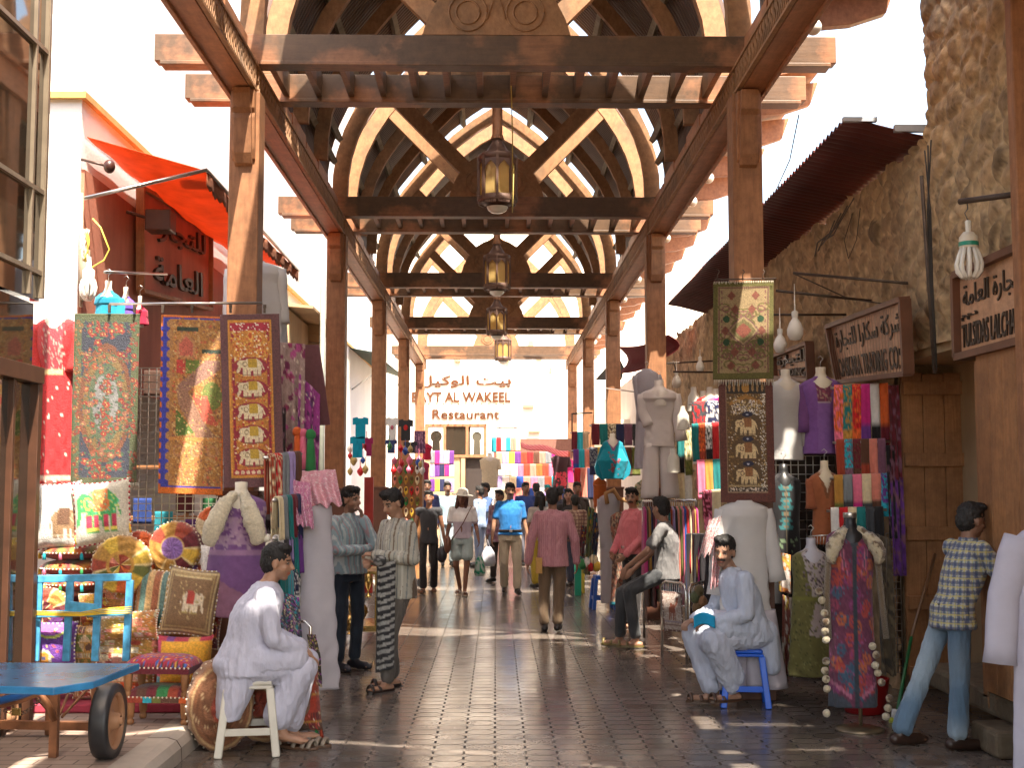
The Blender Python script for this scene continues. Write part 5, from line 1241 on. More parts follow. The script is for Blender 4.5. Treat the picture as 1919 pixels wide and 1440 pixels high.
for (nm, spec, xa, xb, y, Y, dr) in (('the upper rail of the left stand', [('rust', 'cream', 'flower print cream and rust scarf'), ('red', 'cream', 'red and white print scarf'), ('grey', None, 'steel grey scarf'), ('lilac', None, 'dusty lilac scarf'), ('brown', None, 'dark brown scarf')], 500, 560, 858, 9.6, .62),
        ('the middle rail of the left stand', [('cream', None, 'natural cream scarf'), ('grey', None, 'pale grey scarf'), ('teal', None, 'dark teal scarf'), ('maroon', None, 'wine scarf'), ('navy', None, 'navy blue scarf')], 516, 560, 938, 9.5, .32),
        ('the lower rail of the left stand', [('white', None, 'plain white scarf'), ('charcoal', None, 'charcoal scarf'), ('lilac', 'navy', 'lilac and navy striped scarf'), ('teal', None, 'sea green scarf'), ('purple', None, 'plum scarf')], 516, 562, 1010, 9.5, .30),
        ('the lowest rail of the left stand', [('teal', None, 'mint scarf'), ('turquoise', 'grey', 'turquoise striped scarf'), ('navy', 'white', 'navy checked print scarf')], 520, 556, 1078, 9.45, .28)):
    scarf_row(nm, spec, xa, y, xb, y-6, Y, Y+.3, dr, G_)
sheet('sequin_cloth', AY(500, 1100, 9.0), AY(560, 1120, 9.0), AY(505, 1180, 8.9), Cv(60, 60, (.03, .03, .06)).specks(500, [(.02, .3, .35), (.3, .05, .35), (.6, .5, .3)], .02), folds=3, fold=.03, edge=.05, mat='embroid', label='glittering teal and violet sequined cloth behind the seated man', cat='cloth')
sheet('sequin_cloth', AY(575, 1190, 9.0), AY(592, 1190, 9.1), AY(585, 1285, 9.0), Cv(30, 60, (.04, .03, .02)).specks(300, [(.4, .3, .05), (.3, .05, .35), (.6, .5, .3)], .03), folds=2, fold=.03, edge=.05, mat='embroid', label='dark sequined cloth hanging low beside the white robe', cat='cloth')
m = MB()
for (x, y, Y) in ((556, 1165, 9.1), (532, 1170, 9.2)): p = AY(x, y, Y); m.tube([(p.x-.12, Y, .02), (p.x-.12, Y, p.z-.04), (p.x-.08, Y, p.z), (p.x+.06, Y, p.z+.0), (p.x+.10, Y, p.z-.04), (p.x+.10, Y, .02)], .012, 8)
m.build('chrome_rack', MAT['chrome'], label='low bent chrome tube rack between the seated man and the white robe', cat='rack')
# white robe with long sleeves
garment('long white robe hanging out over the lane left of the aisle, sleeve at its side', 592, 935, 1284, 9.9, 62, 66, 92, c=(.66, .63, .68), sl=[(-1, 2, 60, 6, 158, 26)], kf=5, fold=.13, name='hanging_robe', cat='robe', mat='white', depth=.5, seed=3)
# purple shawl with fur collar on a dummy
cv = Cv(90, 160, (.20, .09, .25)); cv.rect(0, .2, 1, .42, (.36, .22, .34)); cv.specks(300, [(.42, .28, .36), (.16, .06, .2)], .02, (0, .1, 1, .45), 4); cv.rect(0, .46, 1, .5, (.36, .2, .34)); cv.poly([(0, .6), (1, .95), (1, 1), (0, 1)], (.30, .14, .22))
dm = garment('purple paisley shawl with a cream fur collar on a dummy, behind the seated man', 452, 925, 1150, 9.15, 96, 112, 140, cv, neck=(.78, .70, .56), name='shawl_dummy', cat='shawl', hanger=False, kf=6, fold=.05)
m = MB(); k = 9.15/F_; H = 225*k; g_ = random.Random(2)
for s_ in (-1, 1):
  m = MB()
  for t in np.linspace(0, 1, 15):
        q = Vector((s_*(10+34*t**.8)*k, -.12-.10*math.sin(t*2), H-(4+66*t+10*t*t)*k)); w = (.034+.034*math.sin(t*2.4)); m.ell(q+Vector((g_.uniform(-.006, .006), 0, 0)), (w, .035, w), 12, 8, (.66, .58, .42))
  m.v = [(v[0]+.016*mn.noise(Vector(v)*38), v[1]+.014*mn.noise(Vector(v)*50+Vector((3, 3, 3))), v[2]+.016*mn.noise(Vector(v)*36)) for v in m.v]; m.build('fur_collar', MAT['fur'], dm)
m = MB()
for x, y in ((499, 1010), (504, 1022), (500, 1118), (490, 1128), (508, 1145), (520, 1128), (515, 1168), (509, 1180), (522, 1190), (507, 1205)):
    q = AY(x, y, 8.95)-dm.location; m.ell(q, (.028, .028, .028), 10, 8, (.80, .74, .60)); m.build('pompom', MAT['fur'], dm); m = MB()
# ---------- cushions ----------
cv = Cv(90, 110, (.56, .54, .50)); elephant(cv, .80, .62, .62, .46, (.26, .15, .07), (.12, .05, .02), (.5, .4, .25), -1); cv.rect(0, 0, .17, 1, (.68, .66, .62)); cv.specks(14, [(.28, .02, .04)], .04, (.05, 0, .12, 1), 3); cv.rect(.17, 0, .20, 1, (.2, .12, .15)); cv.specks(12, [(.25, .45, .6)], .04, (.2, .04, .95, .1), 3)
cushion('white quilted cushion with a brown elephant, leaning by the glass front', 48, 905, 150, 1032, 9.35, cv.jitter(.08), .17, -3, -8, trim=(.3, .03, .05))
cv = Cv(110, 120, (.60, .56, .46)); elephant(cv, .50, .46, .80, .72, (.05, .36, .10), (.62, .18, .05), (.75, .6, .1), 1); cv.specks(120, [(.1, .55, .3), (.6, .7, .2)], .012, (.2, .2, .85, .6), 5)
for x in (.31, .44, .61, .74): cv.rect(x-.04, .55, x+.05, .74, (.5, .03, .08))
cushion('white cushion with a bright green elephant, tilted, topmost of the pile', 138, 902, 246, 1022, 9.25, cv.jitter(.06), .15, -6, -6, trim=(.45, .03, .06), tass=((.2, .05, 'turquoise'), (.5, .02, 'rust'), (.8, .03, 'navy'), (.03, .5, 'pink'), (.02, .8, 'yellow'), (.98, .7, 'yellow')))
for i, (y0, y1) in enumerate(((1022, 1052), (1052, 1082), (1082, 1112))):
    flatcushion(['topmost flat patchwork cushion of the stack under the white elephant', 'middle flat patchwork cushion of the same stack', 'lowest flat patchwork cushion of the stack behind the blue cart frame'][i], 62, y0, 182, y1, 9.3, i*3+1, ['rust', 'gold', 'orange', 'maroon', 'olive'], 'flat cushions in a stack')
rcushion('round orange patchwork cushion with a dotted ring, in the middle of the pile', 229, 1058, 53, 9.15, wedges(['orange', 'gold', 'salmon', 'olive', 'rust', 'yellow'], 11, (.42, .46, 1.01), 3), .2, 8)
rcushion('round patchwork cushion with a pleated violet centre, upper right of the pile', 330, 1027, 48, 9.35, lambda q, a: (tuple(x*(.7+.5*abs(math.sin(a*9))) for x in (.24, .13, .42)) if q < .42 else (.6, .4, .15) if q < .48 else wedges(['yellow', 'olive', 'rust', 'orange', 'maroon', 'gold'], 9, (1.01,), 5)(q, a)), .18, -5)
rcushion('small round cushion of yellow, white and black patches beside the purple shawl', 405, 985, 36, 9.45, wedges(['yellow', 'cream', 'black', 'orange', 'olive'], 7, (1.01,), 8), .16, 0)
rcushion('round orange cushion half hidden behind the middle of the pile', 262, 1030, 34, 9.5, wedges(['orange', 'salmon', 'rust'], 9, (1.01,), 18), .16, 0)
cv = Cv(70, 110, (.30, .13, .05))
for i, c_ in enumerate(((.30, .12, .03), (.10, .20, .18), (.55, .35, .15), (.32, .10, .04), (.12, .22, .2), (.5, .33, .15), (.28, .1, .03))): cv.rect(i/7, 0, (i+1)/7, 1, c_); cv.rect(i/7, 0, i/7+.02, 1, (.7, .55, .3))
cushion('brown, teal and gold striped bolster cushion left of the brown elephant', 254, 1068, 340, 1178, 9.15, cv.jitter(.3), .2, 4, -6, trim=(.5, .3, .1))
cv = Cv(110, 120, (.22, .12, .05)); cv.frame(.05, .025, (.62, .48, .24)); cv.frame(.09, .05, (.36, .24, .10)); cv.frame(.15, .015, (.62, .48, .24)); elephant(cv, .55, .52, .44, .36, (.70, .58, .40), (.45, .05, .03), (.4, .3, .1), -1); cv.specks(120, [(.5, .35, .15)], .008, (.2, .2, .8, .8), 3)
cushion('brown cushion with a small cream elephant inside a gold border', 308, 1066, 408, 1192, 9.0, cv.jitter(.12), .16, 7, -10, trim=(.5, .35, .15))
rcushion('round purple and orange cushion low behind the blue cart frame', 88, 1145, 42, 9.2, wedges(['purple', 'rust', 'pink', 'maroon', 'gold', 'navy'], 8, (.5, 1.01), 21), .18, 0)
cv = Cv(90, 80, (.13, .035, .28)); cv.ell(.55, .05, .3, .22, (.45, .09, .42)); cv.ell(.55, .05, .36, .30, (.50, .52, .08), .82); cv.ell(.45, .78, .16, .2, (.6, .55, .45)); cv.ell(.45, .78, .11, .14, (.7, .3, .03)); cv.ell(.45, .78, .04, .05, (.1, .1, .2)); cv.specks(40, [(.6, .1, .1), (.1, .3, .4), (.6, .5, .1)], .02, seed=5)
cushion('deep purple cushion embroidered with a sun eye, behind the blue cart frame', 48, 1168, 142, 1252, 9.0, cv.jitter(.2), .16, 0, -5, trim=(.2, .1, .4))
cv = patch(60, 80, 33, ['gold', 'brown', 'olive', 'beige'], 3, 6, 70); cushion('dark gold mirrored cushion between the purple one and the tan stack', 138, 1172, 190, 1252, 9.1, cv, .15)
for i, (x0, y0, x1, y1, lb) in enumerate(((186, 1148, 296, 1200, 'topmost tan patchwork cushion with pointed corners in the big stack'), (184, 1186, 300, 1250, 'second tan mirrored cushion of the big stack, behind the blue cart frame'), (180, 1240, 290, 1300, 'third tan mirrored cushion of the big stack, above the cart wheel'), (140, 1252, 235, 1312, 'lowest gold cushion at the foot of the pile, seen under the cart'))):
    cushion(lb, x0, y0, x1, y1, 8.95+.05*i, patch(90, 60, 40+i, ['gold', 'cream', 'orange', 'salmon', 'gold', 'beige', 'rust'], 5, 4, 130), .2, (-3, 2, 0, 0)[i], -12, trim=(.6, .3, .15))
cv = Cv(90, 90, (.85, .42, .03)); cv.rect(0, 0, 1, .10, (.6, .05, .1)); cv.rect(.2, 0, .35, .1, (.2, .05, .3)); cv.rect(.6, 0, .8, .1, (.9, .5, .1)); cv.rect(0, .1, .12, 1, (.75, .08, .2)); cv.rect(0, .3, .12, .5, (.1, .05, .15)); cv.rect(0, .7, .12, .85, (.1, .4, .5)); elephant(cv, .55, .5, .6, .45, (.80, .25, .02), (.7, .45, .05), (.9, .6, .1), 1); cv.rect(.14, .80, 1, 1, (.80, .25, .02))
cushion('bright yellow and orange cushion with elephant print, behind the small red stool', 293, 1192, 398, 1296, 8.95, cv.jitter(.1), .22, 0, -4)
cushion('small white cushion with black and red marks beside the purple shawl', 376, 1022, 410, 1085, 9.2, Cv(40, 60, (.72, .70, .66)).specks(14, [(.02, .02, .03), (.5, .03, .03)], .07), .1)
for i, (x0, y0, x1, y1, Y, pal_, tl_, lb) in enumerate(((186, 1098, 262, 1156, 9.3, ['orange', 'gold', 'rust', 'salmon'], 6, 'orange patchwork cushion wedged under the round dotted one'),
        (150, 1112, 206, 1172, 9.25, ['gold', 'yellow', 'olive', 'rust'], -8, 'yellow and olive patchwork cushion between the flat stack and the tan stack'), (56, 1108, 128, 1150, 9.35, ['rust', 'maroon', 'gold', 'orange'], 3, 'rust coloured cushion squeezed under the flat stack'),
        (232, 1150, 312, 1206, 9.2, ['gold', 'cream', 'orange', 'rust'], -5, 'gold and cream cushion under the striped bolster'), (350, 1060, 420, 1130, 9.4, ['maroon', 'rust', 'orange', 'purple'], 10, 'dark patchwork cushion behind the brown elephant one'),
        (180, 1010, 240, 1060, 9.5, ['orange', 'rust', 'olive', 'gold'], 8, 'small orange patchwork cushion behind the green elephant cushion'), (56, 1230, 150, 1300, 9.1, ['purple', 'maroon', 'navy', 'rust'], 0, 'plum patchwork cushion below the purple sun eye one'),
        (296, 1282, 396, 1330, 9.0, ['orange', 'yellow', 'rust', 'gold'], 0, 'orange cushion under the bright yellow elephant print one'), (360, 1150, 412, 1215, 9.3, ['rust', 'orange', 'maroon', 'gold'], 4, 'rust mirrored cushion right of the bright yellow one'),
        (262, 1186, 312, 1250, 9.15, ['cream', 'gold', 'salmon', 'beige'], 3, 'pale gold cushion between the tan stack and the yellow cushion'))):
    cushion(lb, x0, y0, x1, y1, Y, patch(80, 70, 60+i, pal_, 5, 4, 110), .18, tl_, -10, trim=(.7, .45, .3))
for i, (x, y, r__, Y, pal_, lb) in enumerate(((300, 1078, 30, 9.45, ['orange', 'gold', 'rust', 'olive'], 'round gold cushion peeping out under the violet centred one'), (120, 1126, 30, 9.4, ['salmon', 'gold', 'maroon'], 'round salmon and gold cushion behind the blue cart frame'))):
    rcushion(lb, x, y, r__, Y, wedges(pal_, 9, (.45, 1.01), 30+i), .16, 0)
# leather discs
def disc(seed):
    def fn(q, a):
        rings = .5+.5*math.sin(q*42); pet = .5+.5*math.cos(a*6+math.sin(q*10)*1.3); b = np.array((.26, .10, .04))*(.75+.5*rings*pet)
        if q > .9: b = np.array((.30, .14, .06))
        if .86 < q < .9 or .30 < q < .33: b = np.array((.5, .32, .15))
        if (q > .36 and q < .85 and abs(math.sin(a*3+q*7)) < .10): b = np.array((.55, .38, .2))
        if q < .3: b = np.array((.35, .06, .03))*(.8+.4*pet)
        return tuple(b)
    return fn
r = rcushion('large round tooled leather pouf with studs, leaning beside the white stool', 412, 1320, 84, 8.35, disc(1), .26, 18, 4, (.75, .65, .5), 'leather_pouf', .72, 'pouf')
r = rcushion('second studded leather pouf, low behind the feet of the seated man', 505, 1312, 74, 8.6, disc(2), .30, -16, 2, (.75, .65, .5), 'leather_pouf', .95, 'pouf')
cv = patch(60, 80, 77, ['rust', 'brown', 'maroon', 'rust'], 3, 6, 120); cushion('dark red mirrored cushion with tassels at the right of the leather poufs', 540, 1236, 600, 1372, 8.75, cv, .2, -6, -8, tass=((.95, .97, 'rust'), (.8, .98, 'green')))
# small stools, one on the other
def footstool(label, cx, ytop, ybot, wpx, Y, cs, patchy):
    k = Y/F_; b = AY(cx, ybot, Y); w = wpx*k/2; h = (ybot-ytop)*k; r = empty('footstool', b, R(-6), label, 'footstool')
    m = MB(); 
    def f(u, v):
        a, c_ = 2*u-1, 2*v-1; return (a*w, c_*w*.62, h*.74+h*.26*((1-a**4)*(1-c_**4))**.5)
    g = random.Random(int(cx+ytop)); P = {}
    def cf(u, v):
        if patchy: k_ = (int(u*6), int(v*3)); P.setdefault(k_, g.choice(['rust', 'teal', 'olive', 'brown', 'maroon', 'green'])); return C[P[k_]]
        n = mn.noise(Vector((u*22, v*16, 3))); return (.05, .15, .5) if n > .32 else (.75, .4, .05) if n < -.34 else (.04, .03, .02) if abs(n) < .02 else (.45, .02, .05)
    m.grid(f, 44, 30, cf); m.box((-w, -w*.62, h*.58), (w, w*.62, h*.74), C['maroon'] if not patchy else C['rust'])
    if patchy:
        for i in range(7): c_ = C[['rust', 'rust', 'turquoise', 'olive', 'brown', 'brown', 'orange'][i]]; m.box((-w+2*w*i/7, -w*.62-.006, h*.585), (-w+2*w*(i+.96)/7, -w*.62-.001, h*.735), c_)
    m.build('seat', MAT['embroid'], r)
    t = MB()
    for i in range(16): t.ell((-w+2*w*i/15, -w*.62-.008, h*.73), (.007, .006, .007), 6, 4, (.85, .75, .6))
    t.build('studs', MAT['plastic'], r)
    for sx in (-1, 1):
        for sy in (-1, 1):
            m = MB(); m.lathe((sx*w*.86, sy*w*.52, 0), [(.001, 0), (.018, .0), (.026, h*.06), (.026, h*.12), (.016, h*.16), (.024, h*.2), (.028, h*.4), (.03, h*.575)], 12); m.build('leg', MAT['door'], r)
footstool('patchwork topped footstool standing on the raised pavement, lower of the two', 306, 1285, 1354, 118, 8.55, None, True)
footstool('red flowered footstool resting on top of the patchwork one', 305, 1229, 1303, 124, 8.55, None, False)
m = MB(); m.cur = (.35, .04, .07); m.box((-4.6, 8.85, .142), (AY(400, 1300, 9).x, 9.9, .20)); m.build('ground_mat', MAT['clothdull'], label='thin dark red mat under the pile of cushions', cat='mat', bevel=.01)
m = MB(); m.cur = (.10, .05, .03); m.box((-4.5, 9.72, .20), (AY(385, 1300, 9.7).x, 10.15, .95)); m.box((-4.5, 9.50, .20), (AY(250, 1300, 9.7).x, 9.71, .55)); m.build('display_bench', MAT['door'], label='dark display bench hidden behind the pile of cushions', cat='bench')

# ---------- hand cart ----------
BL_ = (.05, .27, .56); r = empty('hand_cart', (-2.75, 7.9, .142), 0, 'sky blue painted hand cart with a slatted end frame, on the raised pavement', 'cart'); O_ = Vector((-2.75, 7.9, .142))
zt = AZ(200, 1245, .82).z; tz = .72
def Q(x, y, z): return AZ(x, y, z)-O_
bd = [AZ(-60, 1242, .80), AZ(262, 1244, .80), AZ(175, 1278, .80), AZ(100, 1290, .80), AZ(-60, 1285, .80)]
bd = [p-O_ for p in bd]; m = MB(); m.prism([p for p in bd], (0, 0, -.035), BL_); m.build('deck', pm('cart_paint', BL_, .18, var=.25, vscale=5, dirt=.35), r, bevel=.006)
m = MB(); Yr = 8.72
for x in (70, 128, 182, 240):
    a, b = AY(x-4 if x < 200 else x-4, 1240, Yr)-O_, AY(x+4, 1088, Yr)-O_; m.bar(a, b, .05, .03, (0, 1, 0))
m.bar(AY(70, 1086, Yr)-O_, AY(246, 1082, Yr)-O_, .05, .035, (0, 1, 0)); m.bar(AY(70, 1152, Yr-.01)-O_, AY(244, 1148, Yr-.01)-O_, .045, .03, (0, 1, 0))
m.bar(AY(130, 1140, Yr-.02)-O_, AY(184, 1146, Yr-.02)-O_, .09, .02, (0, 1, 0)); m.build('end_frame', pm('cart_paint_pale', (.10, .42, .72), .35, var=.35, vscale=14, dirt=.3), r, bevel=.005)
m = MB()
for i in range(4): m.tube([AY(64, 1146+2.5*i, Yr-.05)-O_, AY(150, 1149+2*i+math.sin(i), Yr-.07)-O_, AY(190, 1142+3*i, Yr-.07)-O_, AY(247, 1138+4*i, Yr-.05)-O_], .0045, 6, (.75, .52, .04))
m.build('yellow_rope', MAT['clothdull'], r)
IR = pm('cart_iron', (.26, .11, .05), .5, .3, var=.35, vscale=10)
m = MB(); a = AZ(105, 1440, 0.0); lx = a.x-O_.x; ly = AY(105, 1292, 7.4).y-O_.y
z_l = lambda y, Y=7.45: AY(100, y, Y).z-O_.z
P = lambda x, y, Y: AY(x, y, Y)-O_
m.bar(P(104, 1285, 7.45), Vector((P(104, 1285, 7.45).x, 7.45-O_.y, 0)), .045, .045); m.bar(P(94, 1290, 8.1), Vector((P(94, 1290, 8.1).x, 8.1-O_.y, .0)), .04, .04)
m.bar(P(-40, 1358, 8.05), P(175, 1362, 8.05), .05, .05); m.bar(P(182, 1270, 8.05), P(182, 1362, 8.05), .05, .08)
for a, b in (((60, 1300), (108, 1352)), ((175, 1280), (116, 1345)), ((130, 1295), (112, 1340))): m.tube([P(a[0], a[1], 7.9), P(b[0], b[1], 7.6)], .009, 6)
m.tube([P(-30, 1330, 7.3), P(40, 1312, 7.3), P(74, 1300, 7.3), P(88, 1318, 7.35), P(102, 1350, 7.4)], .02, 8); m.build('chassis', IR, r)
m = MB(); m.tube([P(-30, 1322, 7.28), P(40, 1304, 7.28), P(72, 1292, 7.28)], .022, 8, (.02, .12, .4)); m.build('drawbar', MAT['paint'], r)
def wheel(px, py, Y, Rr):
    p = P(px, py, Y); w = MB(); 
    w.lathe(p, [(Rr*.72, -.045), (Rr*.97, -.05), (Rr*1.0, -.03), (Rr*1.0, .03), (Rr*.97, .05), (Rr*.72, .045)], 36, (.035, .035, .038), 'x'); o = w.build('wheel', MAT['plastic'], r)
    w = MB(); w.lathe(p, [(Rr*.73, -.035), (Rr*.70, -.01), (Rr*.66, .03), (Rr*.70, .048), (Rr*.75, .048)], 36, None, 'x'); w.lathe(p, [(.03, .07), (.045, .06), (.05, .02), (Rr*.35, .015), (Rr*.68, .02)], 30, None, 'x'); w.lathe(p, [(.001, .085), (.022, .085), (.024, .0)], 12, None, 'x'); w.build('rim', pm('wheel_rim', (.48, .25, .13), .5, .1, var=.2), o)
wr = .215; wp = AZ(203, 1420, .142); 
wheel(203, 1420-wr/(wp.y/F_), wp.y, wr); wheel(4, 1408-wr/(8.2/F_), 8.2, wr*.95)
m = MB()
for i in range(12):
    t = i/11; q = P(10, 1333, 7.5).lerp(P(78, 1308, 7.5), t)+Vector((0, 0, -.05*math.sin(math.pi*t))); m.tube([q+Vector((.012*math.cos(a), .004*(i % 2), .008*math.sin(a))) for a in np.linspace(0, 6.28, 9)], .003, 5)
m.tube([P(31, 1322, 7.5)+Vector((.02*math.cos(a), 0, .03*math.sin(a))) for a in np.linspace(0, math.pi, 7)], .005, 6); m.build('chain', MAT['iron'], r)
m = MB(); q = P(31, 1335, 7.5); m.box(q-Vector((.028, .01, .022)), q+Vector((.028, .01, .022))); m.build('padlock', MAT['brass'], r, bevel=.004)

# ---------- left side, farther ----------
def urn(label, cx, yt, yb, Y, wpx, cat='urn', name='brass_urn', prof=None):
    k = Y/F_; b = AY(cx, yb, Y); H = (yb-yt)*k; w = wpx*k/2; r = empty(name, b, 0, label, cat)
    m = MB(); m.lathe((0, 0, 0), [(w*.001, 0), (w*.7, 0), (w*.65, H*.03), (w*.25, H*.08), (w*.2, H*.16), (w*.6, H*.24), (w*1, H*.36), (w*.95, H*.46), (w*.5, H*.56), (w*.2, H*.62), (w*.22, H*.8), (w*.4, H*.86), (w*.42, H*.88), (w*.1, H*.92), (.005, H)], 24); m.build('vessel', MAT['brass'], r)
    m = MB(); m.lathe((0, 0, 0), [(w*1.01, H*.35), (w*1.06, H*.37), (w*1.01, H*.39)], 24); m.build('band', MAT['brass'], r)
urn('tall brass coffee urn on the pavement behind the man in light blue', 676, 1096, 1180, 13.6, 26); urn('smaller brass urn just behind the tall one', 662, 1060, 1150, 14.2, 22); urn('dark brass urn farthest in the group', 690, 1040, 1120, 14.8, 16); urn('squat copper urn at the foot of the group', 655, 1130, 1190, 13.2, 18)
m = MB(); m.cur = None; p = AY(672, 1176, 13.8); m.box((p.x-.2, 13.6, .14), (p.x+.22, 14.4, .2)); m.box((p.x-.2, 13.62, 0.2), (p.x-.17, 13.65, .75)); m.box((p.x+.19, 13.62, .2), (p.x+.22, 13.65, .75)); m.box((p.x-.2, 13.6, .75), (p.x+.22, 14.4, .78)); m.build('brass_table', MAT['brass'], label='low dark metal table among the brass urns', cat='table')
m = MB(); a, b = AY(683, 895, 16.9), AY(698, 1112, 16.9); m.box((a.x, 16.88, b.z), (b.x, 16.96, a.z), (.45, .03, .02)); m.build('red_hoarding', MAT['paint'], label='narrow upright red board standing before the third left post', cat='board')
for i, (x0, x1, y0, y1, c_, d) in enumerate(((661, 690, 782, 822, (.0, .36, .55), 'turquoise T shirt, upper of the pair left of the third post'), (656, 684, 818, 858, (.0, .33, .52), 'turquoise T shirt, lower of the pair left of the third post'), (684, 699, 820, 855, (.35, .02, .12), 'crimson T shirt beside the turquoise ones'),
        (724, 746, 782, 826, (.7, .7, .7), 'white T shirt right of the third post'), (747, 774, 786, 826, (.03, .03, .035), 'black T shirt with a red emblem by the fourth post'), (722, 744, 824, 850, (.03, .05, .14), 'navy T shirt under the white one'), (756, 782, 828, 850, (.04, .04, .05), 'black T shirt below the emblem one'))):
    Y = 18.5 if x0 < 700 else 21; k = Y/F_; tl = AY(x0, y0, Y); w = (x1-x0)*k; h = (y1-y0)*k; m = MB()
    P_ = [(0, -h*.05), (w*.28, 0), (w*.38, -h*.06), (w*.62, -h*.06), (w*.72, 0), (w, -h*.05), (w*1.0, -h*.36), (w*.82, -h*.34), (w*.82, -h), (w*.18, -h), (w*.18, -h*.34), (0, -h*.36)]
    m.prism([(tl.x+x, Y, tl.z+z) for x, z in P_], (0, .035, 0), c_)
    o = m.build('hanging_t_shirt', MAT['clothdull'], label=d, cat='T-shirt')
    if 'emblem' in d and 'red' in d: e = MB(); e.ell((tl.x+w*.5, Y-.005, tl.z-h*.4), (w*.16, .006, w*.2), 8, 6, (.5, .02, .02)); e.build('emblem', MAT['clothdull'], o)
    if d.startswith('white'): e = MB(); e.ell((tl.x+w*.5, Y-.005, tl.z-h*.45), (w*.14, .006, w*.2), 8, 6, (.4, .1, .15)); e.build('emblem', MAT['clothdull'], o)
g_ = random.Random(12)
for i in range(26):     # glass and metal pendant lamps hung on both sides of the third post
    x = g_.choice([g_.uniform(655, 694), g_.uniform(725, 792)]); y = g_.uniform(835, 885); Y = g_.uniform(18.5, 20.5); k = Y/F_; p = AY(x, y, Y); w = g_.uniform(4, 7)*k
    cc = g_.choice(['pink', 'white', 'brass', 'blue', 'red', 'green']); m = MB(); m.lathe(p, [(.002, -w*1.6), (w*.5, -w*1.2), (w, -w*.3), (w, w*.3), (w*.5, w), (w*.2, w*1.3), (.004, w*2), (.004, w*4)], 12, C[cc] if cc in C else (.5, .35, .12))
    m.build('pendant_lamp', MAT['plastic'], label=f'small {cc} glass pendant lamp in the cluster round the third left post', cat='lamp', group='pendant lamps round the third left post')
m = MB(); a, b = AY(733, 860, 21), AY(790, 1012, 21); m.box((a.x, 21.1, .14), (b.x, 21.6, a.z), (.06, .035, .025)); m.build('slipper_rack', MAT['door'], label='dark rack covered with rows of curled slippers right of the third post', cat='rack')
for j in range(6):
    for i in range(5):
        if j > 1 or True:
            x = 740+10.5*i; y = 880+20*j; p = AY(x, y, 20.95); c_ = C[('cream', 'gold', 'salmon', 'yellow', 'olive', 'green', 'red')[(i*3+j*2) % 7]] if j else C[('green', 'red', 'green', 'red', 'white')[i]]
            m = MB(); k = 20.95/F_; m.ell(p, (4*k, .03, 8*k), 10, 8, c_); m.ell(p+Vector((0, -.02, 2*k)), (2.4*k, .02, 4*k), 8, 6, (.12, .05, .03)); m.tube([p-Vector((0, 0, 6*k)), p+Vector((0, -.05, -9*k)), p+Vector((0, -.04, -6*k))], .008, 5, c_)
            m.build('slipper', MAT['clothdull'], label='small curled leather slipper on the rack right of the third left post', cat='slipper', group='curled slippers on the rack')
def shoprows(nm, x0, x1, rows, Y, pal, group, seed, h, wpx):
    g = random.Random(seed)
    for j, y in enumerate(rows):
        n = max(1, int((x1-x0)/wpx)); spec = []; last = None
        for i in range(n):
            c_ = g.choice([p for p in pal if p != last]); last = c_; spec.append((c_, None, f'{c_} scarf'))
        scarf_row(f'the {["top", "second", "third", "fourth"][j]} row of {nm}', spec, x0, y, x1, y, Y, Y, h, group, rail=False, gap=.02)
shoprows('the rack left of the far white dummy', 806, 851, (847, 872, 900), 34, ['lilac', 'navy', 'red', 'purple', 'grey', 'turquoise', 'magenta', 'yellow', 'white'], 'scarves on the far left rack', 5, .33, 9)
garment('small crimson robe on the far left before the end wall', 790, 865, 915, 30, 30, 26, 30, c=(.30, .01, .05), neck=None, name='hanging_robe', cat='robe', sl=[(-1, 1, 14, 2, 30, 8)], hanger=False)
garment('bright red cloth on a dummy beside the fourth left post', 800, 832, 862, 29, 20, 14, 16, c=(.55, .01, .05), neck=None, name='hanging_robe', cat='robe', hanger=False)
sheet('hanging_cloth', AY(776, 808, 27), AY(797, 808, 27), AY(776, 850, 27), Cv(30, 40, (.16, .06, .14)).specks(80, [(.4, .2, .3)], .05), label='mauve checked cloth between the fourth and fifth left posts', cat='cloth', folds=4, fold=.02)
# ================= RIGHT SIDE =================
# prayer rug and elephant hanging on the nearest right post
cv = Cv(130, 220, (.17, .18, .055)); cv.frame(.07, .86, (.42, .36, .20)); cv.frame(.085, .02, (.22, .12, .10))
g_ = random.Random(6)
for i in range(22):
    a = g_.uniform(.14, .5); v = g_.uniform(.1, .9); cv.ell(a, v, .10, .045, (.20, .20, .07), .72); cv.ell(a+.04, v+.02, .07, .035, (.26, .13, .12), .7)
for u, v in ((.36, .28), (.36, .72), (.3, .14), (.3, .86), (.2, .5)): cv.poly([(u-.07, v), (u, v-.05), (u+.07, v), (u, v+.05)], (.26, .10, .07))
for u, v in ((.22, .38), (.22, .62)): cv.ell(u, v, .06, .035, (.03, .10, .045))
for a, c_ in ((.26, (.22, .12, .12)), (.235, (.42, .36, .2)), (.20, (.20, .19, .08)), (.13, (.26, .09, .06))): cv.poly([(.5-a, .5), (.5-a*.6, .5-a*.32), (.5, .5-a*.62), (.5, .5), (.5, .5+a*.62), (.5-a*.6, .5+a*.32)], c_)
for i in range(14): cv.ell(.14+.0*i, .1+.06*i, .018, .012, (.26, .13, .12))
cv.mirror(); cv.a[-14:] = (.17, .18, .055); cv.jitter(.3); cv.a *= (.62, .52, .48)
o = sheet('prayer_rug', AY(1337, 530, 9.95), AY(1450, 528, 9.95), AY(1336, 712, 9.95), cv, nu=90, nv=150, fold=.008, folds=1.5, mat='clothdull', solid=.012, label='green and gold prayer rug with a central medallion, hung on the nearest right post', cat='rug')
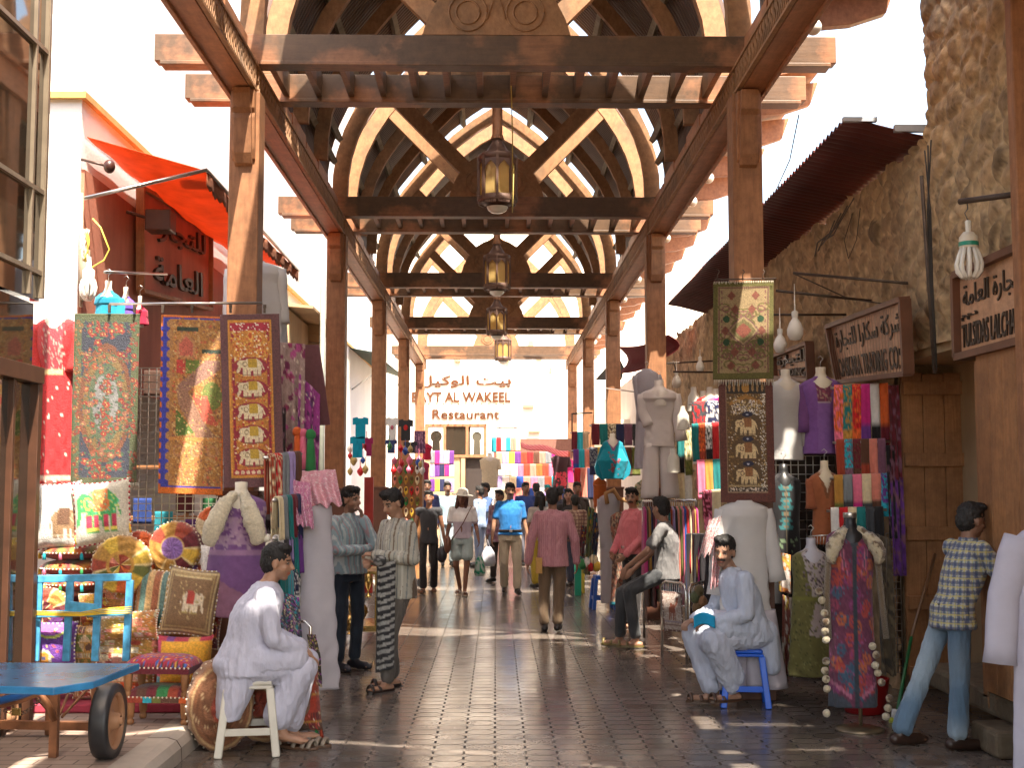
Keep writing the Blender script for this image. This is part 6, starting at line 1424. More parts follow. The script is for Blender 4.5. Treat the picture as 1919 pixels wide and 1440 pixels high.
fringe(AY(1337, 712, 9.93), AY(1451, 711, 9.93), 34, .05, (.62, .56, .44), o); fringe(AY(1337, 528, 9.93), AY(1450, 526, 9.93), 34, .022, (.62, .56, .44), o)
sp = [(.45, .30, .10), (.62, .55, .45), (.20, .10, .03), (.30, .18, .06)]
cv = Cv(120, 300, (.11, .028, .018)); cv.rect(.13, .0, .87, .925, (.30, .20, .12)); cv.rect(.145, .0, .855, .915, (.12, .065, .02)); cv.specks(900, sp, .011, (.15, 0, .85, .91), 3)
cv.rect(.15, 0, .85, .10, (.02, .015, .012)); 
for i in range(8): cv.ell(.20+.086*i, .04, .022, .045, (.34, .2, .08))
cv.ell(.5, .05, .07, .04, (.40, .2, .04)); cv.poly([(.2, .17), (.5, .10), (.8, .17), (.8, .20), (.5, .14), (.2, .20)], (.32, .15, .03)); cv.specks(300, [(.7, .65, .6), (.5, .35, .15)], .010, (.25, .15, .75, .28), 5)
for i, v in enumerate((.36, .565, .77)):
    cv.ell(.5, v, .27, .105, (.10, .055, .02)); elephant(cv, .51, v+.012, .42, .15, (.62, .46, .24), (.25, .10, .03), (.10, .03, .02)); cv.ell(.52, v-.088, .10, .022, (.01, .012, .04)); cv.ell(.52, v-.088, .02, .007, (.5, .5, .6))
cv.rect(.15, .86, .85, .875, (.35, .25, .12)); cv.rect(.15, .88, .85, .912, (.05, .03, .02)); cv.specks(60, [(.6, .5, .4)], .012, (.17, .885, .83, .91), 6); cv.specks(200, [(.75, .7, .62)], .008, (.75, .1, .85, .9), 9)
cv.jitter(.3); o = sheet('elephant_hanging', AY(1346, 716, 9.97), AY(1448, 716, 9.97), AY(1351, 942, 9.97), cv, nu=90, nv=200, fold=.008, folds=1.5, mat='embroid', solid=.008, label='dark brown hanging with three cream elephants, below the green prayer rug', cat='wall hanging')
o.data  # real width widens downwards
m = MB()
for x in (1345, 1392, 1430):
    p = AY(x, 526, 9.95); m.tube([p, p+Vector((.0, 0, .05)), p+Vector((.015, 0, .07)), p+Vector((0, 0, .09))], .004, 6)
m.tube([AY(1340, 524, 9.97), AY(1455, 522, 9.97)], .006, 6); m.build('hook_wire', MAT['iron'], label='wire with small hooks across the nearest right post above the rug', cat='wire')
# garments
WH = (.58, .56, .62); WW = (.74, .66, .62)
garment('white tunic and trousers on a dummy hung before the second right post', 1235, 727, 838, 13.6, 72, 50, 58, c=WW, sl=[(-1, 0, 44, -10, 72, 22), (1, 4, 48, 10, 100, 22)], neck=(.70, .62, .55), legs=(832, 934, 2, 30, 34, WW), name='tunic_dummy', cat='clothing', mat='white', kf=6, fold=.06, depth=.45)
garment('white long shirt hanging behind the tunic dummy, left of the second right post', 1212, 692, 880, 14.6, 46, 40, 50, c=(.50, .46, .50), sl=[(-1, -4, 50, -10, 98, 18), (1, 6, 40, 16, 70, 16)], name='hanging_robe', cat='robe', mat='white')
cv = Cv(60, 80, (.0, .29, .40)); cv.poly([(.3, 0), (.7, 0), (.5, .30)], (.60, .55, .50)); cv.line((.3, 0), (.5, .3), .025, (.25, .08, .25)); cv.line((.7, 0), (.5, .3), .025, (.25, .08, .25)); cv.specks(16, [(.42, .08, .10)], .035, (.45, .5, .7, 1), 4); cv.specks(7, [(.3, .1, .12)], .03, (.35, .35, .5, .9), 5)
r = garment('turquoise kaftan with wide sleeves on a hanger by the third right post', 1148, 823, 898, 18.6, 40, 60, 40, cv, neck=(.72, .66, .58), name='kaftan', cat='kaftan', fold=.04)
m = MB(); k = 18.6/F_
for s_ in (-1, 1): m.prism([(s_*12*k, -.03, 72*k), (s_*22*k, -.03, 60*k), (s_*34*k, -.03, 22*k), (s_*31*k, -.03, 8*k), (s_*20*k, -.03, -2*k), (s_*8*k, -.03, 2*k)], (0, .12, 0), (.0, .27, .38))
m.build('sleeve', MAT['cloth'], r)
garment('black robe with red embroidery at the right of the far scarf wall', 1050, 852, 916, 30.5, 32, 26, 30, Cv(40, 60, (.05, .015, .02)).specks(40, [(.6, .05, .08)], .06, (.2, .55, .8, 1), 2), sl=[(-1, -2, 14, -3, 24, 9), (1, 2, 14, 3, 24, 9)], slc=(.05, .015, .02), name='hanging_robe', cat='robe')
garment('cream kaftan on a dummy in front of the far scarf wall', 918, 856, 915, 29.5, 34, 30, 28, c=(.72, .60, .42), sl=[(-1, -1, 12, -3, 24, 10), (1, 1, 12, 3, 24, 10)], neck=(.8, .7, .6), name='kaftan', cat='kaftan')
garment('shocking pink robe beside the black embroidered one', 1066, 860, 905, 30.8, 18, 18, 18, c=(.75, .02, .22), name='hanging_robe', cat='robe', hanger=False)
garment('orange cloth robe below the turquoise kaftan', 1124, 896, 950, 18.9, 26, 24, 22, c=(.60, .13, .02), name='hanging_robe', cat='robe', hanger=False)
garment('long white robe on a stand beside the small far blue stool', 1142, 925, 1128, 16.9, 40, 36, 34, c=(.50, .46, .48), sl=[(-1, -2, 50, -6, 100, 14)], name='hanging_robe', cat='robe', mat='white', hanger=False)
garment('leopard print dress with teal hem, left of the man in the pink shirt', 1160, 960, 1132, 16.2, 34, 24, 34, Cv(60, 160, (.36, .26, .17)).specks(900, [(.10, .06, .05), (.30, .10, .06)], .035).rect(0, .96, 1, 1, (.0, .15, .2)), name='hanging_dress', cat='dress', hanger=False)
garment('dark flowered dress with a pale dotted print, low beside the pink shirt man', 1182, 1015, 1138, 15.9, 26, 24, 30, Cv(60, 160, (.12, .04, .08)).specks(300, [(.4, .3, .3), (.25, .08, .12)], .03), name='hanging_dress', cat='dress', hanger=False)
for i, (x, yt, yb, c_, d) in enumerate(((1105, 950, 1075, 'olive', 'olive green scarf bunched on the far hat stand'), (1116, 960, 1060, 'navy', 'navy patterned scarf hanging with the olive one'), (1092, 985, 1040, 'maroon', 'maroon scarf hanging lowest on the far hat stand'))):
    sheet('bunched_scarf', AY(x-3, yt, 18.3), AY(x+9, yt+4, 18.3), AY(x-12, yb, 18.3), Cv(30, 60, C[c_]).specks(60, [C['teal'], C['gold'], (.05, .03, .04)], .06), fold=.05, folds=2, label=d, cat='scarf')
# green wooden display hooks / curved hanger
m = MB(); m.tube([AY(1138, 945, 16.8), AY(1135, 925, 16.8), AY(1150, 918, 16.8), AY(1160, 935, 16.8), AY(1178, 940, 16.8), AY(1185, 952, 16.8)], .03, 10, (.42, .22, .09)); m.build('wooden_hook', MAT['clothdull'], label='curved wooden hook over the long white robe on its stand', cat='hook')
cv = Cv(60, 80, (.50, .42, .28)); cv.specks(110, [(.05, .05, .07), (.10, .15, .06), (.5, .35, .08)], .05)
garment('cream blouse with black flowers on a hanger, behind the man in the pink shirt', 1207, 900, 952, 16.4, 36, 34, 44, cv, name='blouse', cat='blouse')
# right stall proper
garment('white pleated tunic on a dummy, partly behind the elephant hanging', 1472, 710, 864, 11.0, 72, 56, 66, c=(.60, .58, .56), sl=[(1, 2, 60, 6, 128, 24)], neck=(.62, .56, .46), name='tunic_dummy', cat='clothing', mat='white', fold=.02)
cv = Cv(90, 130, (.20, .08, .30)); cv.poly([(.30, .02), (.70, .02), (.66, .34), (.34, .34)], (.16, .035, .08)); cv.specks(50, [(.32, .07, .12), (.4, .25, .2)], .022, (.32, .06, .68, .33), 3); cv.rect(.33, .34, .67, .352, (.45, .35, .4)); cv.poly([(.40, 0), (.60, 0), (.5, .13)], (.55, .47, .36)); cv.rect(.34, .36, .66, 1, (.24, .11, .36))
garment('purple tunic with an embroidered maroon yoke on a dummy under the tilted sign', 1538, 706, 852, 10.95, 78, 58, 74, cv, sl=[(-1, 0, 50, 2, 106, 22), (1, 2, 40, 0, 60, 20)], slc=(.17, .06, .22), neck=(.62, .56, .44), name='tunic_dummy', cat='clothing', fold=.02)
cv = Cv(80, 120, (.36, .11, .04)); cv.poly([(.25, 0), (.75, 0), (.5, .35)], (.55, .46, .34)); cv.line((.25, 0), (.5, .36), .04, (.22, .08, .03)); cv.line((.75, 0), (.5, .36), .04, (.22, .08, .03)); cv.specks(3, [(.3, .01, .01)], .02, (.4, .5, .6, .7), 5)
garment('burnt orange tunic on a dummy, lower row of the right stall', 1545, 882, 1020, 10.6, 60, 46, 52, cv, sl=[(-1, 0, 40, 2, 72, 22), (1, 2, 40, 2, 60, 20)], slc=(.34, .10, .04), neck=(.62, .54, .40), name='tunic_dummy', cat='clothing', fold=.02)
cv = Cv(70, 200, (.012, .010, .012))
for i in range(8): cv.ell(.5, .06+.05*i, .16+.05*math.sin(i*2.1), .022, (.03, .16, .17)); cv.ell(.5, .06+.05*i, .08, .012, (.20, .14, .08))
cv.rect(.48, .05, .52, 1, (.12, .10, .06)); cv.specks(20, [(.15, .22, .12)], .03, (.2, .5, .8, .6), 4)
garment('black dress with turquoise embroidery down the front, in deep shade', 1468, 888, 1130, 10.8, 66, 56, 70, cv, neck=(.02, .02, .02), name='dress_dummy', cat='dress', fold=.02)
gridpanel('white wire display grid behind the tunics of the right stall', 1440, 855, 1568, 1010, 11.15, 9, 9)
gridpanel('tall wire grid strip beside the plank door', 1660, 1000, 1692, 1262, 10.45, 3, 20)
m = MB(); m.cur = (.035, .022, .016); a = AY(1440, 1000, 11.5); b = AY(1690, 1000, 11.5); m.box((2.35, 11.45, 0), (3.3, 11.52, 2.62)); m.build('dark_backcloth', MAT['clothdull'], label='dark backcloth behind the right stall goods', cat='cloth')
R1 = 'the top rail of the right stall'; G_ = 'folded scarves on the right stall'
scarf_row(R1, [('orange', 'pink', 'lilac print scarf with pink end'), ('teal', 'gold', 'teal and gold print scarf'), ('red', 'orange', 'red and orange print scarf'), ('magenta', 'purple', 'magenta scarf with violet end'), ('white', 'black', 'black and white scarf'), ('orange', 'maroon', 'coral scarf with wine end')], 1563, 728, 1665, 724, 10.7, 10.55, .55, G_)
scarf_row('the second rail of the right stall', [('rust', None, 'brick red scarf'), ('turquoise', 'mauve', 'aqua and mauve print scarf'), ('maroon', 'brown', 'plum print scarf'), ('brown', 'rust', 'brown woven scarf'), ('salmon', None, 'salmon pink scarf'), ('mauve', None, 'dusty mauve scarf')], 1567, 830, 1660, 828, 10.62, 10.5, .33, G_)
scarf_row('the third rail of the right stall', [('gold', 'olive', 'ochre scarf with olive end'), ('grey', 'charcoal', 'blue grey scarf'), ('pink', 'magenta', 'bright pink scarf'), ('cream', 'charcoal', 'ivory scarf with grey end'), ('salmon', 'brown', 'dusty rose scarf'), ('purple', 'turquoise', 'violet and turquoise print scarf')], 1562, 897, 1668, 893, 10.5, 10.4, .34, G_)
scarf_row('the lowest rail of the right stall', [('white', None, 'plain white shawl'), ('red', None, 'scarlet shawl'), ('cream', None, 'light beige shawl'), ('teal', None, 'grey green shawl'), ('charcoal', None, 'slate shawl'), ('black', None, 'black shawl')], 1556, 958, 1655, 956, 10.4, 10.3, .26, G_)
for i, (x0, y0, x1, y1, c_, l) in enumerate(((1664, 722, 1684, 900, 'maroon', 'long wine shawl at the far right end of the top rail'), (1660, 835, 1682, 1010, 'black', 'long dark shawl below the wine one'), (1668, 895, 1692, 1080, 'purple', 'long violet shawl beside the plank door'))):
    cvq = Cv(20, 80, C[c_]).specks(60, [tuple(v*.6 for v in C[c_]), C['mauve']], .12, seed=i); sheet('long_shawl', AY(x0, y0, 10.35), AY(x1, y0, 10.35), AY(x0+6, y1, 10.35), cvq, fold=.02, folds=2, label=l, cat='shawl', nu=14, nv=30)
# scarf stacks left of the brown hanging
R2 = 'folded scarves left of the brown elephant hanging'
scarf_row('the upper rail left of the brown hanging', [('charcoal', 'red', 'grey scarf with red rose print'), ('navy', 'white', 'navy and white print scarf')], 1296, 758, 1346, 756, 12.2, 12.2, .46, R2)
scarf_row('the middle rail left of the brown hanging', [('teal', None, 'petrol blue scarf'), ('orange', 'rust', 'orange leaf print scarf'), ('white', 'black', 'white and black print scarf'), ('red', None, 'small red scarf')], 1296, 800, 1346, 797, 12.0, 12.0, .36, R2)
scarf_row('the lower rail left of the brown hanging', [('pink', None, 'pale pink scarf'), ('gold', None, 'mustard scarf'), ('teal', None, 'dark green scarf')], 1305, 868, 1350, 866, 11.9, 11.9, .36, R2)
scarf_row('the bottom rail left of the brown hanging', [('maroon', 'pink', 'crimson flower print scarf'), ('cream', None, 'cream scarf')], 1316, 925, 1350, 923, 11.8, 11.8, .36, R2)
scarf_row('the rail right of the white tunic dummy', [('teal', 'black', 'deep green scarf with black end'), ('cream', 'olive', 'champagne print scarf')], 1268, 808, 1296, 806, 14, 14, .5, 'folded scarves by the second right post', gap=.1)
scarf_row('the low rail right of the white tunic dummy', [('cream', None, 'ivory scarf'), ('white', None, 'bone white scarf')], 1268, 884, 1296, 883, 14, 14, .36, 'folded scarves by the second right post')
# far scarves round the third and fourth right posts
scarf_row('the upper rail round the third right post', [('maroon', None, 'wine scarf'), ('teal', None, 'bottle green scarf'), ('cream', 'brown', 'cream print scarf'), ('navy', None, 'dark navy scarf'), ('mauve', None, 'mauve scarf'), ('charcoal', None, 'smoke grey scarf')], 1108, 798, 1200, 798, 19.4, 19.4, .32, 'scarves round the third right post')
scarf_row('the lower rail round the third right post', [('grey', 'navy', 'grey print scarf'), ('yellow', None, 'yellow scarf'), ('charcoal', 'grey', 'dark grey print scarf'), ('red', None, 'red scarf'), ('brown', None, 'brown scarf'), ('olive', None, 'olive scarf')], 1104, 842, 1200, 842, 19.3, 19.3, .42, 'scarves round the third right post')
scarf_row('the rail before the fourth right post', [('maroon', None, 'crimson scarf'), ('turquoise', None, 'sea blue scarf'), ('beige', None, 'sand scarf')], 1071, 812, 1103, 812, 25, 25, .40, 'scarves by the fourth right post')
scarf_row('the lower rail before the fourth right post', [('purple', 'blue', 'violet scarf'), ('turquoise', None, 'aqua scarf'), ('salmon', None, 'peach scarf')], 1074, 845, 1106, 845, 24.8, 24.8, .42, 'scarves by the fourth right post')
scarf_row('the lowest rail before the fourth right post', [('red', None, 'red scarf'), ('salmon', None, 'rose scarf'), ('navy', None, 'navy scarf')], 1076, 880, 1112, 880, 24.6, 24.6, .6, 'scarves by the fourth right post')
def farwall(rows):
    for nm, y, x0, x1, cols, h, Y in rows: scarf_row(nm, [(c_, None, f'{c_} scarf') for c_ in cols], x0, y, x1, y, Y, Y, h, 'scarves of the sunlit far wall display', rail=False, gap=.02)
farwall([('the top line of the far display', 822, 921, 975, ['turquoise', 'red', 'white', 'turquoise', 'salmon', 'cream'], .36, 33), ('the long second line of the far display', 849, 930, 1068, ['beige', 'lilac', 'yellow', 'purple', 'rust', 'red', 'brown', 'salmon', 'grey', 'magenta', 'red', 'rust'], .30, 32.5),
         ('the third line of the far display', 872, 934, 1040, ['white', 'cream', 'white', 'pink', 'rust', 'salmon', 'orange', 'rust', 'pink'], .30, 32.2), ('the fourth line of the far display', 895, 928, 1060, ['lilac', 'white', 'cream', 'blue', 'salmon', 'pink', 'grey', 'rust', 'turquoise', 'red'], .30, 32.0),
         ('the lowest line of the far display', 917, 925, 1060, ['white', 'cream', 'pink', 'salmon', 'navy', 'blue', 'white', 'lilac', 'rust', 'blue'], .62, 31.8)])
m = MB(); m.cur = (.55, .04, .06); a, b, c_, d_ = AY(975, 829, 30), AY(1065, 845, 30), AY(977, 838, 29.6), AY(1066, 856, 29.6)
m.grid(lambda u, v: bil(a, b, c_, d_, u, v)+Vector((0, .2*v, -.03*math.sin(math.pi*u*3))), 24, 4, lambda u, v: (.62, .05, .07) if (int(u*24)+int(v*4)) % 2 else (.75, .25, .2)); m.build('red_valance', MAT['cloth'], solid=.01, label='red patterned cloth valance above the far scarf display', cat='valance')
m = MB(); a, b = AY(925, 830, 33.4), AY(1075, 1000, 33.4); m.box((a.x, 33.3, 0), (b.x, 33.5, a.z+.1), (.25, .12, .09)); m.build('display_board', MAT['clothdull'], label='reddish board behind the far scarf display', cat='board')
rod('gallows_rod', AY(930, 802, 33), AY(970, 802, 33), .015, 'thin metal frame above the far scarf display', extra=[([AY(965, 800, 33), AY(965, 826, 33)], .015)])
rod('gallows_rod', AY(1071, 776, 25), AY(1110, 774, 25), .015, 'thin metal gallows frame by the fourth right post', extra=[([AY(1072, 776, 25), AY(1072, 810, 25)], .015)])
rod('cross_rail', AY(1137, 728, 19.5), AY(1190, 735, 15), .008, 'pale thin rail joining the third and second right posts', mat='steel')
for i, (x, y) in enumerate(((1262, 850), (1280, 770), (1300, 735), (1318, 742), (1330, 735), (1342, 738))):
    p = AY(x, y, 13); m = MB(); m.lathe(p, [(.03, .05), (.032, .0), (.06, -.05), (.07, -.2)], 12, (.6, .56, .48)); m.build('dummy_neck_stand', MAT['plastic'], label=['pale dummy neck beside the green scarf', 'pale dummy neck above the deep green scarf', 'dummy neck left in the row above the rose print scarf', 'second dummy neck in the row above the rose print scarf', 'third dummy neck in that row, smaller', 'dummy neck touching the prayer rug edge'][i], cat='dummy')
for i, (x, c_) in enumerate(((1306, 'red'), (1316, 'cream'), (1326, 'pink'), (1338, 'magenta'))):
    p = AY(x, 748, 12.9); sheet('shirt_collar_cloth', p, p+Vector((.09, 0, .03)), p+Vector((-.05, 0, -.14)), c=C[c_], nu=6, nv=6, folds=1, label=f'{c_} garment shoulder in the row above the rose print scarf', cat='garment')
# clothes rail behind the standing men
a, b = AY(1205, 940, 14.0), AY(1305, 938, 13.2)
rod('clothes_rail', a, b, .014, 'chrome clothes rail behind the man in the grey shirt', mat='chrome', extra=[([a, Vector((a.x, a.y, .02))], .014), ([b, Vector((b.x, b.y, .02))], .014)], cat='rail')
pal = ['magenta', 'brown', 'gold', 'navy', 'maroon', 'pink', 'turquoise', 'cream', 'purple', 'red', 'white', 'teal', 'rust', 'lilac', 'black', 'salmon', 'olive', 'pink', 'blue', 'red', 'cream', 'maroon', 'gold', 'magenta']
for i, c_ in enumerate(pal):
    p = a.lerp(b, (i+.5)/len(pal)); L = .95+.2*math.sin(i*1.9); g_ = random.Random(i); m = MB()
    LL = dens([(0, 0, -.06, .012, .03), (0, 0, -.10, .016, .16), (0, 0, -.3, .022, .19), (0, 0, -L, .028, .22)], 4)
    loft(m, [(p.x+x*1.0, p.y+y, p.z+z, q, w) for x, y, z, q, w in LL], 16, lambda t, v, ct, st: tuple(x*(.8+.4*mn.noise(Vector((t*3, v*9, i)))) for x in C[c_]), .12, 5, i)
    m.tube([p+Vector((0, 0, -.06)), p+Vector((0, 0, .02))], .004, 5, (.5, .5, .5)); m.build('hanging_garment', MAT['cloth'], label=f'{c_} garment, {ORD[i] if i < 20 else "far right "+str(["end", "but one", "but two", "but three"][23-i])} on the chrome clothes rail', cat='garment', group='garments on the chrome clothes rail')
# red headscarf, white outfit on dummy behind the sitting man
sheet('red_headscarf', AY(1328, 975, 9.95), AY(1352, 968, 9.95), AY(1308, 1045, 9.9), Cv(50, 90, (.62, .56, .54)).specks(1200, [(.48, .06, .09)], .014), fold=.03, folds=3, edge=.05, label='red and white checked headscarf left of the big white robe', cat='headscarf')
sheet('red_headscarf', AY(1338, 1010, 9.9), AY(1352, 1010, 9.9), AY(1330, 1100, 9.9), Cv(50, 90, (.62, .5, .5)).specks(1200, [(.48, .06, .09)], .014), fold=.03, folds=2, edge=.05, label='lower fold of checked red cloth beside the white robe', cat='headscarf')
garment('white tunic and wide trousers on a dummy behind the man on the blue stool', 1393, 938, 1165, 10.0, 96, 84, 98, c=(.70, .67, .65), sl=[(-1, 5, 80, 16, 175, 30), (1, 10, 80, 20, 150, 30)], legs=(1140, 1284, -2, 60, 78, (.62, .57, .62)), name='tunic_dummy', cat='clothing', mat='white', kf=6, fold=.07, hanger=False, depth=.5, seed=5, stand=.02)
m = MB(); b = AZ(1415, 1300, 0); m.box((b.x-.1, b.y-.04, 0), (b.x+.10, b.y+.12, .25)); m.build('dummy_block', MAT['door'], label='dark wooden block under the white tunic dummy', cat='block', bevel=.01)
# pink garment left and green dress, bags
cv = Cv(80, 200, (.15, .135, .038)); cv.poly([(.25, .0), (1, .0), (.8, .35), (.45, .38)], (.45, .38, .36)); cv.specks(180, [(.08, .05, .07), (.2, .15, .17)], .018, (.3, .02, .95, .37), 5); cv.poly([(.5, .42), (.95, .5), (.7, .7), (.35, .68)], (.42, .34, .32)); cv.specks(700, [(.24, .22, .07), (.07, .065, .02)], .012, seed=6); cv.rect(0, .38, 1, .41, (.19, .18, .035))
garment('olive and cream printed cotton dress on a hanger, right of the white tunic dummy', 1520, 1028, 1262, 9.9, 74, 74, 92, cv, name='hanging_dress', cat='dress', fold=.07, kf=6, neck=(.5, .47, .5))
for i, (x0, x1, y0, y1, c1, l) in enumerate(((1458, 1482, 1035, 1108, (.60, .20, .02), 'orange and yellow shoulder bag hanging right of the white robe'), (1466, 1482, 1115, 1262, (.22, .05, .03), 'red patterned cloth hanging below the orange bag'), (1481, 1490, 1120, 1265, (.35, .3, .25), 'narrow pale edge of cloth beside the red patterned one'))):
    cvq = Cv(30, 60, c1).specks(50, [(.5, .35, .05), (.15, .03, .02), (.5, .45, .4)], .1, seed=i); 
    if not i: cvq.rect(.3, .45, .9, .9, (.5, .45, .42)); cvq.poly([(0, 0), (1, .3), (1, .36), (0, .06)], (.5, .4, .05))
    sheet('hanging_bag' if not i else 'hanging_cloth', AY(x0, y0, 10.3), AY(x1, y0+6, 10.3), AY(x0+1, y1, 10.3), cvq, folds=1.5, fold=.02, mat='embroid', solid=.02, label=l, cat='bag' if not i else 'cloth', nu=16, nv=40)
m = MB(); p = AY(1530, 1012, 10.2)
for i in range(9): m.tube([AY(1520+6*i, 1006, 10.2), AY(1519+6*i, 1022+3*(i % 3), 10.2)], .003, 5)
m.tube([AY(1514, 1006, 10.2), AY(1574, 1002, 10.2)], .006, 6); m.build('hook_strip', MAT['steel'], label='steel strip with little hooks under the orange tunic', cat='hooks')
# purple shawl dummy on a round base, with fur
b = AZ(1625, 1372, 0); Y = b.y; k = Y/F_
cv = Cv(100, 260, (.14, .035, .075)); g_ = random.Random(9)
for i in range(70):
    u, v = g_.uniform(.05, .95), g_.uniform(.12, .95); c_ = g_.choice([(.40, .06, .05), (.22, .04, .14), (.05, .10, .16), (.30, .05, .10), (.45, .12, .05)]); cv.ell(u, v, .09, .035, c_, .55); cv.ell(u, v, .03, .014, c_)
cv.specks(300, [(.3, .08, .2), (.07, .12, .18)], .012, seed=5)
for s_ in (0, 1): 
    X = (lambda u: u) if not s_ else (lambda u: 1-u)
    for d, c_ in ((0, (.5, .16, .25)), (.03, (.05, .06, .09)), (.055, (.5, .16, .25))): cv.line((X(.16+d), .02), (X(.30+d), .26), .010, c_)
    cv.poly([(X(.0), .84), (X(.40), .93), (X(.40), .955), (X(0), .865)], (.42, .14, .22)); cv.poly([(X(.0), .90), (X(.40), .975), (X(.40), 1), (X(0), 1)], (.05, .06, .08))
cv.rect(.455, .06, .545, 1, (.035, .045, .06)); cv.poly([(.33, 0), (.67, 0), (.5, .16)], (.045, .055, .07)); cv.poly([(.40, .0), (.60, .0), (.5, .08)], (.10, .09, .07)); cv.jitter(.2)
dm = garment('purple paisley shawl with spotted fur trim on a black dummy with a round base', 1593, 988, 1318, Y, 92, 78, 88, cv, neck=(.010, .010, .012), name='shawl_dummy', cat='shawl', hanger=False, fold=.06, kf=7, depth=.55, stand=None)
H = 330*k; z0 = dm.location.z
m = MB(); m.lathe((.05, .05, -z0), [(.001, .035), (.10, .03), (.165, .014), (.17, .0), (.16, .0)], 32); m.tube([(.06, .05, -z0+.02), (.06, .05, .25)], .014, 10); m.build('stand', pm('stand_metal', (.30, .24, .16), .3, .8, var=.2), dm)
m = MB(); m.lathe((0, 0, H), [(.001, .10), (.045, .10), (.047, .095), (.047, .065), (.043, .063)], 20); m.build('neck_cap', MAT['steel'], dm)
cvf = lambda v: (.13, .075, .035) if mn.noise(Vector(v)*17) > .12 else (.55, .46, .30)
for s_ in (-1, 1):
    m = MB()
    for t in np.linspace(0, 1, 14):
        w = (.024+.026*math.sin(t*3.0)); q = Vector((s_*(.05+.115*math.sin(t*1.8)), -.02-.10*math.sin(t*2), H-.02-.20*t)); m.ell(q, (w, .05, w*1.15), 16, 12, (1, 1, 1))
    m.v = [(v[0]+.016*mn.noise(Vector(v)*42), v[1]+.014*mn.noise(Vector(v)*50), v[2]+.016*mn.noise(Vector(v)*40)) for v in m.v]; m.c = [cvf(v) for v in m.v]; m.build('fur_collar', MAT['fur'], dm)
for s_ in (-1, 1):
    m = MB(); P_ = [Vector((s_*.17, -.06, H-.17)), Vector((s_*.19, -.06, H*.62)), Vector((s_*.20+.02, -.06, H*.38))]; m.tube(P_, .022, 10, (.17, .12, .07)); m.build('fur_strip', MAT['fur'], dm)
    xs = [(1535, 1108), (1540, 1126), (1545, 1150), (1547, 1166), (1546, 1184), (1548, 1200), (1548, 1240), (1546, 1258), (1548, 1274), (1550, 1292), (1549, 1338)] if s_ < 0 else [(1635, 1212), (1642, 1228), (1640, 1248), (1645, 1262), (1652, 1280), (1667, 1310), (1664, 1328), (1660, 1344)]
    for x, y in xs:
        q = AY(x, y, Y-.08)-dm.location; m = MB(); rr = .027; m.ell(q, (rr, rr, rr), 12, 8, (1, 1, 1)); m.v = [(v[0]+.004*mn.noise(Vector(v)*70), v[1], v[2]+.004*mn.noise(Vector(v)*70)) for v in m.v]; m.c = [cvf(v) if y % 3 else (.6, .52, .36) for v in m.v]; m.build('pompom', MAT['fur'], dm)
sheet('brown_scarf', AY(1640, 1000, 9.2), AY(1668, 1010, 9.3), AY(1650, 1260, 9.2), Cv(30, 90, (.10, .075, .045)).specks(200, [(.16, .12, .07), (.05, .04, .03)], .05), folds=2, fold=.03, edge=.04, label='dark brown and olive scarf hanging right of the purple shawl dummy', cat='scarf')
m = MB(); b = AZ(1640, 1348, 0); m.lathe((b.x, b.y+.25, 0), [(.001, 0), (.13, .0), (.15, .01), (.18, .24), (.185, .26), (.17, .26)], 24, (.38, .01, .012)); m.build('red_bucket', MAT['plastic'], label='red plastic bucket behind the purple shawl dummy', cat='bucket')
r = empty('broom', AZ(1678, 1350, 0), 0, 'long broom with green and brown handle leaning on the plank door', 'broom'); O_ = r.location.copy()
A_, B_, T_ = AY(1678, 1352, 9.2)-O_, AY(1708, 1195, 9.6)-O_, AY(1752, 1040, 10.2)-O_
m = MB(); m.tube([A_, B_], .013, 8, (.01, .14, .04)); m.tube([B_, T_], .014, 8, (.20, .10, .045)); m.build('handle', MAT['paint'], r); m = MB(); m.ell(A_+Vector((0, 0, .0)), (.05, .03, .035), 12, 8, (.35, .38, .02)); m.tube([A_+Vector((0, 0, .02)), A_+Vector((0.005, 0, .08))], .03, 8, (.6, .6, .6)); m.build('broom_head', MAT['fur'], r)
# white robe hanging at the right edge
garment('bluish white robe with long sleeve hanging close at the right edge', 1945, 985, 1490, 7.3, 84, 96, 112, c=(.62, .61, .72), sl=[(-1, 34, 130, 48, 255, 60)], name='hanging_robe', cat='robe', mat='white', kf=6, fold=.10, hanger=False, seed=8, depth=.5)
# rack with the camel bag
def tubeframe(label, x0, x1, yt, yb0, yb1, Ya, Yb):
    a, b = AZ(x0, yb0, 0), AZ(x1, yb1, 0); zt = AY((x0+x1)/2, yt, (a.y+b.y)/2).z; m = MB()
    r = empty('tube_rack', (a.x, a.y, 0), 0, label, 'rack'); B = Vector((b.x-a.x, b.y-a.y, 0)); d = B.normalized()
    m.tube([(0, 0, 0), (0, 0, zt-.08), Vector((0, 0, zt-.02))+d*.03, Vector((0, 0, zt))+d*.08, B-d*.08+Vector((0, 0, zt)), B-d*.03+Vector((0, 0, zt-.02)), B+Vector((0, 0, zt-.08)), B], .014, 10); m.build('tube_frame', MAT['chrome'], r)
    m = MB()
    for t in np.linspace(.08, .92, 12): p = B*float(t); m.tube([p+Vector((0, 0, zt)), p+Vector((0, 0, zt-.22))], .004, 5)
    m.tube([Vector((0, 0, zt-.22)), B+Vector((0, 0, zt-.22))], .006, 6); m.build('wire_basket', MAT['chrome'], r); return r
tubeframe('chrome tube rack the man in the grey shirt leans on', 1241, 1287, 1092, 1226, 1236, 0, 0)
tubeframe('second chrome tube rack, right of the one with the camel bag', 1293, 1328, 1093, 1238, 1222, 0, 0)
cv = Cv(80, 140, (.38, .30, .26)); cv.frame(.0, .06, (.10, .04, .03)); cv.specks(260, [(.48, .42, .38), (.30, .22, .18)], .03, seed=4)
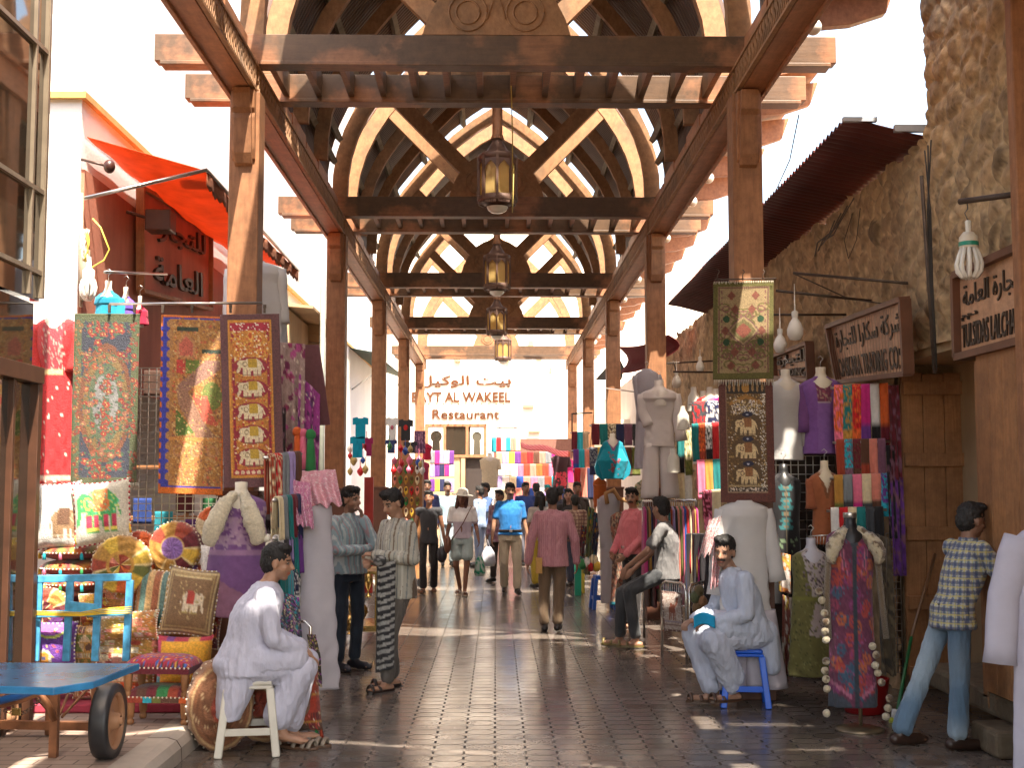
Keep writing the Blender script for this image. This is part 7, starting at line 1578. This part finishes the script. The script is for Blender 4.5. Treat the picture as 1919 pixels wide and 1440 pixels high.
br = (.22, .055, .025); cv.ell(.48, .45, .16, .09, br); cv.ell(.45, .34, .07, .06, br); cv.ell(.58, .36, .06, .05, br); cv.poly([(.62, .42), (.78, .28), (.80, .16), (.72, .16), (.70, .26), (.58, .40)], br); cv.ell(.76, .17, .07, .025, br)
for x in (.34, .42, .54, .62): cv.poly([(x-.02, .45), (x+.03, .45), (x+.02, .72), (x-.01, .72)], br)
cv.rect(.08, .74, .92, .78, (.25, .2, .25)); cv.rect(.08, .82, .92, .86, (.2, .12, .10))
o = sheet('camel_bag', AY(1240, 1108, 12.3), AY(1277, 1112, 12.3), AY(1244, 1182, 12.3), cv, folds=1, fold=.006, mat='embroid', solid=.03, label='woven bag with a brown camel hung on the chrome rack', cat='bag')
m = MB()
for i, (x, y) in enumerate(((1302, 1120), (1310, 1108), (1306, 1140), (1316, 1128))): m.ell(AY(x, y, 12.2), (.05, .05, .06), 10, 8, (.10+.05*i, .12, .05)); 
m.build('dark_bag', MAT['embroid'], label='dark mottled bag behind the second chrome rack', cat='bag')
sheet('dark_cloth_drop', AY(1286, 1000, 13.2), AY(1330, 1000, 12.8), AY(1290, 1150, 13.2), c=(.03, .025, .03), folds=3, fold=.04, label='black cloth hanging behind the chrome racks', cat='cloth')
# stools
def stool(label, px, py, c_, w=.34, h=.45, rz=0, loc=None):
    b = loc or AZ(px, py, 0); r = empty('plastic_stool', b, R(rz), label, 'stool'); m = MB()
    m.box((-w*.40, -w*.40, h-.03), (w*.40, w*.40, h)); m.box((-w*.42, -w*.42, h-.055), (w*.42, w*.42, h-.031)); m.cur = c_; m.c = [c_]*len(m.v); m.build('seat', MAT['plastic'], r, bevel=.012)
    for sx in (-1, 1):
        for sy in (-1, 1):
            m = MB(); m.cur = c_; t, q = w*.37, w*.5
            m.bar((sx*t, sy*t, h-.05), (sx*q, sy*q, 0), .05, .05, (0, 1, 0)); m.build('leg', MAT['plastic'], r, bevel=.008)
    m = MB(); m.cur = c_; q = w*.46
    for a_, b_ in (((-q, -q), (q, -q)), ((q, -q), (q, q)), ((q, q), (-q, q)), ((-q, q), (-q, -q))): m.bar((a_[0], a_[1], h*.33), (b_[0], b_[1], h*.33), .022, .045)
    m.build('rung', MAT['plastic'], r, bevel=.004); return r
STL = AZ(466, 1410, 0); STR = AZ(1396, 1322, 0)
stool('white plastic stool under the sitting man in white, left foreground', 0, 0, (.72, .68, .58), .36, .47, 8, STL)
stool('bright blue plastic stool under the man holding a blue paper', 0, 0, (.01, .11, .62), .34, .44, -8, STR)
stool('small blue plastic stool by the long white robe, farther up the lane', 1130, 1142, (.03, .12, .50), .30, .46, 5)
m = MB(); b = AZ(1138, 1112, 0); r = empty('yellow_table', b, 0, 'small yellow side table with bright bags on it, far right of the lane', 'table')
m.cur = (.65, .55, .05); m.box((-.42, -.1, .38), (.1, .3, .42))
for x in (-.40, .06):
    for y in (-.08, .26): m.box((x, y, 0), (x+.04, y+.04, .38))
m.build('frame', MAT['plastic'], r, bevel=.004)
for i, (x, y, c_) in enumerate(((1100, 1055, 'white'), (1112, 1050, 'cream'), (1106, 1062, 'red'), (1118, 1062, 'yellow'), (1092, 1058, 'green'))):
    m = MB(); m.ell(AY(x, y, 18.3), (.07, .06, .08), 12, 8, C[c_]); m.build('small_bag', MAT['embroid'], label=f'small {c_} bead bag in the cluster above the yellow table', cat='bag')
m = MB(); b = AY(1083, 1030, 19.5); m.box((b.x-.05, 19.5, .0), (b.x+.05, 19.6, b.z), (.0, .35, .22)); m.build('green_post', MAT['plastic'], label='bright green upright behind the yellow table', cat='upright')
# sandals on the floor in front of the white stool
for i, (x, y, rz) in enumerate(((560, 1404, 70), (583, 1400, 80))):
    r = empty('loose_sandal', AZ(x, y, 0), R(rz-90), ['brown strapped sandal lying nearer the white stool', 'brown strapped sandal of the pair lying farther from the white stool'][i], 'sandal', 'pair of sandals left beside the white stool')
    m = MB(); m.cur = (.13, .07, .04); ol = [(.14*math.cos(t), .047*math.sin(t)*(1+.15*math.cos(t)), 0) for t in np.linspace(0, 2*math.pi, 22)[:-1]]; m.prism(ol, (0, 0, .018)); m.build('sole', MAT['leather'], r, bevel=.004)
    m = MB(); m.cur = (.30, .24, .18)
    for f in (-.02, .045, .09): m.tube([(f+.01*math.sin(b_), .05*math.cos(b_), .015+.045*math.sin(b_)) for b_ in np.linspace(0, math.pi, 9)], .010, 6, (.32, .26, .2), sx=1.6, sy=.5)
    m.build('strap', MAT['leather'], r)
# ================= PEOPLE =================
WHT = (.60, .60, .72); DSK = (.26, .13, .08); MSK = (.44, .24, .15)
def lerpn(c1, c2, sc_, thr=.0):
    def fn(co):
        o = np.tile(np.array(c1, dtype=np.float32), (len(co), 1))
        for i, p in enumerate(co):
            t = min(1, max(0, mn.noise(Vector(p)*sc_)*1.6+.5+thr)); o[i] = np.array(c1)*(1-t)+np.array(c2)*t
        return o
    return fn
# 1 sitting man in white, left foreground
person('barefoot man in white tunic sitting sideways on a white plastic stool', (STL.x-.02, STL.y, 0), -74, 1.72,
       dict(pel=(0, -.02, .58), che=(0, .05, .87), nek=(0, .11, 1.05), hed=(0, .19, 1.205), shR=(.175, .09, 1.0), elR=(.235, .14, .74), wrR=(.15, .33, .65), shL=(-.175, .09, 1.0), elL=(-.22, .16, .73), wrL=(-.08, .36, .645),
            hiR=(.10, .03, .56), knR=(.13, .36, .54), anR=(.06, .20, .17), hiL=(-.10, .03, .56), knL=(-.12, .40, .55), anL=(-.05, .29, .12), pitchR=.05, pitchL=.05), skin=MSK, head=(-14, -6, 0), stub=.25, shoe=None, vox=.008, girth=1.12,
       hands=dict(R=dict(d=(-.1, .6, -.35), n=(0, -.3, -1), curl=.35), L=dict(d=(.1, .5, -.4), n=(0, -.3, -1), curl=.35)),
       top=dict(paint=solid(WHT), hem=(0, -.02, .50), loose=.024, collar=1, name='tunic', fold=.008, smooth=12),
       extra_top=[('e', (0, -.02, .56), (.21, .20, .12)), ('l', [(0, -.02, .72, .17, .13), (0, -.03, .58, .19, .15), (0, -.06, .45, .195, .13), (0, -.09, .32, .19, .10), (0, -.11, .22, .165, .075)]),  ('c', (.10, .05, .60), (.14, .28, .60), .13, .10), ('c', (-.10, .05, .60), (-.12, .28, .60), .13, .10)],
       bottom=dict(paint=solid(WHT), w=1.2, fold=.008, smooth=12), extra_bottom=[('c', (.12, .32, .50), (.07, .20, .24), .10, .10), ('c', (-.11, .34, .51), (-.03, .28, .22), .10, .10), ('e', (0, .24, .50), (.18, .18, .09))])
# 2 striped shirt
p = AZ(742, 1290)
person('man in a cream striped shirt looking down, black and white scarf in his hands', (p.x, p.y), 128, 1.67,
       dict(elR=(.25, .02, 1.12), wrR=(.10, .25, 1.10), elL=(-.25, .0, 1.12), wrL=(-.05, .27, 1.16), hed=(0, .055, 1.60), anL=(-.10, .16, .085), knL=(-.10, .13, .49)), skin=(.46, .26, .17), head=(6, -24, 0), stub=.1, shoe=('sandal', (.03, .02, .018)), vox=.008, girth=1.08,
       hands=dict(R=dict(d=(-.8, .5, 0), n=(0, -.2, -1), curl=.9), L=dict(d=(.8, .4, .1), n=(0, -.3, -1), curl=.9)),
       top=dict(paint=stripes((.45, .43, .36), [(.075, 0, .0075, (.16, .11, .07)), (.075, .5, .004, (.22, .24, .24)), (.15, .25, .007, (.60, .58, .50))], (.85, .55, 0)), hem=(0, 0, .78), loose=.02, collar=1, fold=.008), bottom=dict(paint=solid((.13, .115, .10)), w=1.1, fold=.009))
cv = Cv(60, 200, (.035, .035, .04))
for i in range(15): cv.poly([(.0, i/15+.004), (.3, i/15+.018+.01*math.sin(i*3)), (.5, i/15+.012), (1, i/15+.01*math.sin(i*2)), (1, i/15+.026), (.6, i/15+.044), (.25, i/15+.05), (0, i/15+.028)], (.42, .42, .40))
cv.rect(0, 0, .08, 1, (.03, .03, .03)); cv.jitter(.2)
sheet('striped_scarf', AY(706, 1058, p.y-.30), AY(742, 1050, p.y-.26), AY(703, 1262, p.y-.30), cv, folds=1.6, fold=.022, nu=24, nv=80, solid=.01, label='black and white striped scarf hanging from the hands of the man in stripes', cat='scarf')
m = MB(); q = AY(712, 1052, p.y-.3); m.ell(q, (.055, .05, .05), 14, 10, (.12, .12, .12)); m.v = [(v[0]+.012*mn.noise(Vector(v)*40), v[1], v[2]+.012*mn.noise(Vector(v)*38)) for v in m.v]; m.c = [(.4, .4, .38) if mn.noise(Vector(v)*30) > .05 else (.05, .05, .05) for v in m.v]
m.build('bunched_scarf', MAT['cloth'], label='bunched end of the black and white scarf above his hands', cat='scarf')
# 3 light blue shirt, hand on chin
p = AZ(652, 1256)
person('man in a light blue striped shirt and dark jeans, hand on his chin', (p.x, p.y), 226, 1.69,
       dict(elL=(-.10, .26, 1.17), wrL=(-.02, .17, 1.42), elR=(.22, .10, 1.12), wrR=(-.06, .25, 1.14), hed=(0, .03, 1.60)), skin=(.36, .20, .13), head=(12, -6, 4), stub=.35, shoe=('shoe', (.02, .022, .03)), vox=.009,
       hands=dict(L=dict(d=(.1, -.15, .8), n=(.4, -.6, 0), curl=.9), R=dict(d=(-.9, .1, .1), n=(0, -.5, -1), curl=.5)),
       top=dict(paint=stripes((.30, .42, .47), [(.05, 0, .004, (.40, .28, .30)), (.05, .5, .006, (.55, .62, .62))], (.9, .4, 0)), hem=(0, 0, .90), loose=.012, collar=1, fold=.009), bottom=dict(paint=lerpn((.012, .022, .04), (.03, .045, .07), 7), w=.95))
# 4.. walkers
p = AZ(803, 1113)
person('smiling woman in a black top and black trousers walking towards us, bag in hand', (p.x, p.y), 178, 1.60, dict(wrL=(-.27, .04, .87), wrR=(.25, .05, .88), knR=(.09, .10, .50), anR=(.08, .06, .10), anL=(-.07, -.18, .10)), skin=(.36, .17, .10), hairkind='tied', head=(-4, 0, 3), smile=1, shoe=('sandal', (.1, .06, .04)), vox=.012, girth=.9,
       top=dict(paint=solid((.035, .035, .04)), sleeve='cap', hem=(0, 0, .84), name='top', fold=.005), bottom=dict(paint=solid((.022, .018, .018)), w=.95, flare=1.15))
m = MB(); q = AY(828, 1040, p.y-.1); m.ell(q, (.085, .05, .13), 12, 8, (.03, .03, .04)); m.tube([q+Vector((-.03, 0, .1)), q+Vector((-.02, 0, .24)), q+Vector((.03, 0, .1))], .008, 6, (.03, .03, .04)); m.build('handbag', MAT['leather'], label='dark handbag hanging from the hand of the woman in black', cat='bag')
p = AZ(866, 1116)
r, j, Mh = person('woman in a white T shirt, pale blue shorts and white sun hat', (p.x, p.y), 176, 1.62, dict(knL=(-.08, .06, .49), anL=(-.05, .08, .09), anR=(.05, -.16, .10), wrR=(.27, .0, .88), wrL=(-.27, .06, .92)), skin=(.22, .095, .055), hair=(.10, .035, .025), hairkind='long', head=(0, -4, -6), shoe=('sandal', (.5, .42, .35)), vox=.012, girth=.95,
       top=dict(paint=split_z(1.13, solid((.80, .76, .74)), solid((.48, .40, .46))), sleeve='short', hem=(0, 0, .92), fold=.005, name='t_shirt'), bottom=dict(kind='shorts', paint=solid((.36, .44, .43)), name='shorts', w=1.05))
hat_on(r, Mh, (.74, .70, .60))
m = MB(); m.tube([(-.16, .09, 1.38), (-.02, .13, 1.1), (.16, .12, .84)], .008, 6, (.14, .05, .03)); m.ell((.22, .08, .78), (.06, .05, .14), 12, 8, (.16, .06, .03)); o = m.build('shoulder_bag', MAT['leather'], r)
m = MB(); q = AY(896, 1050, p.y-.05)
def bag(label, px, yt, yb, Y, w, c1, c2):
    k = Y/F_; a = AY(px, yb, Y); H = (yb-yt)*k; W_ = w*k/2; r = empty('carrier_bag', a, 0, label, 'bag'); m = MB()
    loft(m, dens([(0, 0, H*.72, W_*.35, .03), (0, 0, H*.5, W_*.85, .05), (0, 0, H*.15, W_, .07), (0, 0, 0, W_*.75, .05)], 4), 26, lambda t, v, ct, st: c2 if mn.noise(Vector((ct*2, v*5, px))) > .12 else c1, .10, 7); m.build('bag_body', MAT['white'], r, solid=.002)
    m = MB(); m.tube([(-W_*.2, 0, H*.7), (-.01, 0, H*.98), (W_*.2, 0, H*.7)], .006, 6, c1); m.build('bag_handle', MAT['white'], r)
bag('green and white plastic bag carried by the woman in the white hat', 899, 1030, 1080, p.y-.05, 20, (.50, .60, .55), (.01, .30, .16))
bag('white plastic bag with a small green print, carried in the crowd', 915, 1012, 1062, 20.3, 27, (.62, .60, .68), (.55, .58, .62))
p = AZ(956, 1115)
person('moustached man in a bright blue short sleeved shirt and khaki trousers walking at us', (p.x, p.y), 184, 1.72, dict(wrR=(.28, .05, .88), wrL=(-.28, .0, .88), knL=(-.10, .10, .50), anL=(-.10, .12, .10), anR=(.08, -.16, .11), elR=(.25, .0, 1.12)), skin=(.34, .18, .11), must=1, head=(2, -3, 0), shoe=('shoe', (.035, .03, .03)), vox=.011, girth=1.1, belt=(.03, .02, .015),
       top=dict(paint=solid((.010, .15, .42)), sleeve='short', hem=(0, 0, .92), collar=1, fold=.007), bottom=dict(paint=solid((.52, .44, .32)), w=1.05, fold=.008))
p = AZ(1036, 1184)
person('man in a pale pink shirt and brown trousers walking away from us', (p.x, p.y), -4, 1.66, dict(wrL=(-.30, .03, .82), elL=(-.26, -.03, 1.10), wrR=(.29, .03, .82), elR=(.27, -.03, 1.10), anL=(-.10, -.02, .085), anR=(.06, -.10, .10), knR=(.08, -.01, .49)), skin=DSK, head=(0, 0, 0), shoe=('shoe', (.014, .012, .012)), vox=.010, girth=1.02,
       top=dict(paint=stripes((.46, .22, .25), [(.022, 0, .003, (.36, .15, .19))], (1, .2, 0)), hem=(0, 0, .78), loose=.016, collar=1, fold=.009), bottom=dict(paint=solid((.125, .080, .045)), w=1.08, fold=.008))
m = MB(); q = AY(1010, 1060, p.y-.02); m.box(q-Vector((.035, .10, .09)), q+Vector((.035, .10, .09)), (.45, .26, .08)); m.build('folded_papers', MAT['clothdull'], label='yellowish folded papers in the left hand of the man walking away', cat='papers')
# pink shirt man standing right
p = AZ(1188, 1176)
person('moustached man in a salmon pink shirt standing by the clothes rail', (p.x, p.y), 118, 1.66, dict(elL=(-.24, .02, 1.12), wrL=(-.12, .20, .90), elR=(.24, .04, 1.12), wrR=(.10, .24, .92), anL=(-.09, .05, .085), anR=(.12, -.06, .085)), skin=(.40, .22, .14), must=1, head=(42, -4, 0), shoe=('sandal', (.06, .03, .02)), vox=.009, girth=1.15, belt=(.02, .014, .012),
       top=dict(paint=solid((.72, .20, .22)), hem=(0, 0, .91), loose=.01, collar=1, fold=.008), bottom=dict(paint=solid((.030, .026, .026)), w=1.0))
# leaning man
p = AZ(1186, 1214)
person('man in a grey short sleeved shirt leaning on the chrome rack, looking away', (p.x, p.y), 80, 1.72,
       dict(pel=(0, -.36, .80), che=(0, -.37, 1.11), nek=(0, -.34, 1.29), hed=(0, -.30, 1.455), shR=(.175, -.36, 1.25), shL=(-.185, -.33, 1.25), elL=(-.23, -.17, 1.02), wrL=(-.14, .05, .84), elR=(.22, -.22, 1.0), wrR=(.14, .0, .80),
            hiL=(-.09, -.32, .77), knL=(-.12, .03, .60), anL=(-.10, -.04, .10), hiR=(.09, -.32, .77), knR=(.10, .12, .56), anR=(.10, .14, .09)), skin=(.36, .19, .12), head=(-38, -4, 0), shoe=('sandal', (.16, .12, .04)), vox=.009, girth=1.0,
       hands=dict(L=dict(d=(.1, .5, -.8), n=(.5, -.5, 0), curl=.5)), top=dict(paint=solid((.155, .15, .15)), sleeve='short', hem=(0, -.36, .72), loose=.012, collar=1, fold=.009), bottom=dict(paint=lerpn((.035, .038, .042), (.06, .062, .065), 6), w=1.02))
# seated man on the blue stool
person('moustached man in pale blue tunic and loose trousers sitting on a bright blue stool', (STR.x+.03, STR.y, 0), 104, 1.72,
       dict(pel=(0, -.02, .56), che=(0, .06, .85), nek=(0, .12, 1.03), hed=(0, .19, 1.19), shL=(-.175, .10, .98), elL=(-.235, .12, .72), wrL=(-.13, .36, .66), shR=(.175, .10, .98), elR=(.22, .18, .72), wrR=(.06, .42, .66),
            hiL=(-.10, .02, .54), knL=(-.16, .38, .54), anL=(-.06, .16, .13), hiR=(.10, .02, .54), knR=(.13, .42, .54), anR=(.06, .28, .11), pitchL=.03), skin=(.36, .20, .13), must=1, stub=.15, head=(46, -10, -6), shoe=('sandal', (.07, .035, .02)), vox=.008, girth=1.02,
       hands=dict(L=dict(d=(.3, .6, -.1), n=(0, -.2, -1), curl=.7), R=dict(d=(-.2, .6, -.1), n=(0, -.2, -1), curl=.7)),
       top=dict(paint=solid((.46, .50, .60)), hem=(0, 0, .50), loose=.026, collar=1, name='tunic', fold=.008, smooth=9), extra_top=[('e', (0, -.03, .54), (.20, .19, .12)), ('c', (-.06, -.12, .56), (-.08, -.16, .30), .10, .07), ('c', (.10, .05, .58), (.14, .28, .60), .12, .10), ('c', (-.10, .05, .58), (-.14, .26, .60), .12, .10)],
       bottom=dict(paint=solid((.47, .50, .60)), w=1.25, fold=.008, smooth=10), extra_bottom=[('c', (-.15, .34, .50), (-.08, .16, .24), .105, .09), ('c', (.12, .38, .50), (.06, .28, .26), .105, .09), ('e', (0, .26, .49), (.20, .16, .10))])
m = MB(); c = AY(1322, 1166, STR.y-.28); 
m.grid(lambda u, v: c+Vector((-.09+.16*u, .02*math.sin(u*5), -.05+.09*v+.03*math.sin(u*math.pi))), 10, 6, lambda u, v: (.01, .30, .55)); m.build('blue_paper', MAT['clothdull'], solid=.006, label='bright blue paper booklet held by the man on the blue stool', cat='booklet')
# plaid shirt man
p = AZ(1762, 1402)
person('man in a yellow and blue plaid shirt and faded jeans leaning to the door edge', (p.x, p.y), -78, 1.66,
       dict(pel=(0, .12, .89), che=(0, .22, 1.18), nek=(0, .25, 1.37), hed=(0, .29, 1.525), shR=(.175, .24, 1.33), shL=(-.175, .24, 1.33), elR=(.24, .36, 1.14), wrR=(.10, .50, 1.30), elL=(-.22, .36, 1.18), wrL=(-.06, .52, 1.33),
            hiR=(.09, .11, .87), knR=(.10, .10, .48), anR=(.11, .06, .085), hiL=(-.09, .11, .87), knL=(-.11, -.05, .48), anL=(-.13, -.22, .085)), skin=DSK, head=(4, -8, 0), stub=.15, shoe=('shoe', (.035, .018, .012)), vox=.008, girth=.95, belt=(.02, .015, .012),
       top=dict(paint=checks((.46, .46, .42), [(.052, 0, .010, (.04, .06, .16), .75), (.052, .5, .004, (.60, .50, .12), .7), (.026, .25, .002, (.08, .2, .2), .6)], [(.058, 0, .011, (.04, .06, .16), .7), (.058, .5, .004, (.60, .50, .12), .7), (.029, .25, .002, (.1, .1, .15), .5)]), sleeve='long', hem=(0, .12, .80), loose=.020, collar=1, fold=.008),
       bottom=dict(paint=lerpn((.10, .17, .25), (.32, .40, .46), 2.6, -.1), w=.98, flare=1.22, fold=.007))
# crowd farther back
def walker(label, px, py, face, H, topc, botc, sleeve='long', kind='trousers', **k):
    p = AZ(px, py); kk = dict(vox=.016, skin=DSK); kk.update(k); ph = (px*7 % 10)/10-.5
    J = dict(anL=(-.09, .14*ph*2, .09), knL=(-.09, .08*ph*2+.03, .49), anR=(.09, -.14*ph*2, .09), knR=(.09, -.06*ph+.03, .49)); J.update(kk.pop('J', {}))
    return person(label, (p.x, p.y), face, H, J, top=dict(paint=topc if callable(topc) else solid(topc), sleeve=sleeve, hem=(0, 0, kk.pop('hem', .84)), fold=.006), bottom=dict(kind=kind, paint=solid(botc), w=kk.pop('bw', 1.0)), **kk)
walker('man in a dark blue shirt and cap walking behind the smiling woman', 778, 1075, 170, 1.72, (.06, .08, .22), (.05, .05, .06), head=(0, 0, 0))
walker('young man in a pale blue shirt behind the woman in the white hat', 838, 1062, 190, 1.74, (.36, .52, .58), (.40, .48, .52), sleeve='short')
walker('bare headed man with dark hair half hidden behind the smiling woman', 800, 1066, 182, 1.78, (.07, .09, .25), (.05, .05, .06))
walker('moustached man in a mid blue shirt and navy trousers talking, arm raised', 910, 1062, 120, 1.72, (.09, .16, .36), (.02, .02, .035), must=1, J=dict(elL=(-.2, .1, 1.15), wrL=(-.1, .33, 1.2)))
walker('man in a light blue robe facing the talking man', 899, 1064, 60, 1.66, (.30, .40, .60), (.28, .36, .55), bw=1.2)
walker('person in a mauve print shawl and dark trousers left of the blue shirt man', 936, 1092, 150, 1.60, lerpn((.22, .10, .16), (.45, .35, .40), 14), (.03, .02, .02), hem=.75)
walker('man in a navy shirt and pale cap behind the blue shirt man', 985, 1060, 200, 1.74, (.02, .05, .22), (.2, .2, .25))
walker('man in a blue checked shirt seen from behind, far crowd', 1005, 1056, 10, 1.72, checks((.05, .09, .16), [(.09, 0, .02, (.3, .4, .4), .7)], [(.09, 0, .02, (.3, .4, .4), .7)]), (.1, .12, .15))
r, j, Mh = walker('person with a turquoise head cover in the far crowd', 1027, 1050, 170, 1.68, (.15, .12, .12), (.1, .1, .1), hair=(.0, .28, .30))
walker('woman in a white top and mustard skirt walking away, left of the pink shirt', 1012, 1102, 20, 1.58, (.48, .42, .38), (.42, .30, .03), sleeve='short', hairkind='long', bw=1.35, kind='trousers')
walker('woman with black hair and dark glasses, black jacket, facing us', 1066, 1094, 172, 1.62, (.025, .022, .025), (.04, .10, .25), hairkind='long', skin=(.42, .24, .18))
walker('tall dark haired man in black behind the woman with dark glasses', 1082, 1075, 185, 1.74, (.03, .022, .02), (.03, .03, .03))
walker('man in a beige checked shirt at the right of the crowd', 1078, 1100, 10, 1.52, checks((.40, .28, .20), [(.06, 0, .01, (.15, .06, .06), .8)], [(.06, 0, .01, (.15, .06, .06), .8)]), (.05, .06, .10))
walker('man with a red checked headscarf at the far right of the crowd', 1092, 1070, 200, 1.74, (.35, .30, .28), (.3, .28, .26), hair=(.42, .12, .14), hairkind='long')
walker('boy in dark clothes between the blue shirt man and the pink shirt', 1050, 1060, 5, 1.66, (.03, .03, .05), (.05, .05, .07))
bake_all()
